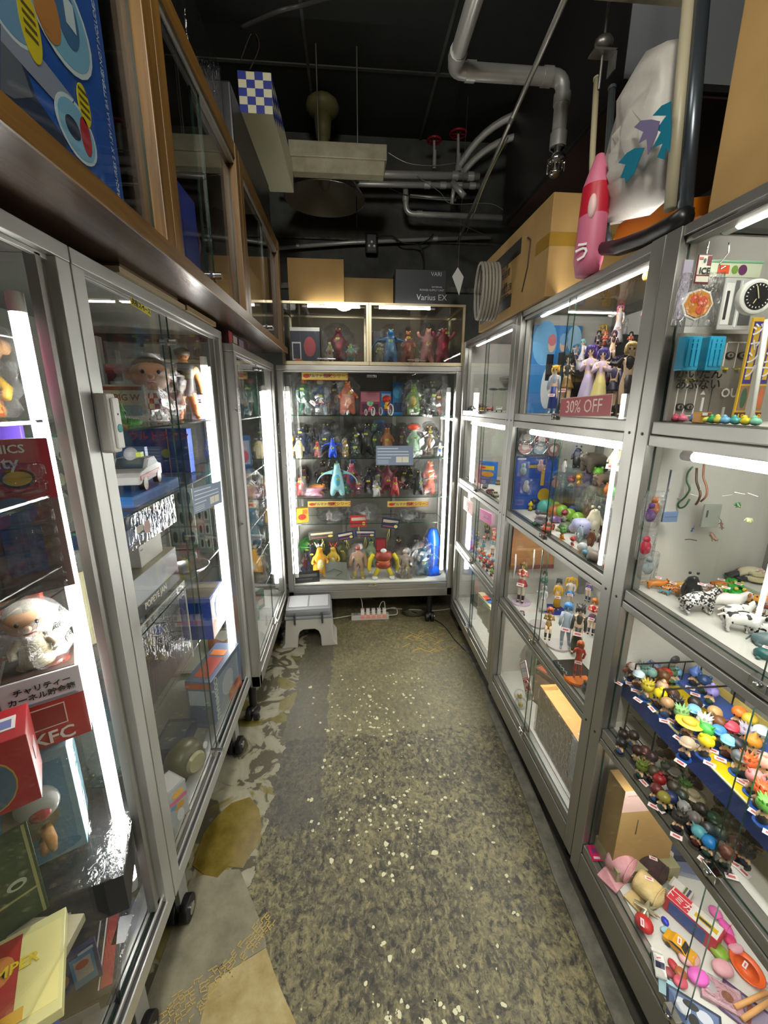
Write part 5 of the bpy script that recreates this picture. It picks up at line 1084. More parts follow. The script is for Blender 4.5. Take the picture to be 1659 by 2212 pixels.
for s in (-1,1):
    part('lid_pad',MB().box((-W2*.7 if s < 0 else .02*W2,-.085,H2+.068),(-.02*W2 if s < 0 else W2*.7,.075,H2+.074)),mat('#a2a3a5',.5),o,.003)
    part('clip',MB().box((s*W2*.48-.006,-.130,H2-.025),(s*W2*.48+.006,-.111,H2+.045)),mat('#55585a',.3,.6),o,.002)
# ================================================================= LOCKER CONTENT
def rcl(p):
    """keep a point inside the locker column it shows in"""
    for y0,y1 in ((.14,.957),(.958,1.774),(1.775,2.597)):
        if p.y < y1 or y1 > 2.5: p.y = min(max(p.y,y0+.05),y1-.05); return p
def rpos(bx,by,z,xmax=1.06):
    p = at(bx,by,Z=z+.0005)
    if p.x < .725:
        q = at(bx,by,X=.725); p = Vector((.725,q.y,z+.0005))
    if p.x > xmax:
        q = at(bx,by,X=xmax); p = Vector((xmax,q.y,z+.0005))
    return rcl(p)
def rf(kind,bx,by,ty,z,cols,label,rz=-55,grp=None,tg=None,skip=(),name=None,rot=None,bg=None,X=None,Y=None):
    if X or Y: p = at(bx,by,X=X) if X else at(bx,by,Y=Y); p.z = z+.0005; rcl(p)
    else: p = rpos(bx,by,z)
    h = max(.015,hgt(p,ty)); o = make(kind,p,h/PH[kind]*1.05,rz,cols,label,grp,tg,rot,None,name,skip)
    if bg: bag(o,h*bg,h*bg*.7,h*1.05)
    return o
def wpack(name,label,cat,p,dim,rz,col,art=(),grp=None,**k): return pack(name,label,cat,p,dim,rz,col,art,grp,**k)
SK2 = '#f0cda8'; BRN = '#5a3a22'; NAVY = '#1c2348'; LIL = '#8f7fb8'; BLK = '#161418'; ORG = '#c9622c'
# ---------- middle locker, top row: figures on black steps
G1 = 'anime figures under the 30% off sign'; z = 1.465
zs,zt2 = z+.066,z+.131
a,b = at(1136,868,X=1.05),at(1239,700,X=1.05)
a,b = at(1138,880,X=.90),at(1238,706,X=.97)
ps = pack('poster','blue sky poster with two plain figures in black and white dresses','poster',((at(1138,880,Y=1.735).x+at(1238,880,Y=1.735).x)/2,1.735,z+.001),(at(1238,880,Y=1.735).x-at(1138,880,Y=1.735).x,.004,at(1190,703,Y=1.735).z-z),0,'#3c86c8',[('F','e',.0,.55,.5,.5,'#74b4e4'),('F','e',.5,.1,.6,.6,'#2a68b4'),('F','e',.7,.7,.3,.3,'#a8d4f0'),('F','e',.25,.05,.28,.5,'#dfe2e6'),('F','e',.48,.08,.28,.5,'#e6e8ec'),('F','r',.32,.38,.14,.3,'#22242c'),('F','r',.56,.4,.14,.3,'#22242c'),('F','e',.32,.70,.15,.17,'#e6c2ac'),('F','e',.56,.71,.15,.17,'#e6c2ac'),('F','e',.31,.77,.17,.13,'#c97a86'),('F','e',.55,.78,.17,.13,'#7ab0dc')])
F_ = [('suit',1192,884,793,z,[SK2,'#e0b23a','#9aa4b8','#243a8a','#b9bec9'],'blue and silver armoured figure with golden hair beside the poster'),
      ('bob',1221,855,768,z,[SK2,'#2a2a26','#1c1f1c','#8a6a30',BLK],'dark dressed figure standing behind the golden haired one'),
      ('gown',1252,805,735,zs,[SK2,'#8cc6d0','#e2dfe6','#d6d8e4','#e2dfe6'],'pale figure with turquoise hair and white dress on the step'),
      ('dress',1266,858,750,z,[SK2,'#4a3a80','#c3adc9','#bfb0d0',LIL],'purple haired figure in a long lilac dress at the front'),
      ('dress',1290,868,757,z,[SK2,'#4c4088','#cdb4cc','#d6c77e','#d6c77e'],'purple haired figure in a long pale yellow dress at the front'),
      ('reach',1345,890,744,z,[SK2,'#c9ac72','#1c1a20','#2a1c20',BLK],'blonde figure in a black suit pointing sideways, largest at the front'),
      ('wild',1318,790,716,zs,[SK2,'#5a2c50','#3c1f34','#1c1420',BLK],'figure with very long wine coloured hair on the step'),
      ('bob',1302,770,716,zt2,[SK2,'#d9622f','#c03a2a','#7a2a20',BLK],'orange haired figure behind the wine haired one'),
      ('suit',1288,768,716,zt2,[SK2,'#23283c','#2a3558','#1b2744','#3a4a6c'],'armoured navy figure on the upper step'),
      ('twin',1293,752,702,zt2,[SK2,'#d6bb40','#c9a94a','#8c7430',BRN],'small figure with golden flower shaped hair on the upper step'),
      ('girl',1322,848,775,z,[SK2,'#2c2440','#3a3458','#2a2640',BLK],'figure in dusky violet between the pale yellow and black suited ones'),('girl',1306,830,768,z,[SK2,'#1c1c20','#55202c','#2a2a2c',BLK],'black haired figure in wine red behind the yellow dressed one'),('wild',1372,830,758,z,[SK2,'#4a3424','#2a2c30','#1c1c1e',BLK],'brown haired dark figure beside the nearest post'),('twin',1240,800,745,z,[SK2,'#3a6a8a','#4a5a7a','#2a3a5a',BLK],'blue twin tailed figure beside the poster edge'),
      ('bob',1357,768,718,zt2,[SK2,'#1c1614','#a02c24','#401818',BLK],'black haired figure with a red jacket on the upper step'),
      ('gown',1330,745,660,zt2,[SK2,'#d9809a','#dcd9dc','#e2dfe2',BLK],'pink haired figure in white on the upper step'),
      ('bob',1390,765,640,zt2,[SK2,'#14141c','#c9808a','#c9808a','#e0d8dc'],'tall figure in a pink jacket with black hair, nearest the post'),
      ('reach',1350,725,690,zt2,['#dcdce2','#d6d6dc','#e2e2e6','#c9c9d0','#dcdce2'],'white winged small figure on the upper step')]
FXP = {1322: .86,1306: .92,1372: .86,1240: .88,1192: .76,1221: .84,1252: .90,1266: .80,1290: .80,1345: .77,1318: .88,1302: .95,1288: 1.0,1293: 1.02,1357: .92,1330: .98,1390: .86,1350: 1.03}
for k,bx,by,ty,zz_,c,l in F_:
    q_ = at(bx,by,X=FXP[bx]); zz_ = z if q_.z < 1.545 else q_.z
    if zz_ > z:
        r_ = solo('figure_riser',MB().box((q_.x-.032,q_.y-.032,z+.0005),(q_.x+.032,q_.y+.032,zz_-.0005)),mat('#1d1c1e',.3),'black riser block under the '+l.replace('figure','').replace('  ',' ')[:60].rsplit(' ',1)[0],'stand','black risers for the figures',.001)
    rf(k,bx,by,ty,zz_,c,l,rz=-40+random.uniform(-15,15),grp=G1,tg=(0,-.16,.35,.13) if random.random() < .5 else None,X=FXP[bx])
o = thing('charm','small orange and pink charm hanging by the tube under the top rail','charm',at(1396,596,X=.76)); part('body',MB().sph((0,0,0),(.009,.009,.012)).sph((0,0,.014),(.007,.007,.007)),mat('#d9a04a',.4),o); part('string',MB().cyl((0,0,.02),(0,0,.075),.001,n=4),mat('#b9626a',.5),o)
# red sign
def glass_sign(p0,p1,h,lift,X,col,border,label,txt,cat='sign'):
    """sign lying against the aisle side of the glass between two picture points of its lower edge"""
    a,b = at(*p0,X=X),at(*p1,X=X); dx = (b-a); w = dx.length; u = dx.normalized(); up = V(0,0,1)-u*u.z; up.normalize()
    o = thing('sign',label,cat,a); M = FT((0,0,0),u,up)
    part('plate',MB().box((0,0,-.001),(w,h,.001),T=M),gm(col),o)
    if border: part('border',MB().box((-.002,-.002,-.0012),(w+.002,h+.002,.0002),T=M),gm(border),o)
    for s,uu,vv,sz,c in txt: text(s,o,M @ Matrix.Translation((uu*w,vv*h,.0015)),sz,gm(c))
    return o
h1 = (at(1209,862,X=.682)-at(1209,899,X=.682)).z
glass_sign((1209,899),(1317,898),h1,0,.682,'#a3303c','#c9b4ae','red 30% OFF sign taped on the middle locker glass',(('30% OFF',.5,.48,h1*.98,'#e6c9c2'),))
# ---------- middle locker, second row
z = 1.05; G2 = 'toys packed in the second row of the middle locker'
for k,(x,y,c) in enumerate(((1139,946,'#6a7f8c'),(1170,950,'#8a3a3c'),(1135,967,'#a8746c'),(1166,968,'#7f9aa6'),(1196,972,'#8a5a5c'))):
    p = at(x,y,Y=1.70); o = thing('badge','round pin badge in a clear bag, %s' % ('upper row towards the end, grey blue','upper row, dark red with white words','lower row, brown and red ring','lower row, pale blue with a red mark','lower row nearest the camera, dull red')[k],'badge',p,-10,'pin badges hanging in bags')
    part('badge_face',MB().cyl((0,0,0),(0,.006,0),.027,n=20),gm(c),o); part('ring',MB().tube([(.027*math.cos(a*.314),-.001,.027*math.sin(a*.314)) for a in range(21)],.002,5),CHROME,o)
    part('print',MB().cyl((0,-.001,.004),(0,.001,.004),.015,n=12),mat('#c9bfb4',.5),o); part('bag_film',MB().box((-.033,-.004,-.036),(.033,.009,.04)),BAG,o)
pb_ = rpos(1143,1090,z); bl = pack('backing_board','large royal blue board with a yellow mechanical arm shape','board',((at(1110,1050,Y=1.73).x+at(1200,1050,Y=1.73).x)/2,1.73,z+.001),(at(1200,1050,Y=1.73).x-at(1110,1050,Y=1.73).x,.006,at(1150,985,Y=1.73).z-z),0,'#1c4aa0',[('F','r',.3,.78,.4,.05,'#c9a42c'),('F','r',.62,.45,.08,.38,'#c9a42c'),('F','e',.58,.15,.3,.25,'#c9a42c'),('F','r',.03,.93,.2,.03,'#d9d9d9')])
rows = [('m_fat',1215,1062,1040,z+.03,['#8a8478','#a9a294','#6a655a'],'stone grey troll toy behind the caterpillar'),('c_spiky',1232,1058,1036,z+.04,['#e6c9a0','#a83a2c','#3a5a3a','#55504a'],'red haired troll doll behind the caterpillar'),
 ('a_bear',1266,1098,1080,z,['#c9a06a','#b98a50'],'honey coloured bear toy behind the lavender toy'),('a_lie',1232,1100,1088,z,['#55504a','#45403a'],'charcoal lying toy behind the caterpillar tail'),('c_cap',1218,1128,1110,z,['#d9c9b0','#8a2c3a','#8a8a86','#55504a'],'maroon capped toy beside the brown dome'),
 ('a_pig',1240,1134,1120,z,['#6a7a4a','#5a6a3a'],'moss green hog toy between the blue toy and jelly toy'),('a_seal',1200,1128,1118,z,['#7a5a8a'],'violet slug toy before the orange dome'),('a_turtle',1222,1146,1134,z,['#4a5a3a','#8a8a50'],'olive tortoise toy beside the orange car'),
 ('a_up',1296,1120,1096,z,['#c9bfae','#a89a86','#d9d0c0'],'beige owl like toy behind the brown bears'),('m_fat',1310,1072,1050,z+.05,['#b5622c','#c9783a','#a0501c'],'rusty orange furry toy by the middle post'),('a_bear',1300,1050,1030,z+.08,['#6a5a4a','#5a4a3c'],'dun coloured shaggy toy high by the middle post'),
 ('c_bun',1160,1122,1106,z,['#c9b49a','#4a5a6a','#7a8088','#3a3a3a'],'slate haired toy in the corner below the board'),('car',1168,1132,1122,z,['#5a6470','#1f2226'],'steel grey toy car near the toad'),('ball',1247,1112,1098,z,[ACRYL,'#8a4a3a'],'clear capsule with a brown toy in the crowd'),
 ('a_up',1246,1005,975,z+.11,['#1f1f1f','#2a2a2a','#333333'],'black helmet shaped toy at the back, dark and round'),
 ('a_up',1219,1020,1000,z+.10,['#e6e2da','#1a1a1a','#e6e2da'],'panda toy head below the black helmet'),
 ('a_bear',1283,1010,985,z+.10,['#4a4238','#4a4238'],'shaggy grey brown creature on the rear step'),
 ('a_cat',1280,1024,1004,z+.08,['#1c1c1c','#1c1c1c'],'small black cat toy below the shaggy creature'),
 ('c_ears',1289,1046,1019,z+.06,['#d9d6cc','#5fa02c','#b9342c','#333333'],'toy with a green hood and red and white drum'),
 ('c_spiky',1251,1052,1030,z+.04,['#d9b02c','#c99a1c','#b9862c','#4a3a5c','#d9b02c'],'glittering gold toy wrapped beside purple cloth'),
 ('m_fat',1268,1046,1018,z+.05,['#6a5a80','#7a6a90','#544468'],'mauve cloth creature behind the glittering gold toy'),
 ('ball',1285,1082,1060,z+.0,['#b9bc3a','#8a8c2c'],'yellow green lemon shaped toy near the rear post'),
 ('a_lie',1252,1084,1066,z,['#d98a4a','#c9703a'],'orange and cream dog toy beside the lemon toy'),
 ('ball',1333,1078,1058,z+.05,['#4aa03a','#2c7a2c'],'green dome toy on the upper side shelf end'),
 ('c_plain',1147,1098,1084,z,['#55606a','#2c343c','#55606a','#2c343c'],'grey headphone like toy in the corner below the blue board'),
 ('c_bun',1145,1103,1090,z,['#d9c02c','#d9c02c','#c9a42c','#333333'],'tiny yellow toy beside the grey headphone toy'),
 ('ball',1175,1110,1090,z,['#4a9a90','#2c6a64'],'teal glass ball toy before the caterpillar'),
 ('a_turtle',1201,1112,1096,z,['#a8642c','#8a4a20'],'brown domed toy beside the teal ball'),
 ('c_cap',1235,1120,1102,z,['#2c55b0','#1c3f90','#2c55b0','#1c3f90'],'small blue toy in the middle of the crowd'),
 ('a_newt',1162,1143,1132,z,['#2f6a4a'],'dark green toad toy by the front glass'),
 ('car',1184,1152,1138,z,['#d9592a','#2a2a2a'],'orange toy car by the front glass'),
 ('c_spiky',1212,1175,1150,z,['#d9931c','#3f8c3a','#d9931c','#d9931c','#c9861c'],'pineapple toy with a green crown at the front glass'),
 ('a_seal',1258,1150,1128,z+.02,['#b9b9e0'],'lavender rounded jelly toy beside the polar bear'),
 ('a_up',1279,1156,1114,z+.02,['#dcd6bc','#dcd6bc','#e6e0c8'],'standing white polar bear toy facing the lavender toy'),
 ('a_up',1252,1168,1146,z+.01,['#8a9aa6','#3a4650','#e6e6e6'],'small grey penguin toy on a red base'),
 ('a_up',1275,1180,1156,z+.01,['#6a3f2c','#4a2a1c','#8a5a40'],'small brown otter toy on a card base'),
 ('a_up',1303,1160,1134,z+.01,['#4a2f24','#3a2018','#5c3c2c'],'dark brown standing bear toy, the one behind'),
 ('a_up',1304,1195,1158,z+.01,['#6a4438','#4a2c22','#7a5444'],'reddish brown standing bear toy beside the panda'),
 ('a_up',1319,1196,1174,z+.01,['#e6e3da','#1c1c1c','#e6e3da'],'sitting panda toy at the front step end'),
 ('c_cap',1235,1186,1168,z,['#e6d9c9','#b9302c','#c93a30','#e6e6e6'],'santa toy with a red hat at the front glass'),
 ('ball',1256,1196,1180,z,['#c9cdd0','#d9d9d9'],'clear ghost shaped toy beside the santa toy'),
 ('a_seal',1270,1206,1194,z,['#4a8aa6'],'blue whale toy lying by the front glass'),
 ('a_seal',1283,1212,1196,z,['#9a8a80'],'grey brown seal toy beside the whale toy'),
 ('a_lie',1306,1238,1222,z,['#c9642c','#a84c20'],'long orange fox toy at the corner of the front glass'),
 ('a_seal',1318,1248,1238,z,['#8a2c24'],'dark red toy in the last corner by the post'),
 ('a_up',1321,1098,1078,z+.03,['#e0ddd2','#2a2a2a','#e0ddd2'],'little panda sitting on the brown box'),
 ('a_bear',1338,1108,1088,z+.05,['#c9622c','#a84c20'],'orange squirrel toy behind the brown box')]
for k,bx,by,ty,zz_,c,l in rows:
    q_ = rpos(bx,by,zz_)
    if zz_ >= z+.03:
        zz_ = max(zz_,min(at(bx,by,X=.92).z,z+.2)); q_ = rcl(at(bx,by,X=.92)); solo('clear_riser',MB().box((.92-.03,q_.y-.03,z+.0005),(.92+.03,q_.y+.03,zz_-.0005)),ACRYL,'clear block under the '+' '.join(l.split()[:8]),'stand','clear blocks under the rear toys',.001)
        rf(k,bx,by,by-(by-ty)*1.35,zz_,c,l,rz=-50+random.uniform(-40,40),grp=G2,X=.92)
    else: rf(k,bx,by,by-(by-ty)*1.45,zz_,c,l,rz=-50+random.uniform(-40,40),grp=G2)
stp = thing('display_step','stepped grey and blue stand under the penguin and bear toys','stand',(.95,1.2,z)); 
part('step',MB().box((.86,1.08,z+.0005),(.90,1.30,z+.009)),mat('#2a5a7c',.4),stp,world=True)
rs = thing('display_step','rear riser holding the back toys in the second row','stand',(1.0,1.35,z)); part('step',MB().box((.98,1.05,z+.0005),(1.09,1.70,z+.058)),mat('#6a6a62',.5),rs,.002,True)
cp = rpos(1195,1080,z); o = thing('caterpillar','long green glass caterpillar toy lying across the compartment','toy animal',cp)
a_,b_ = at(1160,1072,X=.86),at(1252,1090,X=.86)
for k in range(7):
    c_ = a_.lerp(b_,k/6); part('segment',MB().sph((c_.x-cp.x,c_.y-cp.y,.03-0*k),(.024,.024,.026)),mat('#7fb03a',.2),o)
pk = rpos(1322,1110,z); pack('wooden_box','small brown wooden box under the sitting panda','box',(pk.x,pk.y,z+.001),(.05,.05,.035),-40,'#8a6a3a',group=G2)
sh = thing('side_shelf','small grey side shelf carrying white figurines near the middle post','shelf',(1.0,1.05,1.27)); part('board',MB().box((.90,1.0,1.262),(1.09,1.16,1.27)),BACKG,sh,world=True); part('bracket',MB().box((.905,1.15,z),(.912,1.158,1.262)).box((1.08,1.15,z),(1.087,1.158,1.262)),DALU,sh,world=True)
for k,(x,y,t,c,l) in enumerate(((1327,992,968,'#d9cdb9','cream figurine on the small side shelf, towards the end wall'),(1341,993,966,'#c9b27a','golden figurine on the small side shelf, in the middle'),(1352,994,970,'#7a8aa6','blue figurine on the small side shelf, beside the post'))):
    p = at(x,y,X=.94); p.z = 1.2705; make('a_up',p,max(.03,hgt(p,t)),-50,[c,'#3a2c24',c],l,G2,(0,-.2,.1,.5))
for k,(x,y,c,l) in enumerate(((1131,1013,'#a9c4c0','bag with pale blue charms pinned on the blue board'),(1168,1005,'#c99a90','bag with pink charm cards pinned on the blue board'),(1137,1050,'#d8d8d4','bag with black and white figure below the blue board'),(1200,1040,'#b97a6a','bag with red spiral sweets hanging before the blue board'),(1292,1020,'#8a8f86','loose clear bag hanging behind the green hooded toy'))):
    p = at(x,y,Y=1.66-.02*k); o = thing('charm_bag',l,'bag',p,-60,'charm bags hung in the locker'); part('bag_film',MB().box((-.026,-.006,-.034),(.026,.006,.034)),BAG,o,.003); part('toy',MB().sph((0,0,-.008),(.016,.004,.018)).sph((0,0,.014),(.010,.004,.010)),gm(c),o)
# ---------- middle locker, third row
z = .63; G3 = 'tall anime figures in the third row of the middle locker'
def disc(bx,by,z,r,c,label):
    p = rpos(bx,by,z); o = solo('figure_stand',MB().cyl((p.x,p.y,z+.0005),(p.x,p.y,z+.008),r,n=28),gm(c),label,'stand','round figure stands'); return p
disc(1125,1302,z,.042,'#cdb9cc','pale pink round stand under the santa coat figure'); disc(1195,1318,z,.045,'#1c2f8c','dark blue round stand under the yellow suit figure'); disc(1206,1395,z,.042,'#c9c2c0','white round stand under the pale blue suited figure'); disc(1244,1468,z,.038,'#d9701c','bright orange round stand under the red suited figure'); disc(1162,1350,z,.034,'#b9b0b0','pale round stand under the sitting olive coat figure')
zc = z+.009
T_ = [('bob',1124,1300,1217,['#e8dcc0','#6a5428','#a82c24','#8a2420','#2a1c18'],'brown haired figure in a red fur trimmed coat on pale stand'),
 ('girl',1172,1282,1236,[SK2,'#1c2426','#2f8a88','#2a7a78','#2a7a78'],'small teal dressed figure with black hair behind the glass edge'),
 ('gown',1172,1318,1268,['#dcdcd6','#c9c9c6','#d6d6d0','#dcdcd8','#c9c9c6'],'pale silver haired figure in white kneeling at the middle'),
 ('suit',1201,1318,1254,[SK2,'#1c2430','#c99a14','#c99a14',BRN],'figure in a mustard yellow suit with black hair'),
 ('twin',1228,1312,1250,[SK2,'#d9a81c','#dcdcd6','#4a8ac9','#1c1c24'],'figure with long golden twin tails and a red bow'),
 ('bob',1270,1290,1240,[SK2,'#c97aa0','#6a4a90','#4a3f80',NAVY],'pink haired figure in purple at the far side of the shelf'),
 ('sit',1181,1386,1315,[SK2,'#b0522c','#8a6a24','#8a6a24','#2a1c1c'],'orange haired figure in an olive coat sitting on a chair'),
 ('body',1217,1400,1306,['#a9b9c9','#3f7fb9','#b9c9d9','#b9c9d9','#a9b9c9'],'pale blue suited figure with short blue hair'),
 ('suit',1242,1412,1312,[SK2,'#2a2826','#22201c','#22201c',BLK],'man figure in a long black coat with a price tag'),
 ('wild',1244,1466,1388,['#a82c1c','#b0521c','#b0281c','#b0281c','#8a2418'],'red suited figure with flowing orange hair on orange stand'),
 ('bob',1275,1370,1296,[SK2,'#b06a24','#b9262c','#4a2440','#241c38'],'figure with ginger hair and a red top behind the coat man'),
 ('bob',1290,1408,1316,[SK2,'#241c1c','#2a2a40','#241f50','#1f1c50'],'dark haired figure in striped shirt and long blue boots'),
 ('suit',1306,1340,1292,[SK2,'#1c1c24','#1c2440','#1c2440',BLK],'small navy figure partly hidden behind the locker post')]
for k,bx,by,ty,c,l in T_: rf(k,bx,by,ty,zc,c,l,rz=-40+random.uniform(-15,15),grp=G3,tg=(0,-.12,.42,.16))
bw = rpos(1230,1440,z); bb = solo('figure_stand',MB().box((bw.x-.045,bw.y-.06,z+.0005),(bw.x+.05,bw.y+.03,z+.0088)),mat('#17120f',.3),'black square figure stand printed with pale blue script','stand',None,.002); part('script_print',MB().tube([(bw.x-.035+.004*math.sin(k*1.9),bw.y+.02-.0055*k,z+.0093) for k in range(14)],.0011,5),mat('#8fb9b0',.4),bb)
o = rf('c_spiky',1262,1506,1472,z,['#2a2420','#3a2c1c','#4a3f40','#4a4a50','#c9a41c'],'little black and gold figure on a grey egg by the front glass'); part('egg',MB().sph((0,0,.012),(.013,.013,.014)),mat('#55525c',.4),o)
for k,(x,y,l) in enumerate(((1128,1330,'tiny dark weapon pieces on the shelf by the pale stand'),(1278,1500,'tiny dark ornament beside the grey egg'),(1271,1522,'tiny black bird piece at the front corner'))):
    p = rpos(x,y,z); solo('accessory',MB().tube([p+V(0,-.02,.005),p+V(.005,0,.012),p+V(.0,.02,.004)],.003,6),BLACK,l,'accessory')
a,b = at(1100,1270,X=1.03),at(1185,1190,X=1.03)
pack('paper_wrap','brown wrapping paper hanging on the rear of the third row','paper',((at(1098,1270,Y=1.72).x+at(1190,1270,Y=1.72).x)/2,1.72,z+.14),(at(1190,1270,Y=1.72).x-at(1098,1270,Y=1.72).x,.006,.20),0,'#9a6f48',[('F','r',.0,.0,1,.1,'#6a3038'),('F','r',.1,.45,.8,.06,'#b08a60')])
for k,(x,y,l) in enumerate(((1112,1225,'white ribbon hanging in front of the brown paper, farther one'),(1152,1215,'torn clear film hanging in front of the brown paper'),(1170,1215,'white ribbon hanging in front of the brown paper, nearer one'))):
    p = at(x,y,Y=1.66); o = solo('ribbon',MB().tube([p+V(0,0,.06),p+V(.004,.004,.0),p+V(-.003,-.004,-.05)],[.003,.004,.002],6),WHITE,l,'ribbon')
# ---------- middle locker, bottom row
z = .21
p = rpos(1122,1500,z); pack('picture_box','brown boxed set with pictures standing in the bottom row','box',(.86,1.50,z+.001),(.13,.09,.17),-68,'#4a3a30',[('F','r',.1,.1,.6,.75,'#7a6450'),('F','r',.3,.2,.3,.3,'#c9b9a0'),('L','r',.1,.15,.8,.7,'#8a7458'),('T','r',.1,.1,.35,.8,'#9a4a30'),('T','r',.5,.1,.2,.8,'#3c2c24'),('T','r',.75,.1,.2,.8,'#8a7a60')])
pack('cardboard_box','olive brown cardboard box at the far side of the bottom row','box',(.98,1.66,z+.001),(.16,.13,.27),-85,CARDD,[('F','r',.45,.25,.02,.3,'#1c1a14')])
pack('clear_case','clear plastic case with blue print behind the picture box','case',(1.0,1.45,z+.001),(.18,.12,.26),-80,ACRYL,[('F','r',.1,.3,.8,.06,'#5a6f8c'),('F','r',.1,.6,.5,.1,'#2a3f6a')])
cbx = thing('cardboard_box','long plain cardboard box with a blue tape corner by the front glass','box',(.735,.99,z+.001)); part('body',MB().box((0,0.02,0),(.135,.375,.215)),cardmat('kraft_box','#a07a42','#b58c50'),cbx,.003)
part('tape',MB().box((.0,.34,.2152),(.06,.36,.2158)),mat('#96703a',.3),cbx); part('blue_tape',MB().box((.10,.0205,.2155),(.134,.08,.2162)),mat('#2440a8',.5),cbx); part('paper_label',MB().box((.015,.021,.2154),(.095,.12,.2162)).box((-.0008,.021,.05),(0,.12,.2154)),mat('#c9c6c0',.5),cbx)
text('ウル',cbx,FT((.06,.075,.2166),(0,-1,0),(1,0,0)),.028,mat('#2a2440',.5)); part('film',MB().box((-.004,.016,.0),(-.002,.38,.21)),BAG,cbx)
for k,(x,y,c,l) in enumerate(((1122,1512,'#b9c07a','clear capsule with a yellow toy, the one farther from the carton'),(1122,1548,'#c9ccd0','clear capsule with a yellow toy, the one beside the carton'))):
    p = rpos(x,y,z); make('ball',p,.052,-40,[ACRYL,'#b9b04a'],l,'clear toy capsules',name='toy_capsule')
for k,(x,y,l) in enumerate(((1140,1440,'crumpled clear package between the picture box and sign'),(1180,1470,'clear package with blue tray behind the hanging sign'))):
    p = at(x,y,X=.86); o = thing('plastic_package',l,'package',(p.x,p.y,z+.001),-60); part('tray',MB().box((-.03,0,.0),(.03,.03,.12)),mat(('#a9a8a0','#3f78a8')[k],.4),o,.004); bag(o,.09,.06,.15)
hs = .086; sg = glass_sign((1176,1491),(1209,1497),.05,0,.72,'#e2dfd9',None,'white and red tag sign with blue kana hanging in the bottom row',())
for c_ in list(sg.children): bpy.data.objects.remove(c_)
q0,q1,q2 = at(1122,1432,X=.735),at(1149,1420,X=.735),at(1176,1507,X=.735)
u_ = (q1-q0).normalized(); v_ = (q2-q0); v_ = (v_-u_*v_.dot(u_)); hh = v_.length; v_.normalize(); sg.location = q0; M_ = FT((0,0,0),u_,-v_); ww = (at(1200,1500,X=.735)-q2).length*1.0
ww = .075; M2 = M_ @ Matrix.Translation((0,-hh,0))
part('plate',MB().box((0,0,-.001),(ww,hh,.001),T=M2),mat('#e0ddd8',.45),sg,.0005)
part('red_field',MB().box((.006,hh*.24,.001),(ww-.006,hh*.54,.0014),T=M2).box((.005,hh*.56,.001),(.008,hh*.97,.0014),T=M2).box((ww-.008,hh*.56,.001),(ww-.005,hh*.97,.0014),T=M2).box((.005,hh*.955,.001),(ww-.005,hh*.97,.0014),T=M2).box((.005,hh*.56,.001),(ww-.005,hh*.575,.0014),T=M2),mat('#c5262c',.45),sg)
text('ソフビ',sg,M2 @ Matrix.Translation((ww/2,hh*.77,.002)),.024,mat('#2a4ab0',.5)); text('SAN',sg,M2 @ Matrix.Translation((ww/2,hh*.39,.002)),.022,WHITE)
part('ring',MB().tube([M2 @ Vector((ww/2+.025*math.cos(a*.314),hh*.39+.02*math.sin(a*.314),.0018)) for a in range(21)],.0012,5),WHITE,sg)
mb = MB()
for k in range(4): mb.box((.01,hh*(.19-.045*k),.001),(ww*.62,hh*(.205-.045*k),.0014),T=M2)
part('print',mb.cyl(tuple(M2 @ Vector((ww*.82,hh*.12,.001))),tuple(M2 @ Vector((ww*.82,hh*.12,.0016))),.006),mat('#4a4a48',.5),sg,kind='stuff')
# ---------- far locker
z = 1.465; G4 = 'small toy cars in the far locker'
for k,(x,y,c,l) in enumerate(((1025,886,'#dcdcd8','white toy car at the end of the top far shelf'),(1045,887,'#c9a51c','yellow toy car on the top far shelf'),(1058,887,'#a82c2c','red toy car on the top far shelf'),(1078,888,'#d0d0cc','pale toy car near the post on the top far shelf'),(1018,884,'#3a4a5c','blue grey toy car in the corner of the top far shelf'),(1038,880,'#c9c6bd','cream toy car behind the yellow one'))):
    p = at(x,y,X=.712+.012*(k % 3)); p.y = min(p.y,2.52-.03*(k % 3)); p.z = z+.001; make('car',p,.065,-20+random.uniform(-20,20),[c,'#1c2226'],l,G4)
for k,(x,y,l) in enumerate(((1066,841,'grey toy aeroplane on a clear stand, towards the end wall'),(1086,841,'grey toy aeroplane on a clear stand, near the post'))):
    p = at(x,y,X=.78); q = Vector((p.x,p.y,z+.001)); o = thing('toy_aeroplane',l,'toy plane',q,-60,'toy aeroplanes on clear stands'); hz = p.z-z
    part('fuselage',MB().sph((0,0,hz),(.01,.035,.007)),mat('#4a4f50',.4),o); part('wing',MB().box((-.035,-.006,hz-.001),(.035,.008,hz+.001)),mat('#55595a',.4),o); part('stand',MB().cyl((0,0,0),(0,0,hz),.0015,n=6).cyl((0,0,0),(0,0,.003),.02,n=14),ACRYL,o)
o = thing('trophy_box','dull red and grey round toy behind the white car','toy',rpos(1040,872,z)); part('body',MB().sph((0,0,.02),(.02,.02,.02)),mat('#6a4a4a',.5),o)
o = solo('white_bag',MB().loft([(1.66,.05,.09,.98,2.35),(1.70,.06,.14,.98,2.3),(1.76,.055,.13,.98,2.3),(1.79,.03,.1,.98,2.3)],14),mat('#a9aaae',.5),'grey white cloth bundle on the rack of the far locker','bundle'); part('rack',MB().box((.90,2.0,1.645),(1.06,2.55,1.658)),DALU,None).parent = o
z = 1.05
p = rpos(1036,1010,z); o = pack('blister_card','blue and yellow carded toy car with red logo strip','package',(.80,2.35,z+.001),(.11,.012,.13),-40,'#2a6ab8',[('F','r',.05,.62,.8,.18,'#d9b01c'),('F','e',.1,.66,.3,.1,'#c92c24'),('F','e',.15,.3,.7,.25,'#c98a1c'),('F','r',.1,.05,.8,.2,'#5a6a8c')])
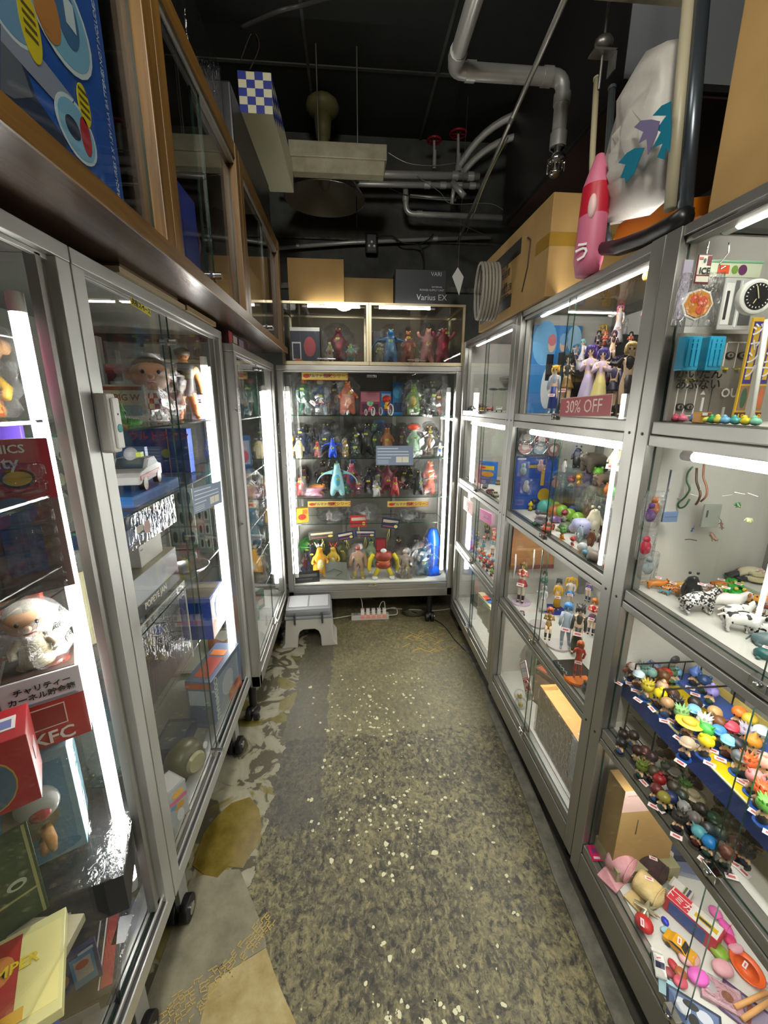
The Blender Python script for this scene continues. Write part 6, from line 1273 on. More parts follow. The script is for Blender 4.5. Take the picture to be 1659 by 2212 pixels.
pack('small_box','small violet grey toy box before the blue blister card','box',rpos(1046,1045,z),(.05,.03,.035),-50,'#55507a',[('F','r',.1,.2,.8,.5,'#8a86a8')])
for k,(x,y,c,l) in enumerate(((1013,1044,'#3a3a3c','black toy car in the corner of the second far shelf'),(1020,1048,'#55555a','grey toy car in the corner of the second far shelf'),(1048,1054,'#2a2c30','long dark toy car in the middle of the second far shelf'),(1060,1072,'#9a2c34','maroon and cream toy car at the front of the second far shelf'),(1068,1080,'#b9a98a','cream toy car at the front corner of the second far shelf'),(1075,1046,'#7a6a2c','olive toy car near the post of the second far shelf'),(1063,1037,'#c9a41c','small yellow toy car behind the olive one'))):
    p = rpos(x,y,z); make('car',p,.06,-10+random.uniform(-30,30),[c,'#1c2226'],l,G4)
z = .63; G5 = 'colourful figures in the third row of the far locker'
pack('backdrop_card','deep blue card standing behind the colourful figures','card',(1.05,2.38,z+.001),(.26,.005,.26),-75,'#2c3f80',[('F','e',.3,.4,.4,.4,'#7a8ab8'),('F','r',.1,.1,.8,.15,'#8a7a6a')])
for k,bx,by,ty,c,l in (('twin',1044,1160,1128,[SK2,'#d9c01c','#2a3f48','#22333c','#22333c'],'yellow haired dark winged figure at the back'),
    ('gown',1014,1190,1148,[SK2,'#d9c92c','#d9c92c','#b9749a','#5a3a5c'],'yellow haired figure in a pink and violet dress'),
    ('twin',1066,1178,1142,[SK2,'#d98a90','#e0a090','#c9626a','#d9b0a0'],'pink haired figure raised at the back'),
    ('bob',1043,1196,1160,[SK2,'#e08a90','#4a9ab8','#3f8aa8','#2c5f7a'],'salmon haired figure in turquoise in the middle'),
    ('bob',1063,1202,1162,[SK2,'#e07a60','#5ab0c9','#e6e6e0','#2a2a2a'],'orange haired figure in turquoise and white'),
    ('girl',1030,1182,1150,[SK2,'#c9b98a','#5f7f98','#4a6a84','#3a4a5c'],'beige haired blue figure between the yellow haired ones')):
    rf(k,bx,by,ty,z,c,l,rz=-45,grp=G5)
cols8 = ['#e0701c','#7fb05a','#c9342c','#dcdcd8','#3a2420','#4a8ab0','#e0a05a','#8a2c4a']; nm8 = ['orange','green','red','white','black','blue','tan','plum']
n_ = 0
for r in range(4):
    for q in range(6):
        px,py = 1018+q*8.6+r*3.6+random.uniform(-1.5,1.5),1196+q*9.5+r*-4.5+14*0+random.uniform(-1.5,1.5)
        if r == 0: py += 4
        k = (r*3+q*5) % 8; p = rpos(px,py,z)
        if p.y < 1.83: continue
        make(('c_spiky','c_bun','c_plain','c_horn')[(q+r) % 4],p,.038,-50+random.uniform(-30,30),['#e0b890',cols8[k],cols8[(k+3) % 8],cols8[(k+1) % 8],cols8[k]],'tiny %s haired figure, %s from the end wall, %s rank, far locker' % (nm8[k],ORD[q],('front','second','third','rear')[r]),'tiny figures ranked in the far locker')
hS = .085
glass_sign((1001,1098),(1020,1115),.075,0,.686,'#a8382c','#c9bdb0','small red SALE sign on the glass of the far locker',(('SALE',.5,.6,.032,'#e0d2c4'),('一掃',.5,.25,.022,'#e0d2c4')))
glass_sign((1036,1120),(1061,1135),.055,0,.686,'#c9208c','#d98ab8','magenta 20% OFF sign on the glass of the far locker',(('20% OFF',.5,.5,.028,'#f0d0e4'),))
z = .21
pack('grey_box','grey lidded box at the end of the bottom far shelf','box',(.87,2.42,z+.001),(.16,.14,.24),-80,'#77746e',[('F','e',.2,.45,.5,.35,'#a08078'),('T','r',.1,.1,.8,.8,'#8a8a86'),('F','r',.1,.1,.8,.08,'#4a4a48')])
pack('window_box','cream window box with a navy car resting on the upright boxes','box',(.90,2.16,z+.175),(.12,.07,.075),-60,'#b9a884',[('F','r',.1,.12,.8,.7,'#1f2a55'),('F','e',.15,.3,.5,.45,'#8a2c3a'),('F','r',.75,.1,.1,.8,'#a8483a')])
for k in range(8):
    c = ('#b9ab8c','#5a6a80','#8a9a7a','#c9bca0','#a89878','#3f5f9a','#7f8a58','#b58a70')[k]
    nmk = ('cream','slate','sage','ivory','tan','blue','olive','salmon')[k]
    pack('toy_box','%s thin upright toy box, %s from the grey box in the bottom far shelf' % (nmk,ORD[k]),'box',(.81+.01*(k % 2),2.27-k*.052,z+.001),(.038,.13,.15+.012*((k*3) % 3)),5,c,[('F','r',.1,.08,.8,.84,('#d0c4a6','#39465e')[k % 2]),('T','r',.1,.1,.8,.5,('#c9503a','#3a6ac0','#d9c9a0')[k % 3]),('L','r',.1,.1,.8,.8,('#8a8474','#4f5a48')[k % 2])],'upright toy boxes in the far locker')
# ---------- nearest locker, top row
z = 1.465; YW = .905
def ypack(name,label,cat,x0,y0,x1,y1,Y,d,col,art=(),txt=(),grp=None,zz=None,rz=0):
    a,b = at(x0,y1,Y=Y),at(x1,y0,Y=Y); h = at((x0+x1)/2,y0,Y=Y).z-a.z
    return pack(name,label,cat,((a.x+b.x)/2,Y+d/2,a.z if zz is None else zz),(b.x-a.x,d,h),rz,col,art,grp,txt=txt)
GR = '#77736a'; WL = '#d5d3cc'
art = [('F','r',.66,.90,.33,.012,WL),('F','r',.80,.62,.012,.28,WL),('F','r',.64,.64,.012,.26,WL),('F','r',.08,.06,.012,.36,WL),('F','r',.20,.06,.012,.38,WL),('F','r',.34,.06,.012,.36,WL),('F','r',.08,.06,.27,.012,WL),('F','r',.44,.12,.03,.16,WL),('F','r',.76,.03,.03,.14,WL),('F','r',.56,.05,.18,.34,'#6c685e'),
       ('F','e',.65,.72,.13,.08,'#17140f'),('F','e',.67,.735,.09,.055,GR),('F','e',.70,.745,.03,.03,'#17140f'),('F','e',.82,.72,.13,.08,'#17140f'),('F','e',.84,.735,.09,.055,GR),('F','e',.87,.745,.03,.03,'#17140f'),
       ('F','e',.09,.13,.11,.08,'#17140f'),('F','e',.105,.145,.08,.05,GR),('F','e',.13,.145,.035,.045,'#17140f'),('F','e',.22,.13,.11,.08,'#17140f'),('F','e',.235,.145,.08,.05,GR),('F','e',.26,.145,.035,.045,'#17140f')]
for u in (.11,.22,.65,.82): art.append(('F','r',u,.60 if u > .5 else .47,.05,.018,'#c9b92c'))
sb = ypack('toy_board','grey toy car park board with hand painted black Japanese words','toy',1440,712,1632,903,YW-.02,.012,GR,art,(('F','かいだん',.31,.55,.027,'#12100e'),('F','あぶない',.32,.425,.026,'#12100e'),('F','OUT',.83,.33,.026,WL)),zz=z+.001)
for t_ in sb.children:
    if t_.name.startswith('lettering') and t_.data.vertices and False: pass
W_ = at(1632,800,Y=YW).x-at(1440,800,Y=YW).x
tri = MB()
for u,v,s in ((.455,.30,1),(.775,.02,-1)): tri.prism([(W_*(u-.03-.5),(v)*.19),(W_*(u+.03-.5),(v)*.19),(W_*(u-.5),(v+.05*s)*.19)][::s],-.0068,-.0062,T=Matrix(((1,0,0,0),(0,0,1,0),(0,1,0,0),(0,0,0,1))))
part('arrow',tri,gm(WL),sb)
BL = mat('#1f93b8',.35)
for k,(x0,x1) in enumerate(((1468,1515),(1518,1566))):
    a,b = at(x0,800,Y=YW-.04),at(x1,727,Y=YW-.04); w,h = b.x-a.x,b.z-a.z
    g = part('garage',MB().box((a.x,YW-.045,a.z),(b.x,YW-.021,b.z)),BL,sb,.002,True)
    mb = MB()
    for i in range(3): mb.box((a.x+w*(.1+.3*i),YW-.048,a.z+h*.12),(a.x+w*(.3+.3*i),YW-.045,a.z+h*.9))
    for v in (.6,.78): mb.box((a.x+w*.08,YW-.0475,a.z+h*v),(a.x+w*.92,YW-.0445,a.z+h*(v+.04)))
    part('rib',mb,BL,sb,world=True)
ypack('hanging_tag','white tag with a dark red border reading ICE hanging at the glass','tag',1499,549,1541,612,.76,.002,'#6a1f2c',[('F','r',.06,.30,.88,.66,'#d9d6c4'),('F','r',.06,.05,.88,.2,'#d2cfbd'),('F','r',.66,.62,.28,.32,'#6a1f2c'),('F','e',.4,.7,.16,.16,'#3f5f60'),('F','r',.1,.82,.25,.07,'#b5564c')],(('F','ICE',.55,.42,.014,'#1c1c1c'),))
p = at(1507,657,Y=.77); o = thing('biscuit_badge','orange eight sided glittering charm in a clear bag','charm',p,-10)
part('rim',MB().cyl((0,0,0),(0,.006,0),.027,n=8,smooth=False),WHITE,o,.001); part('body',MB().cyl((0,-.002,0),(0,.001,0),.023,n=8,smooth=False),mat('#d08a2c',.2),o)
part('sugar_patch',MB().cyl((.006,-.003,.004),(.006,-.0018,.004),.009).cyl((-.008,-.003,.008),(-.008,-.0018,.008),.007).cyl((.004,-.003,-.01),(.004,-.0018,-.01),.007),mat('#d9562c',.2),o); part('bag_film',MB().box((-.034,-.006,-.036),(.034,.012,.05)),BAG,o); part('hook',MB().tube([(0,0,.05),(.006,0,.06),(0,0,.075),(0,0,.10)],.001,5),CHROME,o)
o = thing('spring_hook','small steel spring hook hanging under the tube of the nearest locker','hook',at(1566,545,Y=.75)); part('hook',MB().tube([(.004,0,.015),(.007,0,0),(-.006,0,-.018),(-.002,0,-.026),(.006,0,-.022)],.0012,6),CHROME,o)
p = at(1636,640,Y=.72); o = thing('dial_gauge','round white rimmed gauge with a black face hanging in the nearest locker','gauge',p,-8)
part('case',MB().cyl((0,0,0),(0,.014,0),.028,n=28),mat('#d3d6cc',.4),o,.003); part('dial',MB().cyl((0,-.001,0),(0,.001,0),.021,n=24),BLACK,o); mb = MB()
for k in range(20): a_ = k*.314; mb.box((-.0006,-.0018,.0165),(.0006,-.0009,.019),T=Matrix.Rotation(a_,4,'Y'))
part('scale_mark',mb,WHITE,o,kind='stuff'); part('needle',MB().box((-.0006,-.003,-.004),(.0006,-.002,.016),T=Matrix.Rotation(-.3,4,'Y')).box((-.0005,-.003,-.013),(.0005,-.002,-.005),T=Matrix.Rotation(.5,4,'Y')),mat('#d9d6a8',.4),o)
ypack('packaging_card','grey and white printed card behind the gauge','card',1548,600,1640,712,.86,.004,'#a9aaa6',[('F','r',.05,.1,.25,.8,'#c9cac4'),('F','r',.33,.1,.12,.85,'#5c5f5c'),('F','r',.5,.05,.04,.9,'#d9dcd4'),('F','r',.6,.1,.35,.5,'#4a4d4c'),('F','r',.1,.2,.08,.55,'#2c2c2c')])
ypack('packaging_card','pale card with red and purple fruit prints above the gauge','card',1530,562,1650,598,.87,.004,'#b9c2a8',[('F','r',.15,.2,.22,.5,'#c9502c'),('F','e',.42,.2,.12,.5,'#6a8a3a'),('F','e',.55,.15,.16,.6,'#5a2a50'),('F','r',0,.85,1,.1,'#6aa07a')])
ypack('plastic_pouch','mauve tinted clear pouch behind the ICE tag','bag',1458,560,1500,690,.87,.006,'#8f8a98',[('F','r',.1,.1,.8,.3,'#a9a4b4')])
for k,(x0,x1,l) in enumerate(((1606,1632,'magazine with a yellow and violet masthead, the one farther from the camera'),(1640,1672,'magazine with a yellow and violet masthead, the one nearer to the camera'))):
    o = ypack('magazine',l,'magazine',x0,676,x1,905,.83,.006,'#c9a42c',[('F','r',.1,.38,.8,.58,'#3a3080'),('F','r',.25,.42,.5,.5,'#c9a42c'),('F','r',.1,.12,.8,.24,'#8a6a50'),('F','e',.2,.14,.6,.2,('#3a5a44','#b9603a')[k]),('F','r',.0,.0,1,.1,'#4a2418')],tuple(('F',c_,.5,.88-.13*i,.026,'#dcdfe6') for i,c_ in enumerate('ジャンプ'))+(('F','18',.45,.05,.018,'#d9a42c'),),zz=z+.001,grp='magazines beside the toy board')
a_,b_ = at(1624,905,Y=.80),at(1658,690,Y=.80); solo('pen',MB().tube([(a_.x,.80,z+.001),(b_.x,.80,b_.z)],[.004,.0045],8),WHITE,'white plastic stick standing before the magazines','stick')
for k,(x,c,n_) in enumerate(((1460,'#c9506a','pink'),(1475,'#d9708a','rose'),(1500,'#5a8ac0','blue'),(1522,'#c9d05a','lime'),(1540,'#3a9a5a','green'),(1553,'#d9d05a','yellow'),(1568,'#7ab8dc','sky blue'),(1590,'#4aa8a0','teal'),(1612,'#d9c92c','bright yellow'),(1634,'#8ad0b0','mint'))):
    p = at(x,906,X=.715); o = solo('translucent_toy',MB().sph((p.x,p.y,z+.0075),(.009,.010,.007),10,6).sph((p.x,p.y+.004,z+.013),(.005,.005,.006),8,5),mat(c,.15),'%s translucent rubber toy along the front edge below the board' % n_,'toy','translucent rubber toys along the front edge')
o = ypack('small_box','little food shaped toy box with a pale tag by the board arrow','box',1512,882,1540,905,.80,.02,'#b9863a',[('F','r',.1,.6,.8,.35,'#8a3a2c'),('F','r',.1,.7,.5,.25,'#dcdcd8'),('F','e',.3,.1,.5,.5,'#5a7a3a')],zz=z+.001)
# ---------- nearest locker, second row: animals
z = 1.05; GA = 'toy animals spread on the second shelf of the nearest locker'
def cr(x,y): return 1340+x/4.423,900+y/4.423
def an(k,x,y,px,cols,label,rz,dz=0,tg=True):
    X_,Y_ = cr(x,y); p = rpos(X_,Y_,z,1.07); p.z = z+.0005
    if at(X_,Y_,Z=z).x > .985: p = rcl(at(X_,Y_,X=1.0)); p.z = z+.0255
    dep = (p-CP).dot(FW); size = px/4.423*dep/FPX/max(PL[k],PH[k])*1.75
    o = make(k,p,size,rz,cols,label,GA); H = PH[k]*size
    if tg: link('price_tag',tagmesh(False),o,(0,0,H*.97),(-1.2,0,math.radians(-40-rz+random.uniform(-30,30))),.015)
    return o
WB = 'white_black_patches'; CRE = '#cfc6a6'
st2 = thing('display_step','low white two step riser at the rear of the animal shelf','stand',(1.0,.5,z)); part('step',MB().box((.955,.17,z+.0005),(1.095,.88,z+.025)),SHELFW,st2,world=True)
ANI = [('a_up',235,1545,90,['#d9d6d0','#2a2a2c','#d9d6d0'],'grey and white koala toy in the corner of the animal shelf',0),
 ('a_tiger',300,1625,150,['#c9781c','#b9681c'],'orange tiger toy nearest the front glass edge',70),('a_giraffelie',480,1510,230,['giraffe_patches','giraffe_patches'],'giraffe toy lying with net patterned coat',80),
 ('a_bear',600,1470,140,['#a8682c','#a8682c'],'tan lion cub toy behind the giraffe',60),('a_lizard',325,1500,70,['#3f8ab0'],'small blue lizard toy beside the tiger',40),
 ('a_bear',370,1360,140,['#8f856c','#8f856c'],'dusty beige elephant like toy in the rear corner',30),('a_lie',720,1410,170,['#1c1c1e','#1c1c1e'],'black panther toy lying behind the giraffe',85),
 ('a_snake',830,1470,150,['#b98a4a'],'tan coiled snake toy in the middle',0),('a_turtle',930,1540,150,['tortoise_marks','#7a6a3a'],'tortoise toy with marbled shell in the middle',60),
 ('a_pig',705,1540,130,['#cf8f8f','#cf8f8f'],'pink pig toy sitting beside the giraffe',-20),('a_turtle',1060,1590,160,['#5a3018','#4a2814'],'chocolate brown beaver toy beside the marbled tortoise',70),
 ('a_turtle',1130,1480,150,['#b5b088','#a8a27c'],'pale green round toad toy with a tag',40),('a_pig',1250,1410,150,[CRE,CRE],'cream sheep toy towards the back',60),
 ('a_snake',1345,1250,100,['#cfc8a8'],'cream coiled toy, rear one of three',0),('a_snake',1345,1320,110,['#c9c09c'],'cream coiled toy, middle one of three',30),('a_snake',1360,1400,110,['#bdb48c'],'cream coiled toy, front one of three',60),
 ('a_seal',1105,1340,180,['#22242a'],'large dark round seal toy at the rear',80),('a_up',1010,1410,90,['#1c3f6a','#1c3f6a','#24507f'],'dark blue toy standing beside the dark seal',-30),('a_up',930,1400,90,['#4a4a24','#4a4a24','#5a5a2c'],'olive toy standing beside the blue one',-30),
 ('a_up',645,1790,190,['#1b1c1e','#1b1c1e','#2a2b2c'],'black gorilla toy with arms down near the front',-20),('a_tiger',480,1700,150,['tiger_marks','#c9771f'],'striped tiger toy beside the gorilla',60),('a_tiger',540,1640,110,['#b98a3a','#a87a2c'],'golden lioness toy behind the striped tiger',80),
 ('a_lie',750,1700,120,['#8a4420','#7a3a1c'],'red brown lying dog toy behind the gorilla',70),('a_frog',1090,1650,110,['#2cae3a'],'bright green frog toy, the rear one',-30),('a_frog',1095,1725,130,['#2cb43c'],'bright green frog toy, the front one',-30),
 ('a_bear',940,1670,130,['#c0702c','#c0702c'],'orange brown dinosaur like toy in the crowd',50),('a_up',920,1750,100,['#a8a02c','#a8a02c','#c9c03a'],'mustard yellow standing toy in the crowd',-30),('a_lie',1010,1680,110,['#a06a4a','#8a5a3c'],'light brown lying toy beside the orange one',60),
 ('a_tiger',830,1700,120,['#8a8a86','#7a7a76'],'grey wolf toy between gorilla and yellow toy',70),('a_seal',800,1770,120,['#7a7f84'],'grey spotted fish toy beside the gorilla',80),('a_snake',985,1765,70,['#d9722c'],'orange ring shaped worm toy on the front',0),
 ('a_zebra',720,1880,260,['zebra_marks','zebra_marks'],'zebra toy lying flat at the front glass',85),('a_dog',950,1890,280,['#d9d6cf','#a8642c'],'white hound toy with brown ears, larger front one',60),('a_dog',1090,1960,230,[WB,'#17171a'],'white dog toy with black patches standing behind the hound',80),
 ('a_cow',1140,2060,260,[WB,'#17171a'],'white cow toy with black patches and horns',60),('a_dog',1300,2090,190,[WB,'#17171a'],'white puppy toy with black spots lying in front',50),('a_cowlie',1380,2180,220,['#55696a','#4a5c5c'],'grey green rhinoceros toy at the lower front',60),
 ('a_seal',1250,1670,160,['#1f2226'],'black whale toy with a tag behind the frogs',80),('a_cow',1240,1810,150,['#d98f1c','#d98f1c'],'yellow orange bull toy with horns',50),('a_lizard',1290,1870,170,['#c9741c'],'orange lizard toy beside the yellow bull',20),('a_lizard',1380,1830,200,['#8a3f1c'],'rust brown lizard toy at the frame edge',30),
 ('a_seal',680,1620,120,['#c9c6bd'],'off white seal toy behind the gorilla',70),('a_tiger',1180,1880,120,['#8f8f8c','#7f7f7c'],'grey cat toy behind the patched dogs',50),('a_cat',1330,2010,120,['#c9c6c0','#1c1c1c'],'small white cat toy between the cow and puppy',40),
 ('a_tiger',1330,1560,130,['#9a8f8a','#b5483c'],'grey and red husky toy towards the frame edge',60),('a_newt',1320,1740,110,['#2c4a34'],'dark green newt toy with a tag',50),('a_cat',420,1700,80,['#5a9ab0','#5a9ab0'],'tiny turquoise cat toy in front of the tiger',30),('a_bear',590,1720,110,['#8a5a2c','#8a5a2c'],'brown bear cub toy beside the gorilla',60),
 ('a_turtle',1380,2300,160,['#1f5a55','#2c6a64'],'teal turtle toy at the lower frame edge',50),('a_lie',1180,1550,110,['#b9b4a4','#a9a494'],'stone grey rabbit toy in the crowd',60),('a_cat',1300,1500,100,['#d9d0c4','#c9604a'],'white cat toy with red ears at the back',40),('a_seal',560,1590,90,['#5c4434'],'dark brown otter toy behind the striped tiger',60)]
for k,x,y,px,c,l,rz in ANI: an(k,x,y,px,c,l,rz,tg=random.random() < .62)
# hanging snakes, frogs, bags, tags
def hang(name,label,pts,r,m,X,cat='toy animal',grp=None):
    g = [at(*cr(x,y),X=X) for x,y in pts]; return solo(name,MB().tube(bendpts(g,.008,3) if len(g) > 2 else g,r,7),gm(m),label,cat,grp)
GH = 'rubber snakes hanging from the shelf above'
hang('snake_toy','green loop headed rubber snake hanging farthest from the post',[(690,480),(640,540),(630,620),(670,690),(620,770),(545,830),(560,880),(620,860),(660,790)],.0022,'#2f5a34',.80,grp=GH)
hang('snake_toy','dark brown rubber snake hanging in the middle of the three',[(730,490),(725,620),(770,740),(740,820),(720,840)],.0026,'#4a3424',.80,grp=GH)
hang('snake_toy','reddish rubber snake hanging nearest the camera of the three',[(800,450),(790,580),(830,680),(825,760),(770,810)],.0022,'#7a4a34',.80,grp=GH)
hang('lizard_toy','brown rubber lizard hanging by its head with a curled tail',[(615,850),(620,980),(575,1110),(590,1180),(660,1170),(730,1185)],[.001,.004,.006,.004,.0025,.0015][0:1][0] or .002,'#4a3020',.84)
for k,(x,y,s,c,l,rz) in enumerate(((1225,1000,130,'#b9c09a','pale leaping frog toy hanging on a thread',20),(1110,850,120,'#3f6a4a','dim green frog toy hanging behind',60),(690,1080,90,'#1c3a8a','blue striped toy hanging low in the middle',0),(960,1040,150,'#5a3a2c','brown lizard toy hanging diagonally',40),(870,1150,130,'#8a6a5a','pinkish bird toy hanging beside the brown lizard',70),(430,1130,110,'#a08a3a','yellow seahorse like toy hanging near the post',10),(560,920,100,'#2a3a50','blue black toy hanging behind the snakes',30))):
    p = at(*cr(x,y),X=.84); dep = (p-CP).dot(FW); size = s/4.423*dep/FPX; o = make(('a_frog','a_frog','a_lizard','a_lizard','a_lie','a_lizard','a_frog')[k],p,size*.8,rz,[c],l,'toys hung on threads in the animal compartment',rot=(.9,0,math.radians(rz-60)))
    part('thread',MB().cyl((0,0,0),(0,0,.001),.0006,n=4),WHITE,o); t_ = o.children[-1]; t_.rotation_euler = (Matrix.Rotation(math.radians(0),4,'X') @ o.matrix_basis.inverted()).to_euler() if False else (0,0,0)
for k,(x,y,rz) in enumerate(((620,700,80),(690,675,80),(770,665,85),(715,750,10),(400,735,80),(490,730,75),(540,775,5),(395,790,0),(1030,750,-20),(1145,730,5),(1270,745,15))):
    p = at(*cr(x,y),X=.80); o = thing('price_tag','pink and white price tag hanging in the animal shelf, %s from the post' % ORD[(4,6,7,5,1,2,3,0,8,9,10)[k]],'tag',p,-55,'price tags hanging in the animal compartment',(1.45,math.radians(rz),math.radians(-55))); link('tag_card',tagmesh(False),o,(0,0,0),None,.017)
for k,(x,y,c,l) in enumerate(((290,935,'#6a2a8a','purple toy hanging in a bag by the post'),(240,1250,'#c92c4a','red toy hanging in a bag by the post, below the purple one'),(320,880,'#c9702c','orange toy hanging in a bag behind the purple one'),(265,1440,'#b9c4c9','clear bag with a white toy low by the post'))):
    p = at(*cr(x,y),Y=.86); o = thing('hanging_bag',l,'bag',p,-20,'toys hung in bags by the locker post'); part('toy',MB().sph((0,0,0),(.012,.008,.018)).sph((0,0,.02),(.008,.007,.008)),gm(c),o); part('bag_film',MB().box((-.018,-.010,-.03),(.018,.012,.04)),BAG,o,.003)
for k,(x0,y0,x1,y1,c,l) in enumerate(((420,510,500,920,'#a9b0b8','tall silvery bag hanging on the side wall of the animal compartment'),(770,840,980,1060,'#8f938a','white leaflet seen behind the hanging animals'),(400,910,560,1010,'#5a6f90','blue and clear pack hanging on the side wall'))):
    (a0,b0),(a1,b1) = cr(x0,y0),cr(x1,y1); ypack('hanging_package',l,'package',a0,b0,a1,b1,.885,.006,c,[('F','r',.15,.45,.1,.3,'#3a3a3a')] if k == 1 else [('F','r',.1,.5,.8,.06,'#5a5050')])
# ---------- nearest locker, third row: yellow shelf
z = .63; zy = .775
def cq(x,y): return 1280+x/4.253,1330+y/4.253
u = thing('display_shelf','bright yellow and blue printed display shelf full of capsule figures','shelf',(.9,.55,z))
part('shelf_top',MB().box((.738,.165,zy-.006),(.93,.925,zy)),mat('#d9b90c',.4),u,world=True)
part('step',MB().box((.865,.165,zy),(.93,.925,zy+.010)),mat('#3a5aa8',.4),u,world=True); part('back_strip',MB().box((.93,.165,zy-.006),(.936,.925,zy+.03)),mat('#c9b05a',.4),u,world=True)
part('front_strip',MB().box((.735,.165,zy-.050),(.738,.925,zy)),mat('#1c3f8c',.4),u,world=True); part('strip_edge',MB().box((.7335,.165,zy-.0015),(.738,.925,zy+.001)),mat('#d9d6a8',.4),u,world=True)
mb = MB(); mb2 = MB(); mb3 = MB()
for k in range(24):
    y = .905-k*.029; T = Matrix.Translation((.735,y,zy-.026)) @ Matrix(((0,0,-1,0),(-1,0,0,0),(0,1,0,0),(0,0,0,1)))
    mb.prism([(.0075*math.cos(a*.524),.009+.009*math.sin(a*.524)) for a in range(12)],0,.0005,0,T); mb2.prism([(-.011,-.022),(.011,-.022),(.008,0),(-.008,0)],0,.0004,k % 3,T); mb3.prism([(.0085*math.cos(a*.524),.013+.007*math.sin(a*.524)) for a in range(7)],0,.0007,k % 4,T)
part('face_print',mb,mat('#b98a6a',.5),u,kind='stuff'); part('suit_print',mb2,[mat('#16204a',.5),mat('#2a5aa8',.5),mat('#8a8f9a',.5)],u,kind='stuff'); part('hair_print',mb3,[mat('#20160f',.5),mat('#6a4424',.5),mat('#a07a3a',.5),mat('#2a2a30',.5)],u,kind='stuff')
mb = MB()
for y in (.90,.80): mb.cyl((.742,y,z+.001),(.742,y,zy+.065),.0022,n=6); mb.cyl((.93,y,z+.001),(.93,y,zy+.065),.0022,n=6); mb.cyl((.742,y,zy+.065),(.93,y,zy+.065),.0022,n=6)
for k in range(4): mb.cyl((.742,.90,z+.02+k*.045),(.742,.80,z+.02+k*.045),.0014,n=5)
for k in range(3): mb.cyl((.79+k*.045,.90,zy+.01),(.79+k*.045,.90,zy+.065),.0014,n=5)
wr = part('wire_rack',mb,RUB,u,world=True)
part('leg',MB().box((.90,.2,z+.001),(.93,.23,zy-.006)).box((.74,.2,z+.001),(.76,.22,zy-.006)),BLACK,u,world=True)
CHI = [('ears',270,470,'#5a3020','dark brown'),('plain',312,430,'#6a3524','reddish brown'),('cap',385,480,'#d9cfc9','white and red'),('horn',425,400,'#e0dcd4','white horned'),('plain',500,425,'#3f5f9a','plain blue'),('ears',572,470,'#7a86a0','grey robot like'),('spiky',470,495,'#5a7a74','grey teal'),('plain',532,515,'#7aa8a0','pale teal'),('cap',425,540,'#c9dce6','white and blue capped'),
 ('cap',645,375,'#6f8f6a','green army capped'),('plain',742,390,'#3f3f48','large dark grey'),('plain',672,315,'#6a2434','dark maroon'),('horn',655,545,'#6a4424','brown with yellow horn'),('spiky',500,645,'#b9a82c','olive yellow'),('bun',640,650,'#c9a88a','bald beige'),('bun',620,715,'#e6cf14','bright yellow turbaned'),('plain',738,715,'#4a2c1c','chestnut'),('plain',688,800,'#a8825a','bald tan'),('spiky',765,800,'#1c1818','spiky black'),
 ('cone',945,520,'#4a6ab0','blue coned pink'),('ears',1030,590,'#243f6a','navy eared'),('bun',1095,685,'#8f86c9','lilac hatted'),('spiky',820,890,'#7aa86a','curly green'),('cap',930,865,'#7ab8dc','sky blue capped'),('plain',945,795,'#1f1a1a','smooth black'),('straw',888,985,'#d9b93a','straw hatted'),('spiky',1025,965,'#e0dcd6','white skull faced'),('horn',1045,1040,'#4ab04a','small green'),('ears',1048,1150,'#e6cc14','sunny yellow bear shaped'),('cap',1162,1060,'#3f86c9','blue and pink capped'),
 ('horn',1168,975,'#6a4020','brown and gold'),('cap',1275,1020,'#d9445a','coral red hatted'),('plain',1352,885,'#d9772c','big orange haired'),('plain',1448,950,'#d9b83a','blond haired'),('cap',1252,1150,'#7fc4e6','aqua capped'),('ears',1330,1175,'#1c1c2a','little black cat eared'),('cone',1475,1150,'#d9932c','gold crowned orange'),('cap',1360,1300,'#55585c','grey felt hatted'),('spiky',1430,1335,'#d9622c','small orange red'),('cap',1555,1060,'#c9dcdc','white and turquoise'),('bun',1580,1345,'#d9a290','round salmon'),('spiky',1560,1600,'#d95a2c','wild red haired'),('spiky',1600,1740,'#6ab04a','leaf green haired'),('plain',1120,880+0,'#caa26a','sandy haired'),('horn',1500,1480,'#d98a8a','rosy horned'),('cap',870,1200-30,'#c9b59a','beige capped'),('spiky',1420,1060,'#b9b4c9','pale mauve haired')]
def chb(hk,x,y,c,label,zf,h,grp,X=None,tg=True,base='#1c4fa0',dim=None):
    X_,Y_ = cq(x,y); p = at(X_,Y_,Z=zf+h*.72)
    if X and p.x > X: q = at(X_,Y_,X=X); p = Vector((X,q.y,0))
    p.z = zf+.0005; cc = random.choice(['#1f2a4a','#2a2a2c','#5a2a24','#3f5f8a','#8a7a5a','#2c4a3a'])
    if hk == 'straw': cc = '#5a3a1c'
    o = make('c_'+hk,p,h*.92,-55+random.uniform(-30,30),['#e3bd94' if hk != 'plain' or 'bald' not in label else '#c99a70',c,cc,base,cc],label,grp)
    if tg: link('price_tag',tagmesh(False),o,(random.uniform(-.2,.2)*h,-h*.45,h*.02),(-1.25,0,random.uniform(-.3,.3)),.021)
    return o
for hk,x,y,c,w_ in CHI:
    p = at(*cq(x,y),Z=zy+.04); zf = zy+.0105 if p.x > .872 else zy
    chb(hk,x,y,c,'%s capsule figure standing on the yellow display shelf' % w_,zf,.056,'capsule figures on the yellow shelf',.915)
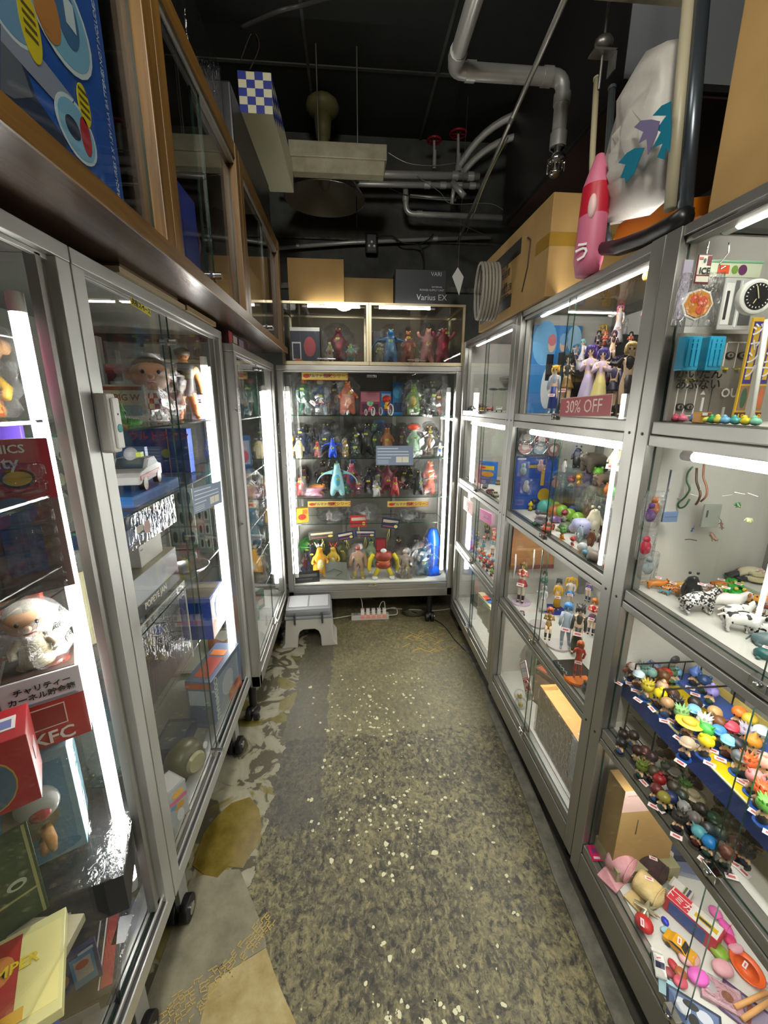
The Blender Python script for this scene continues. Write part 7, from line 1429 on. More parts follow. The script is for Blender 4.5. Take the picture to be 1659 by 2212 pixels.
LOW = [('ears',285,1085,'#2a2018','dark brown eared'),('plain',375,1095,'#33281c','dull brown'),('horn',265,1160,'#1c1c1c','black horned'),('plain',415,1235,'#3a2018','maroon brown'),('cap',480,1240,'#552a22','brick capped'),('plain',545,1290,'#3c1f2c','plum haired'),('spiky',450,1380,'#5a6a24','mossy green'),('plain',555,1420,'#4a4030','taupe'),('bun',615,1500,'#8a1c1c','scarlet hooded'),('plain',590,1590,'#5c1f1c','dark red'),('ears',690,1390,'#4a4a44','grey eared'),('cap',755,1440,'#8a8478','pale grey capped with red'),('plain',745,1570,'#3a342c','umber'),('spiky',850,1560,'#3f6a2c','grass green'),('cap',715,1660,'#23305c','navy capped'),('plain',655,1665,'#8a8030','mustard'),('straw',925,1645,'#a89c80','pale straw hatted'),('plain',820,1650,'#26301f','deep green'),('horn',838,1755,'#8f8f8c','whitish horned'),('plain',940,1435,'#3a2c28','cocoa'),('bun',960,1545,'#4a1f20','ruddy round'),('plain',1000,1775,'#2a241c','near black'),('spiky',800,1850,'#2c2c24','sooty spiky'),('plain',935,1855,'#6a6460','ash grey'),('cap',1120,1860,'#244a2c','bottle green capped'),('plain',1060,1960,'#2a2a28','charcoal round headed'),('horn',975,1985,'#5aa0a8','turquoise and white'),('plain',1075,2080,'#1f78b8','vivid blue'),('plain',1320,2090,'#4a1c1c','oxblood'),('spiky',1180,1700,'#4a3420','tawny spiky'),('plain',1260,1820,'#3a3020','mud brown'),('cap',1330,1930,'#302c28','smoky capped'),('bun',1180,2000,'#2c3a2c','murky green'),('plain',1450,1880,'#26221c','dark khaki'),('ears',1540,1960,'#3a342f','dusky eared'),('plain',700,1270,'#5a2c24','rust red'),('cap',820,1340,'#33302c','iron grey capped'),('horn',640,1170,'#4a241c','mahogany horned'),('plain',1240,2180,'#6a2c20','burnt red'),('spiky',1420,2160,'#1c1c1c','jet black spiky')]
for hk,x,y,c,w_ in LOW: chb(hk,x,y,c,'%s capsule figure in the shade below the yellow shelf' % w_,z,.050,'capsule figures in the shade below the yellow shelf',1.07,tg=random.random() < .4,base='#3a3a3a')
for k,(x,y,s,c,l) in enumerate(((410,95,'c_plain','#6aa0c0','small light blue figure at the top rear by the wire rack'),(455,160,'c_spiky','#4a6a4a','small green figure behind the wire rack'),(445,250,'c_horn','#a83a2c','small orange red figure behind the wire rack'),(530,265,'c_cap','#b9302c','small white and red figure behind the wire rack'),(350,250,'c_plain','#5c5a50','small drab figure beside the wire rack'))):
    p = at(*cq(x+60,y+160),Z=zy+.04); p.x = min(p.x,.91); p.y = min(p.y,.90); o = make(s,(p.x,p.y,zy+.011 if p.x > .865 else zy+.001),.046,-30,[SK2,c,c,c],l,'figures on the rear ledge by the wire rack')

# ---------- nearest locker, bottom row
z = .21; GW = 'rolled fabric hair pieces on the bottom shelf'
def cw(x,y): return 1220+x/3.779,1760+y/3.779
def roll(x,y,r,h,c,label,flap,rz,c2='#a0606a'):
    p = at(*cw(x,y),Z=z+.0); o = thing('fabric_roll',label,'roll',(p.x,p.y,z+r+.001),rz,GW)
    m = gm(c); mb = MB()
    for k in range(7): rr_ = r*(1-k*.12); mb.tube([(h/2+.0012*k,rr_*math.cos(a*.2618),rr_*math.sin(a*.2618)) for a in range(25)],r*.06,6)
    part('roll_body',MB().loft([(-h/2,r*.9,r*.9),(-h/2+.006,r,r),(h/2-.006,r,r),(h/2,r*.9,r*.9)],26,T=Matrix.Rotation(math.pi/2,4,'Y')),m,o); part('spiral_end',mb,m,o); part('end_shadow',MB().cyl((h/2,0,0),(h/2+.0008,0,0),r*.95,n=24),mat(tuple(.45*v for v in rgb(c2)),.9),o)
    if flap: part('flap',MB().box((-h/2,-r*1.9,-r+.001),(h/2,-r*.2,-r+.007)),m,o,.002)
    t_ = link('price_tag',tagmesh(False),o,(0,-.004,r+.002),(-1.5,0,.6),.02); return o
PK = dusty('pink_felt','#c98a92','#dba4aa',.9,40,.2); MR = dusty('maroon_felt','#2a141c','#3c2028',.95,60,.5); CRK = dusty('cream_cord','#c9ad70','#dcc68f',.9,50,.4)
roll(440,465,.034,.055,PK,'pink felt roll with a flap lying on the bottom shelf',True,-62); roll(700,500,.030,.055,MR,'dark maroon towelling roll between the pink and cream rolls',False,-65,'#1c1014'); roll(665,670,.030,.058,CRK,'cream corded roll with a flap in front of the maroon one',True,-65,'#a08850')
p = at(*cw(245,315),Z=z); o = pack('hang_tag','bright pink tag with a cord in the corner of the bottom shelf','tag',(p.x,p.y,z+.001),(.030,.045,.0015),-10,'#d0205c',[('T','r',.25,.45,.5,.35,'#7a3a70'),('T','r',.2,.1,.6,.15,'#e6c9d0')]); part('cord',MB().tube([(.01,.02,.002),(.03,.03,.006),(.045,.02,.004),(.03,.012,.002)],.0012,5),mat('#b9304a',.5),o)
p = at(*cw(700,370),Z=z); o = thing('pop_up_card','cut out card picture of a man and a white truck standing at the back','card',(p.x,p.y,z+.001),-25)
part('card_shape',MB().prism([(-.05,0),(.05,0),(.052,.02),(.05,.05),(.035,.062),(.02,.075),(-.005,.078),(-.012,.06),(-.02,.082),(-.038,.082),(-.05,.06)],0,.0015,T=FX),mat('#d3cfc6',.5),o)
part('print',MB().prism([(-.045,.008),(-.02,.008),(-.022,.07),(-.038,.07)],.0016,.002,0,FX).prism([(-.018,.008),(.012,.008),(.012,.03),(-.014,.05)],.0016,.002,1,FX).prism([(.004,.045),(.034,.04),(.034,.055),(.008,.06)],.0016,.002,2,FX).prism([(-.042,.02),(-.028,.02),(-.028,.055),(-.04,.055)],.002,.0024,2,FX),[mat('#a83a24',.5),mat('#c9622c',.5),mat('#3a3f58',.5)],o)
p = at(*cw(860,400),Z=z); pack('box_lid','card strip with red lettering leaning behind the rolls','card',(p.x+.06,p.y,z+.001),(.10,.10,.004),-20,'#8a8f9c',[('T','r',.05,.6,.9,.25,'#b0352c'),('T','r',.1,.1,.8,.4,'#6a7088')],txt=(('T','U.S. COMBI',.5,.72,.016,'#e0d2c8'),))
pack('album','navy boxed album standing behind the truck card','box',(.93,.86,z+.001),(.16,.04,.14),-8,'#1f2640',[('F','r',.1,.2,.6,.5,'#3a4560'),('F','e',.5,.4,.3,.3,'#5a6080')])
cb2 = pack('cardboard_box','brown cardboard box with pink print on the rear of the bottom shelf','box',(.80,.86+.0,z+.045),(.17,.07,.25),0,CARD,[('F','r',0,.72,1,.28,'#c9a9a0'),('F','r',.05,.93,.9,.02,'#a88a84'),('F','r',.3,.4,.015,.2,'#2c3a1c')]); solo('wooden_strip',MB().box((.715,.80,z+.001),(.90,.905,z+.044)),mat('#8f8a68',.6),'olive wooden strip under the brown box on the bottom shelf','plank',None,.002)
p = at(*cw(940,640),Z=z); o = pack('package','small white package with striped print beside the yellow clip','package',(p.x,p.y,z+.001),(.05,.035,.018),-60,'#c9c6bd',[('T','r',.1,.1,.5,.8,'#e6e3da'),('T','r',.65,.1,.08,.8,'#5a6a3a'),('T','r',.8,.1,.1,.8,'#3a3a5a')])
p = at(*cw(1030,900),Z=z); pack('car_box','red and white picture box printed with a yellow sports car','box',(p.x,p.y,z+.001),(.115,.045,.045),-62,'#b5263a',[('T','r',.02,.04,.96,.92,'#dcd8d2'),('T','r',.03,.06,.4,.6,'#c5263c'),('T','r',.52,.3,.42,.28,'#c9a514'),('T','r',.6,.36,.22,.14,'#2a2a2a'),('F','r',.1,.1,.7,.8,'#2a4a8a'),('T','r',.05,.72,.35,.2,'#c5263c')],txt=(('T','トミカ',.22,.35,.02,'#e9e3dc'),))
o = make('car',at(*cw(935,1110),Z=z+.001),.068,30,['#d69a10','#17171a'],'larger yellow sports car toy with a black roof','toy cars on the bottom shelf'); link('price_tag',tagmesh(False),o,(0,0,.029),(-1.5,0,.3),.018)
o = make('car',at(*cw(760,1240),Z=z+.001),.055,-25,['#dcdad2','#24264a'],'white and navy toy car at the front glass','toy cars on the bottom shelf'); link('price_tag',tagmesh(False),o,(0,0,.023),(-1.5,0,.3),.016)
def blobt(x,y,r,c,label,sq=(1,1,.6),cat='toy',nm='rubber_toy',rz=0):
    p = at(*cw(x,y),Z=z); o = thing(nm,label,cat,(p.x,p.y,z+.001),rz,'small toys scattered on the bottom shelf'); part('body',MB().sph((0,0,r*sq[2]),(r*sq[0],r*sq[1],r*sq[2]),14,9).sph((r*.6*sq[0],0,r*.9*sq[2]),(r*.5,r*.5,r*.5),10,7),gm(c),o); return o
o = blobt(640,920,.018,'#b5141c','shiny red cup shaped toy with a tag at the front',(1.1,1.3,.8)); link('price_tag',tagmesh(False),o,(-.01,-.01,.03),(-1.2,0,1.),.02)
p = at(*cw(655,830),Z=z); o = thing('foil_star','crumpled silver foil star ornament resting on the red toy','ornament',(p.x,p.y,z+.02)); mb = MB()
for k in range(9): a_ = k*.7; mb.cyl((0,0,.006),(.03*math.cos(a_),.03*math.sin(a_),.006+.012*math.sin(k*2)),.009,.001,5)
part('star',mb,mat('#b9b49a',.2,.7),o)
for x,y,r,c,l,sq in ((815,885,.009,'#1c2cb0','tiny cobalt blue toy beside the picture box',(.8,1.2,.7)),(820,950,.010,'#9fcfe0','pale cyan clear toy below the cobalt blue one',(1.3,.8,.4)),(1225,820,.014,'#e06ab0','magenta pink rubber toy, rearmost by the rail',(1,1.2,.6)),(1310,940,.014,'#e05ab0','magenta pink rubber toy, second by the rail',(.8,1.5,.6)),(1340,1040,.013,'#d02c6a','crimson heart shaped rubber toy by the rail',(1.1,1,.6)),(1390,1110,.014,'#dba0b0','pale rose rubber toy below the crimson heart',(1.4,.8,.5)),(1250,1140,.018,'#7aa02c','green and yellow rubber turtle toy',(1,1.2,.6)),(1280,1280,.018,'#d9a0aa','light pink heart shaped rubber toy',(1.3,1,.6)),(1010,1190,.018,'#d9a8a4','salmon pink rubber toy behind the yellow car',(1.4,1,.5)),(1080,1350,.018,'#e060c0','hot pink rubber heart in front of the clear pouch',(1.3,1,.6)),(880,1240,.009,'#b5283c','small red ribbon toy beside the white car',(1,1.4,.6)),(845,1300,.009,'#8a2434','small dark red toy beside the white car',(1.2,1.2,.6)),(940,1310,.011,'#a0562c','small brown toy in the clear tray',(1.2,1.2,.6)),(940,1380,.012,'#d0506a','small rose toy on the blue card',(1.3,1.1,.5))):
    blobt(x,y,r,c,l,sq)
p = at(*cw(1480,1270),Z=z); o = thing('orange_dish','round orange dish with a white tag near the rail','dish',(p.x,p.y,z+.001)); part('dish',MB().loft([(0,.02,.026),(.004,.026,.034),(.010,.030,.038),(.010,.026,.034),(.005,.02,.026)],22,cap=False),mat('#d9581c',.35),o); part('dish_bottom',MB().loft([(.002,.022,.028),(.005,.024,.03)],22),mat('#d9581c',.35),o); ptag(o,(0,0,.011),.018,.5,-1.5)
p = at(*cw(860,1430),Z=z); pack('blue_card','pale blue clear card lying by the front glass','card',(p.x,p.y,z+.001),(.045,.035,.001),-35,'#a9cdd6')
p = at(*cw(1270,1480),Z=z); o = pack('pink_pouch','pink clear pouch with brown prints lying near the glass edge','bag',(p.x,p.y,z+.001),(.075,.05,.008),-35,'#cf9ba8',[('T','e',.15,.3,.25,.5,'#b9b0b4'),('T','e',.5,.3,.3,.4,'#8a5030'),('T','r',.1,.05,.7,.1,'#e0b8c4')]); part('film',MB().box((-.04,-.027,0),(.04,.027,.010)),BAG,o)
p = at(*cw(1600,1340),Z=z); pack('paper_strip','white printed paper strip at the frame edge of the bottom shelf','paper',(p.x,p.y,z+.001),(.10,.02,.002),-58,'#d9d9e6',[('T','r',.1,.3,.8,.3,'#8f94c0')])
p = at(*cw(1050,1640),Z=z); pack('photo_card','glossy dark photo card with white shapes at the lower front','card',(p.x,p.y,z+.001),(.10,.06,.002),-38,'#232c48',[('T','r',.05,.05,.9,.85,'#5a6f94'),('T','e',.15,.3,.3,.5,'#dcdfe6'),('T','e',.4,.1,.2,.4,'#1c1c1e'),('T','e',.55,.4,.3,.4,'#c9ced9'),('T','e',.3,.6,.3,.25,'#22262c')])
p = at(*cw(1480,1620),Z=z); pack('purple_card','violet card with orange stripes at the bottom right corner','card',(p.x,p.y,z+.001),(.09,.07,.003),-50,'#4a2458',[('T','r',.05,.05,.9,.85,'#8a7f98'),('T','r',.1,.1,.15,.8,'#5a2a6a'),('T','r',.5,.2,.1,.6,'#8a4a3a')])
for k,(x0,y0,x1,y1,l) in enumerate(((1380,1600,1640,1480,'pale orange wooden stick lying across the violet card, upper one'),(1440,1700,1680,1540,'pale orange wooden stick lying across the violet card, lower one'))):
    a_,b_ = at(*cw(x0,y0),Z=z),at(*cw(x1,y1),Z=z); solo('wooden_stick',MB().tube([(a_.x,a_.y,z+.012),(b_.x,b_.y,z+.012)],.005,8),mat('#d9a062',.5),l,'stick')
p = at(*cw(820,520),Z=z); solo('yellow_clip',MB().tube([(p.x-.015,p.y+.01,z+.004),(p.x+.015,p.y-.012,z+.004)],[.006,.002],7),mat('#c9a83a',.4),'curved yellow toy piece beside the maroon roll','toy')
# ================================================================= LEFT SHOWCASE CONTENT
def lb(name,label,x0,x1,y0,y1,z0,z1,col,art=(),rz=0,cat='box',txt=(),grp=None):
    """box with local front facing -Y; x0<x1"""
    return pack(name,label,cat,((x0+x1)/2,(y0+y1)/2,z0),(x1-x0,y1-y0,z1-z0),rz,col,art,grp,txt=txt)
def turned(name,label,c,w,d,h,rz,col,art=(),cat='box',txt=(),grp=None): return pack(name,label,cat,c,(w,d,h),rz,col,art,grp,txt=txt)
def doll(name,label,p,h,rz,cols,check=None,specs=False,bgw=None,ear=True):
    o = thing(name,label,'doll',p,rz); S_ = Matrix.Scale(h,4)
    part('body',MB().loft([(0,.20,.17),(.05,.22,.19),(.30,.18,.15),(.44,.12,.10),(.50,.10,.09)],18,T=S_),gm(cols[1]),o)
    hd = MB().sph((0,0,.72),(.30,.26,.25),18,12,T=S_)
    if ear:
        for s in (-1,1): hd.sph((s*.30,0,.70),(.06,.04,.075),10,6,T=S_)
    hd.sph((0,-.26,.69),(.05,.06,.045),10,6,T=S_); part('head',hd,gm(cols[0]),o)
    part('hair',MB().sph((0,.04,.80),(.29,.25,.205),16,9,T=S_),gm(cols[2]),o)
    for s in (-1,1):
        part('arm',MB().tube([(s*.15,0,.42),(s*.26,-.04,.28),(s*.24,-.12,.20)],[.06,.055,.05],8,T=S_),gm(cols[1]),o)
        part('eye',MB().sph((s*.11,-.235,.76),(.03,.025,.035),8,6,T=S_),DK,o)
    part('mouth',MB().sph((0,-.245,.60),(.07,.02,.012),10,5,T=S_),mat('#b5423a',.4),o)
    if check:
        mb = MB()
        for k in range(5):
            for a in range(16):
                if (k+a) % 2: continue
                q0,q1 = a*math.pi/8,(a+1)*math.pi/8; z0,z1 = .02+.085*k,.02+.085*(k+1); r = lambda z: (.222-.04*z/.3 if z < .3 else .182-.42*(z-.3))+.004
                mb.add([(r(z_)*math.cos(q)*h,r(z_)*.86*math.sin(q)*h,z_*h) for q,z_ in ((q0,z0),(q1,z0),(q1,z1),(q0,z1))],[(0,1,2,3)])
        part('checked_cloth',mb,gm(check),o,kind='stuff')
    if bgw: bag(o,h*bgw,h*bgw*.8,h*1.06)
    return o
# ---- nearest showcase
doll('doll_bank','cream plastic doll bank with grey hair in a clear bag on white box',(-.600,.745,1.018),.128,32,['#e3b48c','#d9cfa8','#cfc8b8','#c9b9a8'],bgw=.95)
kb = turned('money_box','white and red fried chicken shop money box with black Japanese words',(-.600,.748,.866),.118,.10,.15,32,'#dcd8de',[('F','r',0,0,1,.62,'#a81420'),('F','r',.27,.26,.46,.30,'#d9d4cc'),('F','r',.285,.275,.43,.27,'#8a1420'),('T','r',.05,.05,.9,.9,'#4a3a34'),('T','e',.2,.3,.3,.4,'#c9a070'),('T','e',.5,.2,.4,.4,'#8a3a2c'),('T','r',.55,.6,.3,.25,'#d8d2c6'),('F','r',.1,.655,.8,.006,'#8a8aa0'),('F','r',.08,.635,.85,.006,'#8a8aa0')],
       txt=(('F','チャリティー',.52,.86,.014,'#1c1820'),('F','カーネル貯金箱',.50,.75,.014,'#1c1820'),('F','KFC',.52,.12,.036,'#e6e2dc')))
turned('window_box','red window box with gold trim and a price sticker on top',(-.575,.592,.875),.095,.09,.125,34,'#a01f28',[('F','e',.02,.05,.75,.75,'#b08a3a'),('F','e',.04,.07,.71,.71,'#4a6272'),('S','r',.3,.45,.35,.2,'#c9a9aa'),('T','r',.35,.3,.5,.4,'#d0ccc6'),('T','r',.6,.35,.2,.25,'#6a6fa0')])
bx = turned('ball_package','light blue clear package with a capsule ball and small flesh doll',(-.645,.722,.615),.14,.115,.245,30,'#86aebc',[('F','r',.08,.08,.84,.84,'#5f93b4'),('F','e',.18,.25,.6,.45,'#9a8a72'),('F','e',.05,.02,.9,.16,'#4f86aa')])
part('ball',MB().sph((.012,-.068,.15),(.036,.022,.036),16,10),mat('#cfd2cc',.2),bx); part('red_half',MB().sph((.016,-.083,.14),(.018,.012,.016),12,8),mat('#b02a38',.3),bx); part('doll',MB().tube([(.022,-.080,.045),(.022,-.080,.07),(.018,-.080,.10)],[.006,.010,.011],8).tube([(.008,-.080,.045),(.012,-.080,.075)],[.006,.008],8),mat('#d99a5c',.4),bx); part('film',MB().box((-.080,-.10,0),(.080,.067,.247)),ACRYL,bx,.004)
turned('package','clear plastic case with a price label over a dark package',(-.62,.735,.502),.24,.26,.095,20,'#1f2022',[('T','r',.1,.1,.8,.8,'#2e2a2c'),('T','e',.3,.3,.4,.4,'#4a3a30'),('F','r',.5,.3,.12,.25,'#d2cfc0'),('F','r',.06,.2,.25,.15,'#4a5560')])
o = thing('plastic_cover','raised edge of clear plastic lying over the dark package','case',(-.62,.735,.598),20); part('lid',MB().box((-.125,-.135,0),(.125,.135,.014)),ACRYL,o,.003)
turned('green_card','dark green card with a cream outline and curly white writing',(-.60,.575,.60),.09,.006,.20,45,'#1f3a20',[('F','r',.9,.0,.05,1,'#8a8a5a'),('F','r',0,.3,.95,.02,'#8a8a5a'),('F','e',.5,.4,.3,.1,'#a8b098'),('F','e',.56,.42,.18,.05,'#1f3a20')],cat='card')
turned('folder','blue and navy folder standing by the tube lamp',(-.60,.800,.335),.10,.03,.16,25,'#27409a',[('F','r',.5,.1,.45,.3,'#b9b9a8'),('F','r',.1,.5,.35,.4,'#1c1f4a'),('F','e',.72,.42,.1,.08,'#d9d9e0')],cat='folder')
turned('game_box','large black box with an orange and red title strip on the floor panel',(-.64,.70,.294),.21,.27,.05,22,'#131312',[('T','r',.86,.05,.10,.85,'#8a2412'),('T','r',.84,.05,.012,.85,'#c9c4b0'),('T','r',.88,.8,.06,.14,'#d9b01c'),('T','e',.3,.25,.12,.05,'#c98a5a'),('T','e',.15,.5,.06,.3,'#7a1c1c'),('T','r',.78,.3,.012,.35,'#a8a498'),('F','r',.35,.2,.5,.6,'#9a9aa8'),('F','r',.25,.2,.07,.6,'#8a8a90')])
turned('label_case','clear case with a printed white label beside the floor sill',(-.535,.735,.294),.035,.18,.05,8,ACRYL,[('T','r',.1,.25,.8,.3,'#c9cac4')])
tr = turned('sweet_pack','yellow and red sweets pack lying on a pale wooden tray',(-.545,.50,.585),.12,.16,.02,30,'#c9c48a',[('T','r',.1,.05,.4,.9,'#a82c24'),('T','r',.5,.1,.45,.8,'#d9d08a'),('T','e',.1,.5,.35,.3,'#c9803a'),('T','r',.3,.1,.3,.12,'#d9a01c')],txt=(('T','BUMPER',.35,.62,.024,'#d9c01c'),))
solo('tray',MB().box((-.62,.40,.566),(-.505,.60,.584)),mat('#a79f84',.6),'pale wooden tray edge under the yellow and red pack','tray',None,.002)
turned('blister_pack','navy carded figure pack with a clear blister and orange print',(-.575,.615,.345),.10,.012,.10,35,'#1f2a58',[('F','r',.55,.1,.38,.8,'#4a86a8'),('F','r',.6,.3,.28,.5,'#b9a898'),('F','e',.62,.55,.22,.2,'#b5401c'),('F','e',.1,.3,.4,.4,'#a87a3a'),('F','r',.05,.75,.3,.2,'#c9c4c0'),('F','r',.7,.92,.25,.05,'#c9ccd4')])
turned('blue_package','blue package with a red patch beside the navy carded pack',(-.585,.545,.35),.05,.03,.13,30,'#1c4aa8',[('F','e',.3,.1,.4,.3,'#8a2438')])
turned('poster_card','pink display card with a black and white drawn figure on top shelf',(-.578,.672,1.4735),.08,.006,.155,30,'#c94a86',[('F','r',.0,.0,1,.4,'#cfc4cc'),('F','e',.15,.3,.5,.35,'#2a2426'),('F','e',.2,.12,.45,.35,'#b9b2b6'),('F','r',.2,.02,.6,.08,'#d04a80')],cat='card')
doll('rag_doll','doll in a red and yellow checked suit behind the pink card',(-.645,.800,1.4735),.17,30,['#b98a5c','#c9a024','#8a5a3a','#c9a024'],check='#b02c1c',bgw=.8)
turned('red_banner','red banner box across the back of the top shelf',(-.76,.775,1.475),.28,.012,.17,0,'#5c1c1a',[('F','r',.0,.62,1,.1,'#b9402c'),('F','r',.3,.80,.3,.08,'#c9b48c'),('F','e',.6,.1,.3,.3,'#5a3a6a')])
turned('purple_packet','violet and orange packet below the top glass shelf',(-.60,.785,1.3405),.05,.02,.12,25,'#3f2a80',[('F','e',.2,.3,.6,.4,'#5a48a8'),('F','r',.02,.7,.2,.25,'#c98a24')])
bp = turned('comic_figure_pack','red comics blister pack with yellow eyes and a round red sticker',(-.565,.655,1.190),.20,.008,.255,40,'#6f5a56',[('F','r',.3,.62,.7,.38,'#a02c38'),('F','e',.40,.70,.20,.12,'#2c1f14'),('F','e',.42,.715,.16,.09,'#c9a82c'),('F','e',.66,.70,.22,.12,'#2c1f14'),('F','e',.68,.715,.18,.09,'#c9a82c'),('F','e',.55,.45,.3,.2,'#3a5a86'),('F','r',.6,.15,.25,.3,'#3f4a70'),('F','e',.1,.3,.35,.45,'#77807c'),('F','e',.15,.40,.2,.12,'#c9722c'),('F','r',.05,.0,.5,.28,'#4a4842'),('F','e',.04,.02,.42,.30,'#2a1c3a'),('F','e',.07,.05,.36,.25,'#b02424'),('F','r',.12,.22,.22,.02,'#c9b01c')],
            txt=(('F','COMICS',.68,.94,.018,'#dcd4cc'),('F','mighty',.62,.86,.026,'#c9c4c4'),('F','12" Page',.25,.195,.012,'#e6ded6'),('F','Comic Book',.25,.155,.010,'#e6ded6'),('F','Collector',.25,.12,.010,'#e6ded6'),('F','Display Stand',.25,.085,.009,'#e6ded6')))
bl_ = MB()
for k in range(9): bl_.box((.0+.002*k,-.036,.005+.024*k),(.088,-.004,.026+.024*k))
part('blister',bl_,ACRYL,bp,.005); part('boxed_figure',MB().sph((-.055,-.014,.11),(.02,.01,.03),10,7).sph((-.055,-.016,.15),(.014,.010,.016),10,7),mat('#6a645c',.5),bp)
turned('red_leaf_pack','orange and red pack behind the glasses at the lamp side',(-.70,.800,1.06),.18,.01,.12,0,'#a8483a',[('F','r',.1,.2,.7,.6,'#c9785a')]); turned('grey_package','grey white package beside the money box at the lamp side',(-.70,.802,.80),.2,.01,.25,0,'#8f8a84',[('F','r',.1,.5,.6,.3,'#a8604c'),('F','r',.1,.1,.7,.3,'#b9b6ae')]); turned('cream_package','cream and blue package low beside the lamp',(-.72,.802,.60),.2,.01,.18,0,'#a9a080',[('F','r',.1,.4,.6,.4,'#6a8ab0')])
# alarm box, sticker
o = thing('alarm_box','white wall alarm box with a round teal button on the post','alarm',(-.472,.846,1.465)); part('case',MB().box((.001,-.018,-.058),(.028,.012,.052)),mat('#d6d5d2',.4),o,.006); part('cover',MB().box((.0285,-.012,-.050),(.034,.010,.044)),mat('#e2e1de',.35),o,.004); part('button',MB().cyl((.034,-.001,-.012),(.0355,-.001,-.012),.008,n=20),mat('#1c8f8c',.4),o)
part('lens',MB().cyl((.034,-.001,.014),(.0348,-.001,.014),.002,n=8),BLACK,o)
a,b = at(283,658,X=-.468),at(326,684,X=-.468); hh = at(283,642,X=-.468).z-a.z
u_ = (b-a).normalized(); up = V(0,0,1)-u_*u_.z; up.normalize(); w_ = (b-a).length; M_ = FT((0,0,0),u_,up); sg = thing('sticker','yellow label with black Japanese words on the showcase glass','label',a); part('label_sheet',MB().box((0,0,-.0005),(w_,hh,.0005),T=M_),mat('#d9c80e',.5),sg)
text('共有スペース',sg,M_ @ Matrix.Translation((w_/2,hh/2,.001)),w_/6.3,BLACK,bold=.02)
# ---- second showcase
z = 1.441
o = lb('doll_package','clear package with a red header lettered in white and blue',-.86,-.60,1.62,1.66,z,z+.19,ACRYL,[('F','r',0,.84,1,.16,'#9a2024'),('F','r',.35,.84,.63,.07,'#2a5fa0'),('F','r',.02,.70,.2,.14,'#5a1c24')],txt=(('F','Big Boy',.52,.955,.016,'#d9a8a0'),('F','DOLL BANK',.67,.885,.026,'#e0dcd2')))
doll('checked_doll','large headed doll in red and white checked overalls in a bag',(-.655,1.50,z),.205,25,['#c9906c','#d2cab4','#3a2a20','#c9906c'],check='#a02c38',bgw=.95)
lb('word_box','cream toy box with red capital letters behind the green toy',-.80,-.66,1.45,1.50,z,z+.115,'#bdb398',[('F','r',.1,.15,.8,.3,'#7f9aa0'),('F','r',.05,.85,.9,.1,'#8a3a30')],txt=(('F','BIG W',.6,.65,.028,'#8f2c30'),))
o = thing('model_tyre','black toy wheel with a chrome hub at the top shelf corner','toy',(-.60,1.02,1.60)); part('tyre',MB().cyl((0,-.008,0),(0,.008,0),.034,n=22),RUB,o,.005); part('hub',MB().cyl((0,-.0095,0),(0,-.007,0),.017,n=18),CHROME,o); part('stand',MB().cyl((0,.004,-.158),(0,.004,-.02),.005),ACRYL,o)
p = at(409,905,X=-.60); o = make('strong',(p.x,p.y,z),.245,30,['#c07a48','#b0703c','#2a2620','#c07a48'],'brown vinyl sailor like doll with dark trousers beside the lamp'); part('cap',MB().loft([(.225,.025,.03),(.243,.028,.032),(.252,.01,.012)],14),mat('#4a4434',.5),o); part('vest',MB().loft([(.095,.036,.026),(.15,.033,.026),(.19,.04,.028),(.2,.02,.02)],14),mat('#2a2a26',.4),o)
lb('lettered_box','pale box lettered sideways in white beside the lamp',-.60,-.545,1.672,1.69,z,z+.09,'#b9aab8',[('F','r',.45,0,.5,1,'#7a7fb0')],txt=()); text('MAY',COL.objects['lettered_box'],Matrix.Translation((.0125,-.0095,.045)) @ Matrix.Rotation(math.pi/2,4,'Y') @ FX,.034,mat('#e6e2e6',.5),bold=.02)
p = at(282,913,X=-.60); make('a_croc',(p.x,p.y,z),.11,60,['#2f7a22','#245f1a'],'green glass crocodile toy behind the alarm box'); p = at(272,905,X=-.60); make('m_slim',(p.x-.01,p.y,z),.062,40,['#1f5c1c','#2f7a2a','#184a16'],'dark green upright toy standing by the glass crocodile')
z = 1.243
lb('title_box','deep blue toy box with a large red kana title',-.87,-.605,1.62,1.665,z,z+.165,'#203a7c',[('F','r',.72,0,.012,1,'#b9895a'),('F','e',.62,.35,.14,.2,'#8a9a50'),('F','r',.74,.05,.24,.9,'#283f86')],txt=(('F','ウルトラマン',.62,.83,.036,'#b5283a'),))
o = make('car',(-.60,1.20,z+.030),.20,8,['#c9c6c4','#3a4650'],'white and red racing car toy on a blue box'); part('red_stripe',MB().box((-.0435,-.09,.030),(.0435,.07,.042)),mat('#a82434',.4),o); part('driver',MB().sph((0,-.01,.09),(.018,.018,.02),12,8),mat('#c9c9cf',.3),o); part('spare_tag',MB().box((.02,-.035,.085),(.032,-.01,.098)),TAGY,o)
lb('car_box','flat blue box with a red title under the racing car',-.66,-.545,1.06,1.36,z,z+.029,'#1f62a8',[('S','r',.0,.7,1,.2,'#2a7ac0')]); text('マイゾンダ',COL.objects['car_box'],FT((.058,.07,.015),(0,1,0),(0,0,1)),.03,mat('#b5242c',.5),bold=.02)
p = at(290,1010,X=-.62); make('m_slim',(-.63,1.04,z),.09,40,['#a84a4a','#8a8a84','#8a3a3a'],'rosy figure in a bag behind the racing car',bg if False else None); 
lb('header_pack','small blue packet hanging behind the racing car',-.75,-.66,1.40,1.42,z,z+.12,'#2a5a90',[('F','r',.1,.4,.8,.3,'#5a8ab8')])
z = .926
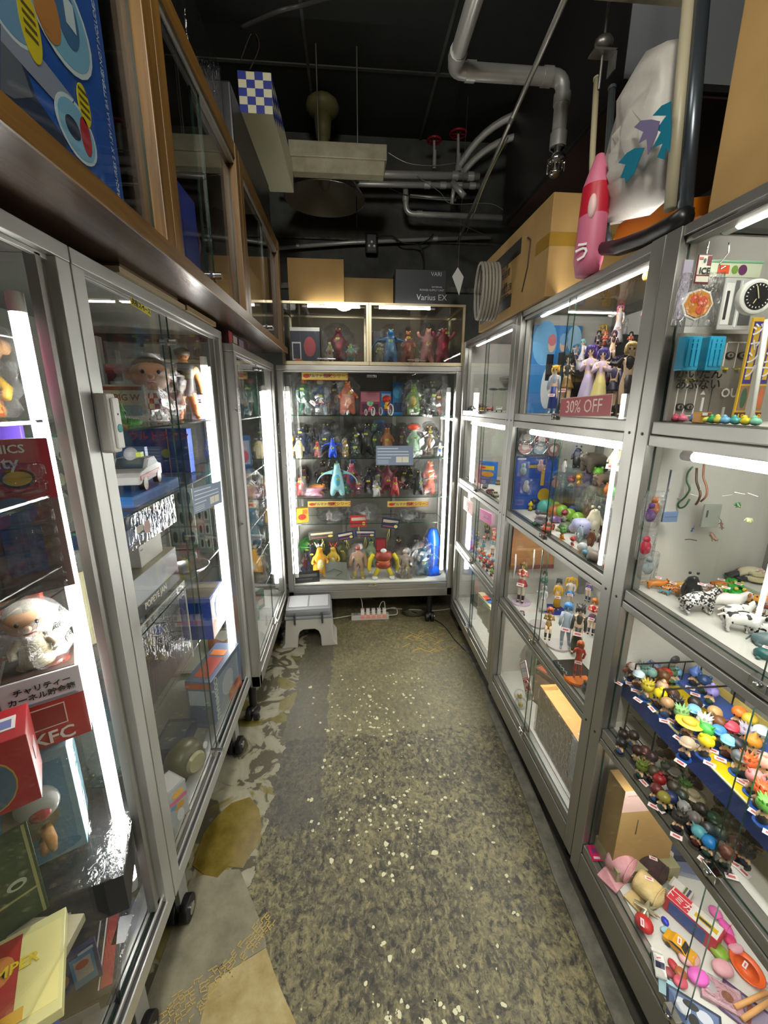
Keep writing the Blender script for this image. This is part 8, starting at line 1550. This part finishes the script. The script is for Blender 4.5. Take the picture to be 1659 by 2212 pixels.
cc = thing('clear_case','clear plastic case with round price label below the racing car','case',(-.63,1.14,1.16)); part('case_shell',MB().box((-.07,-.12,-.02),(.085,.16,.075)),ACRYL,cc,.003); part('blue_insert',MB().box((-.06,-.11,-.015),(.07,.15,.03)),mat('#2a3f66',.4),cc); part('label',MB().cyl((.086,-.03,.02),(.087,-.03,.02),.018,n=20),mat('#c9a8a0',.5),cc); part('price_label',MB().box((.0855,-.085,.018),(.0865,-.052,.034)),mat('#c9c4b0',.5),cc); part('support',MB().box((-.07,-.12,-.234),(-.06,.16,-.02)),ACRYL,cc)
sb2 = lb('silver_box','long silver box with black band and white comic lettering',-.73,-.58,1.05,1.345,z,z+.115,'#a9acb2',[('S','r',0,0,1,.33,'#26231f'),('T','r',0,.0,1,1,'#a39c84')]); text('POPEYE JAN',sb2,FT((.0758,-.02,.020),(0,1,0),(0,0,1)),.026,mat('#c9c4ae',.5),bold=.03)
wb2 = lb('white_box','plain white box standing on the silver box',-.70,-.60,1.16,1.30,z+.1165,z+.18,'#cfccc4',[('S','r',.05,.75,.1,.06,'#8a7f90')])
pg = thing('pig_bank','yellow ceramic pig figure with a pink snout on the white box','ornament',(-.645,1.225,z+.181),50); part('body',MB().sph((0,0,.034),(.034,.04,.034),16,10),mat('#cdb670',.25),pg); part('snout',MB().cyl((0,-.034,.05),(0,-.048,.052),.015,.013,n=16),mat('#d0707e',.3),pg); part('ear',MB().cyl((-.02,-.01,.06),(-.028,-.015,.078),.009,.002,8).cyl((.02,-.01,.06),(.028,-.015,.078),.009,.002,8),mat('#cdb670',.3),pg); part('arm',MB().sph((-.03,-.02,.02),(.012,.018,.014),10,6).sph((.03,-.02,.02),(.012,.018,.014),10,6),mat('#dccb90',.3),pg)
turned('framed_drawing','cream framed drawing leaning in the corner beside the silver box',(-.61,1.00,z),.11,.008,.19,55,'#bab08c',[('F','r',.08,.06,.84,.88,'#a8a088'),('F','e',.35,.1,.3,.25,'#c9b04a'),('F','e',.3,.3,.4,.35,'#c9c4ac')],cat='picture')
fp = thing('frying_pan','small silver frying pan lying with its handle across the shelf','pan',(-.575,1.425,z),0); part('pan_dish',MB().loft([(.003,.034,.034),(.003,.052,.052),(.018,.066,.066),(.020,.068,.068),(.018,.064,.064),(.005,.050,.050),(.005,.002,.002)],30,cap=False),mat('#b9babc',.22,.85),fp); part('handle',MB().tube([(0,.065,.018),(-.02,.11,.03),(-.03,.16,.034)],[.006,.007,.008],8),mat('#8a8a8c',.3,.8),fp)
lb('figure_poster','grey catalogue sheet with rows of black creature drawings',-.60,-.545,1.60,1.603,z,z+.25,'#7f8a84',[('F','r',.1+.45*(k % 2),.08+.23*(k//2),.35,.18,'#a5aca4') for k in range(8)]+[('F','e',.2+.45*(k % 2),.10+.23*(k//2),.16,.13,'#2a2f30') for k in range(8)],cat='poster')
lb('figure_poster','second grey catalogue sheet behind the door edge',-.73,-.62,1.66,1.663,z,z+.27,'#77827c',[('F','r',.06+.31*(k % 3),.06+.3*(k//3),.27,.26,'#98a19a') for k in range(9)]+[('F','e',.12+.31*(k % 3),.09+.3*(k//3),.14,.18,'#333a3a') for k in range(9)],cat='poster')
z = .601
dk_ = thing('display_case','large clear case full of dark little figures below the pan','case',(-.70,1.22,z)); part('case_shell',MB().box((-.12,-.17,0),(.115,.17,.30)),ACRYL,dk_,.002); part('case_edge',MB().box((.112,-.171,0),(.116,-.168,.30)).box((.112,.168,0),(.116,.171,.30)).box((.112,-.17,.298),(.116,.17,.302)),mat('#cfcdbc',.3),dk_)
part('tray',MB().box((-.10,-.15,.006),(.09,.15,.10)),mat('#1c2030',.4),dk_); mb = MB(); rr = random.Random(9)
for k in range(26): mb.sph((rr.uniform(-.09,.085),rr.uniform(-.14,.14),.10+rr.uniform(0,.12)),rr.uniform(.010,.02),7,5,rr.randrange(4))
part('figure_mass',mb,[mat('#1c1c20',.4),mat('#3a4a80',.4),mat('#8a8268',.4),mat('#4a3a2c',.4)],dk_,kind='stuff')
ob = lb('open_carton','open blue and orange carton with a brown inside',-.66,-.545,1.50,1.66,z-.055,z+.12,'#2f4aa0',[('S','r',0,0,1,.4,'#c9702c'),('S','e',.3,.35,.5,.5,'#7a9ad0'),('S','r',0,.4,.25,.55,'#c9c4cc'),('T','r',.05,.05,.9,.9,'#4a4436')])
COL.objects['open_carton'].location.z += .056
z = .294
cs = turned('kit_box','tall blue kit box with orange title and white side lettering',(-.56,1.51,z),.10,.26,.205,-8,'#4a5a78',[('S','r',.1,.1,.8,.8,'#7a8a98'),('S','e',.3,.3,.4,.5,'#a8acb4'),('S','r',.5,.02,.45,.3,'#a8582c'),('T','r',.2,.1,.6,.5,'#a83c2c'),('T','r',.15,.65,.6,.15,'#c9702c'),('F','r',.0,.85,1,.1,'#a8482c'),('F','r',.1,.5,.8,.3,'#8f9aa0'),('F','r',.1,.1,.8,.35,'#3a4a68')])
text('COSMINAUT',cs,FT((.051,-.10,.10),(0,0,-1),(0,1,0)),.036,mat('#c9cfc4',.5),bold=.02)
lb('low_packet','flat navy packet lying beside the tall kit box',-.70,-.60,1.22,1.38,z,z+.05,'#26334f',[('T','r',.1,.1,.8,.8,'#4a4f58')])
dm = thing('round_clock','olive domed object with a round cream dial and white tag','clock',(-.575,1.20,z),60); part('dome',MB().loft([(0,.07,.06),(.05,.068,.058),(.085,.05,.042),(.10,.02,.02)],20),mat('#5a5638',.35),dm); part('dial',MB().cyl((0,-.052,.05),(0,-.062,.05),.036,.030,n=24),mat('#a59e74',.3),dm); part('tag',MB().cyl((.05,-.04,.07),(.052,-.045,.07),.011,n=14),WHITE,dm)
turned('candy_box','white box with yellow and pink kana style print in the corner',(-.545,1.02,z),.06,.07,.135,60,'#a9aaa8',[('F','r',.05,.62,.9,.1,'#c95a70'),('F','e',.2,.75,.6,.15,'#d9a01c'),('F','e',.2,.42,.6,.16,'#c9921c'),('F','r',.05,.52,.3,.08,'#3f8ab8'),('F','e',.3,.12,.4,.3,'#cfcfc8'),('F','r',0,0,1,.14,'#8a5a3a'),('T','r',.1,.1,.8,.8,'#c9c6c0')])
for k,(x,y,zz_,h,c,l) in enumerate(((-.80,1.05,.602,.12,'#3a3420','dim olive toy at the back of the lower glass shelf'),(-.78,1.05,.294,.17,'#2c3a1c','dark green feathered toy on the floor panel'),(-.78,1.4,.926,.1,'#8a7a4a','mustard toy behind the silver box'),(-.80,1.2,1.243,.12,'#6a6a60','grey toy at the back of the second shelf'))): make(('m_fat','m_wing','m_slim','m_ears')[k],(x,y,zz_),h,40,[c,'#b9b49c',c],l)
a = at(419,1112,X=-.466); b = at(479,1085,X=-.466); hn = at(419,1050,X=-.466).z-a.z; u_ = (b-a).normalized(); up = (V(0,0,1)-u_*u_.z).normalized()
notice(a,(b-a).length,hn*.95,FT((0,0,0),u_,up),'grey notice with a small map fixed on the pale showcase glass')
# ---- third showcase
GL = 'bagged toys in the narrow silver showcase'
def lt(kind,px,by,ty,z,cols,label,X=-.56,bgw=.7,rz=40):
    p = at(px,by,X=X); p.y = min(max(p.y,1.79),2.5); p.z = z+.001; h = max(.04,hgt(p,ty))/PH[kind]; o = make(kind,p,h,rz,cols,label,GL)
    if bgw: bag(o,h*bgw*.8,h*bgw*.5,h*1.05)
    return o
lt('m_slim',528,893,835,1.43,['#2a5a70','#c9a03a','#1c3a4a'],'teal and yellow monster on the top shelf of the narrow case'); lt('m_plain',548,893,850,1.43,['#4a5a68','#6a7a84','#3a4650'],'slate toy beside the teal and yellow monster',X=-.66)
pk3 = at(525,985,X=-.58); turned('pink_pack','blue carded pack with a pink toy in the narrow showcase',(pk3.x,pk3.y,1.161),.10,.02,.17,55,'#2f6aa8',[('F','r',.1,.1,.8,.75,'#9ab0c4'),('F','e',.2,.15,.6,.4,'#c0446c')])
lt('m_slim',540,1010,968,1.161,['#23302c'],'black slender toy beside the blue carded pack',bgw=None)
lt('m_plain',545,1062,1020,.901,['#a8a39a','#c9a84a','#8a8478'],'yellow and clear toy in a shiny bag on the third shelf of the narrow case',bgw=1.0); lt('m_wing',560,1062,1030,.901,['#b9a9b0','#d0c6cc','#a890a0'],'mauve toy in a shiny bag behind the yellow one',X=-.64,bgw=.9)
lt('m_slim',545,1148,1085,.701,['#4a96b8','#8fc0d0','#c9402c'],'sky blue bird headed toy on the fourth shelf of the narrow case'); lt('m_fat',562,1148,1100,.701,['#c9a9a0','#a84a40','#b9b0a8'],'pale toy with red spots beside the bird headed toy',X=-.64)
lt('m_horn',552,1230,1172,.501,['#c9a03a','#d9b96a','#d9d0b8'],'orange yellow horned toy on the fifth shelf of the narrow case'); lt('m_plain',574,1222,1180,.501,['#3a3f68','#c9c4a8','#c9b46a'],'navy toy with cream spikes by the lamp of the narrow case',X=-.62); lt('m_ears',565,1240,1190,.501,['#b9a890','#8a6a4a','#a89880'],'brown bagged toy in front of the navy one',X=-.52)
for k,(x0,y,zz_,c,l) in enumerate(((-.62,1.85,.316,'#a8522c','orange red box at the bottom of the narrow showcase'),(-.60,2.0,.316,'#2f4a6a','dark blue box at the bottom of the narrow showcase'),(-.60,2.15,.316,'#8a9a9c','grey green box at the bottom of the narrow showcase'),(-.60,2.30,.316,'#3a6a50','green box at the bottom of the narrow showcase'))):
    turned('boxed_toy',l,(x0,y,zz_),.12,.10,.10+.02*(k % 2),60,c,[('F','r',.1,.2,.8,.3,'#c9b48c'),('T','r',.1,.1,.8,.8,'#b9b4a8'),('F','e',.3,.5,.4,.4,'#8a2c2c')])
lb('long_banner','red and grey printed box lying on top of the narrow showcase',-.56,-.45,1.72,2.02,1.722,1.765,'#3a1418',[('S','r',0,0,.15,1,'#a8343a'),('S','r',.2,.2,.2,.6,'#b9aaa4'),('S','r',.5,.1,.25,.7,'#8a7f8c')])
turned('printed_sheet','grey printed sheet taped inside the narrow showcase door',(-.446,1.86,1.50),.17,.002,.17,90,'#77746e',[('F','e',.1+.3*(k % 3),.1+.3*(k//3),.2,.2,'#a09c98') for k in range(8)]+[('F','r',.05,.9,.6,.06,'#b0aca6')],cat='poster')
# ---- wooden cabinets
z = 1.829
W1 = lb('toy_box','large blue toy box with grey panels and yellow speech bubbles',-.60,-.41,.20,.925,z,z+.45,'#1a52a8')
fr = FT((.0958,-.3625,0),(0,1,0),(0,0,1)); mb = MB(); FWd,FHt = .725,.45
def E_(u,v,a,b,mi,zz_): mb.prism([((u+a*math.cos(k*.2618))*1.,(v+b*math.sin(k*.2618))*1.) for k in range(24)],0,zz_,mi,fr)
PXY = lambda l: [(lambda q: (q.y-.20,q.z-z))(at(x,y,X=-.4095)) for x,y in l]
for zz_,mi,l in ((.0003,4,[(0,52),(40,110),(80,215),(140,300),(146,320),(100,292),(0,205)]),(.0005,1,[(0,62),(36,115),(70,210),(30,213),(0,196)]),(.0006,0,[(0,25),(60,88),(158,214),(152,228),(128,230),(0,88)]),(.0008,3,[(128,230),(152,228),(158,214),(158,222),(154,233),(130,235)])):
    q_ = PXY(l); a2 = sum(q_[k][0]*q_[(k+1) % len(q_)][1]-q_[(k+1) % len(q_)][0]*q_[k][1] for k in range(len(q_))); mb.prism(q_ if a2 > 0 else q_[::-1],0,zz_,mi,fr)
def O_(px,py,a,b,mi,zz_): q = PXY([(px,py)])[0]; E_(q[0],q[1],a,b,mi,zz_)
O_(122,20,.082,.066,2,.0008); O_(122,20,.075,.059,3,.0011); O_(140,30,.03,.04,5,.0014); O_(95,10,.03,.04,6,.0016); O_(90,30,.018,.016,6,.0018); q = PXY([(147,30)])[0]; mb.box((q[0]-.012,q[1]-.018,.0016),(q[0]+.012,q[1]+.018,.0019),2,fr)
O_(166,283,.050,.040,2,.0008); O_(166,283,.045,.035,3,.0011); O_(184,296,.014,.026,7,.0014); O_(156,276,.018,.014,4,.0014); O_(10,-5,.05,.04,2,.0007); O_(10,-5,.045,.035,9,.001)
O_(62,54,.020,.040,8,.0014); O_(180,228,.016,.028,8,.0014)
part('print',mb,[mat('#8a93a8',.5),mat('#5a626e',.5),mat('#c9dde6',.5),mat('#7ab4d4',.5),mat('#1f2f4a',.5),mat('#3a6a9a',.5),mat('#b57a3a',.5),mat('#a8242c',.5),mat('#d9c81c',.5),mat('#6a9ac0',.5)],W1)
for s_,v in (('CAISSON',.30),): text(s_,W1,fr @ Matrix.Translation((.668,.36,.001)) @ Matrix.Rotation(math.pi/2,4,'Z'),.022,mat('#b9c9e0',.5))
text('REQUIRES 2 X 1.5V AAA BATTERIES NOT INCLUDED',W1,fr @ Matrix.Translation((.703,.17,.001)) @ Matrix.Rotation(math.pi/2,4,'Z'),.012,mat('#b9c9e0',.5))
for (u,v) in PXY([(62,54),(180,228)]):
    mb = MB()
    for k in range(4): mb.box((u-.012,v+.016-k*.010,.0014),(u+.012,v+.020-k*.010,.0018),T=fr)
    part('print_line',mb,mat('#5a5410',.5),W1,kind='stuff')
lb('tall_package','tall navy and yellow package standing behind the wide post',-.62,-.42,1.12,1.14,z,z+.32,'#23285a',[('F','r',.5,.55,.2,.15,'#b9a82c'),('F','r',.2,.72,.4,.2,'#7a8a94'),('F','e',.5,.1,.3,.3,'#4a4050')])
lb('red_tool','red and black long toy leaning in the middle wooden cabinet',-.47,-.41,1.15,1.19,z,z+.31,'#c03038',[('F','r',.2,.0,.6,.5,'#2a1c20')])
lb('blue_package','blue plastic wrapped package lying in the middle wooden cabinet',-.60,-.405,1.20,1.32,z,z+.19,'#2438a0',[('F','r',.5,.2,.3,.2,'#8a8f9c'),('S','r',.1,.1,.8,.5,'#26348a')])
lb('dark_package','dark box with faint white lettering in the middle wooden cabinet',-.62,-.46,1.36,1.66,z,z+.15,'#1a1a1c',[('S','r',.1,.3,.5,.1,'#6a6a66')])
o = thing('wire_charm','pink cord loop hanging inside the middle wooden cabinet door','cord',(-.42,1.33,z)); part('cord',MB().tube([(0,0,.0),(.01,.02,.10),(-.01,.06,.16),(0,.02,.20)],.003,6),mat('#7a4a50',.5),o)
lb('yellow_toy','tall yellow bird shaped package in the far wooden cabinet',-.55,-.47,1.86,1.90,z,z+.20,'#3a3416',[('S','e',.1,.1,.8,.8,'#8a801c'),('F','e',.1,.1,.8,.8,'#8a801c')])
lb('cardboard_box','brown cardboard box inside the far wooden cabinet',-.70,-.45,1.95,2.50,z,z+.28,CARDD)
for k,(x,y,c,l) in enumerate(((-.45,2.28,'#7a7f86','bagged silver figure low in the far wooden cabinet'),(-.43,2.42,'#5a6a7a','bagged blue grey figure beside the silver one'))):
    o = make('m_slim',(x,y-.0,z+.0),.10,70,[c,'#b9b9b9',c],l) if False else None
# ================================================================= keep the goods inside their cases
bpy.context.view_layer.update()
ZONES = [((-.388,.646),(2.625,3.008),(.3,1.70)),
         ((-.368,.100),(2.616,2.984),(1.73,2.06)),((.138,.668),(2.616,2.984),(1.73,2.06)),((-.885,-.456),(1.738,2.548),(.3,1.70))]
SKIPC = {'display cabinet','sign','notice','label','alarm','shelf','board','plank','cabinet','light'}
for o in list(COL.objects):
    if o.parent or 'category' not in o or o['category'] in SKIPC: continue
    pts = [c.matrix_world @ Vector(b) for c in [o]+list(o.children) if c.type == 'MESH' for b in c.bound_box]
    if not pts: continue
    lo = [min(p[i] for p in pts) for i in range(3)]; hi = [max(p[i] for p in pts) for i in range(3)]; m = [(lo[i]+hi[i])/2 for i in range(3)]
    for zo in ZONES:
        if all(zo[i][0]-.03 < m[i] < zo[i][1]+.03 for i in range(3)):
            for i in (0,1):
                a,b = zo[i]
                if hi[i]-lo[i] >= b-a: continue
                s = a-lo[i] if lo[i] < a else (b-hi[i] if hi[i] > b else 0)
                if s and abs(s) < .09: o.location[i] += s
            break
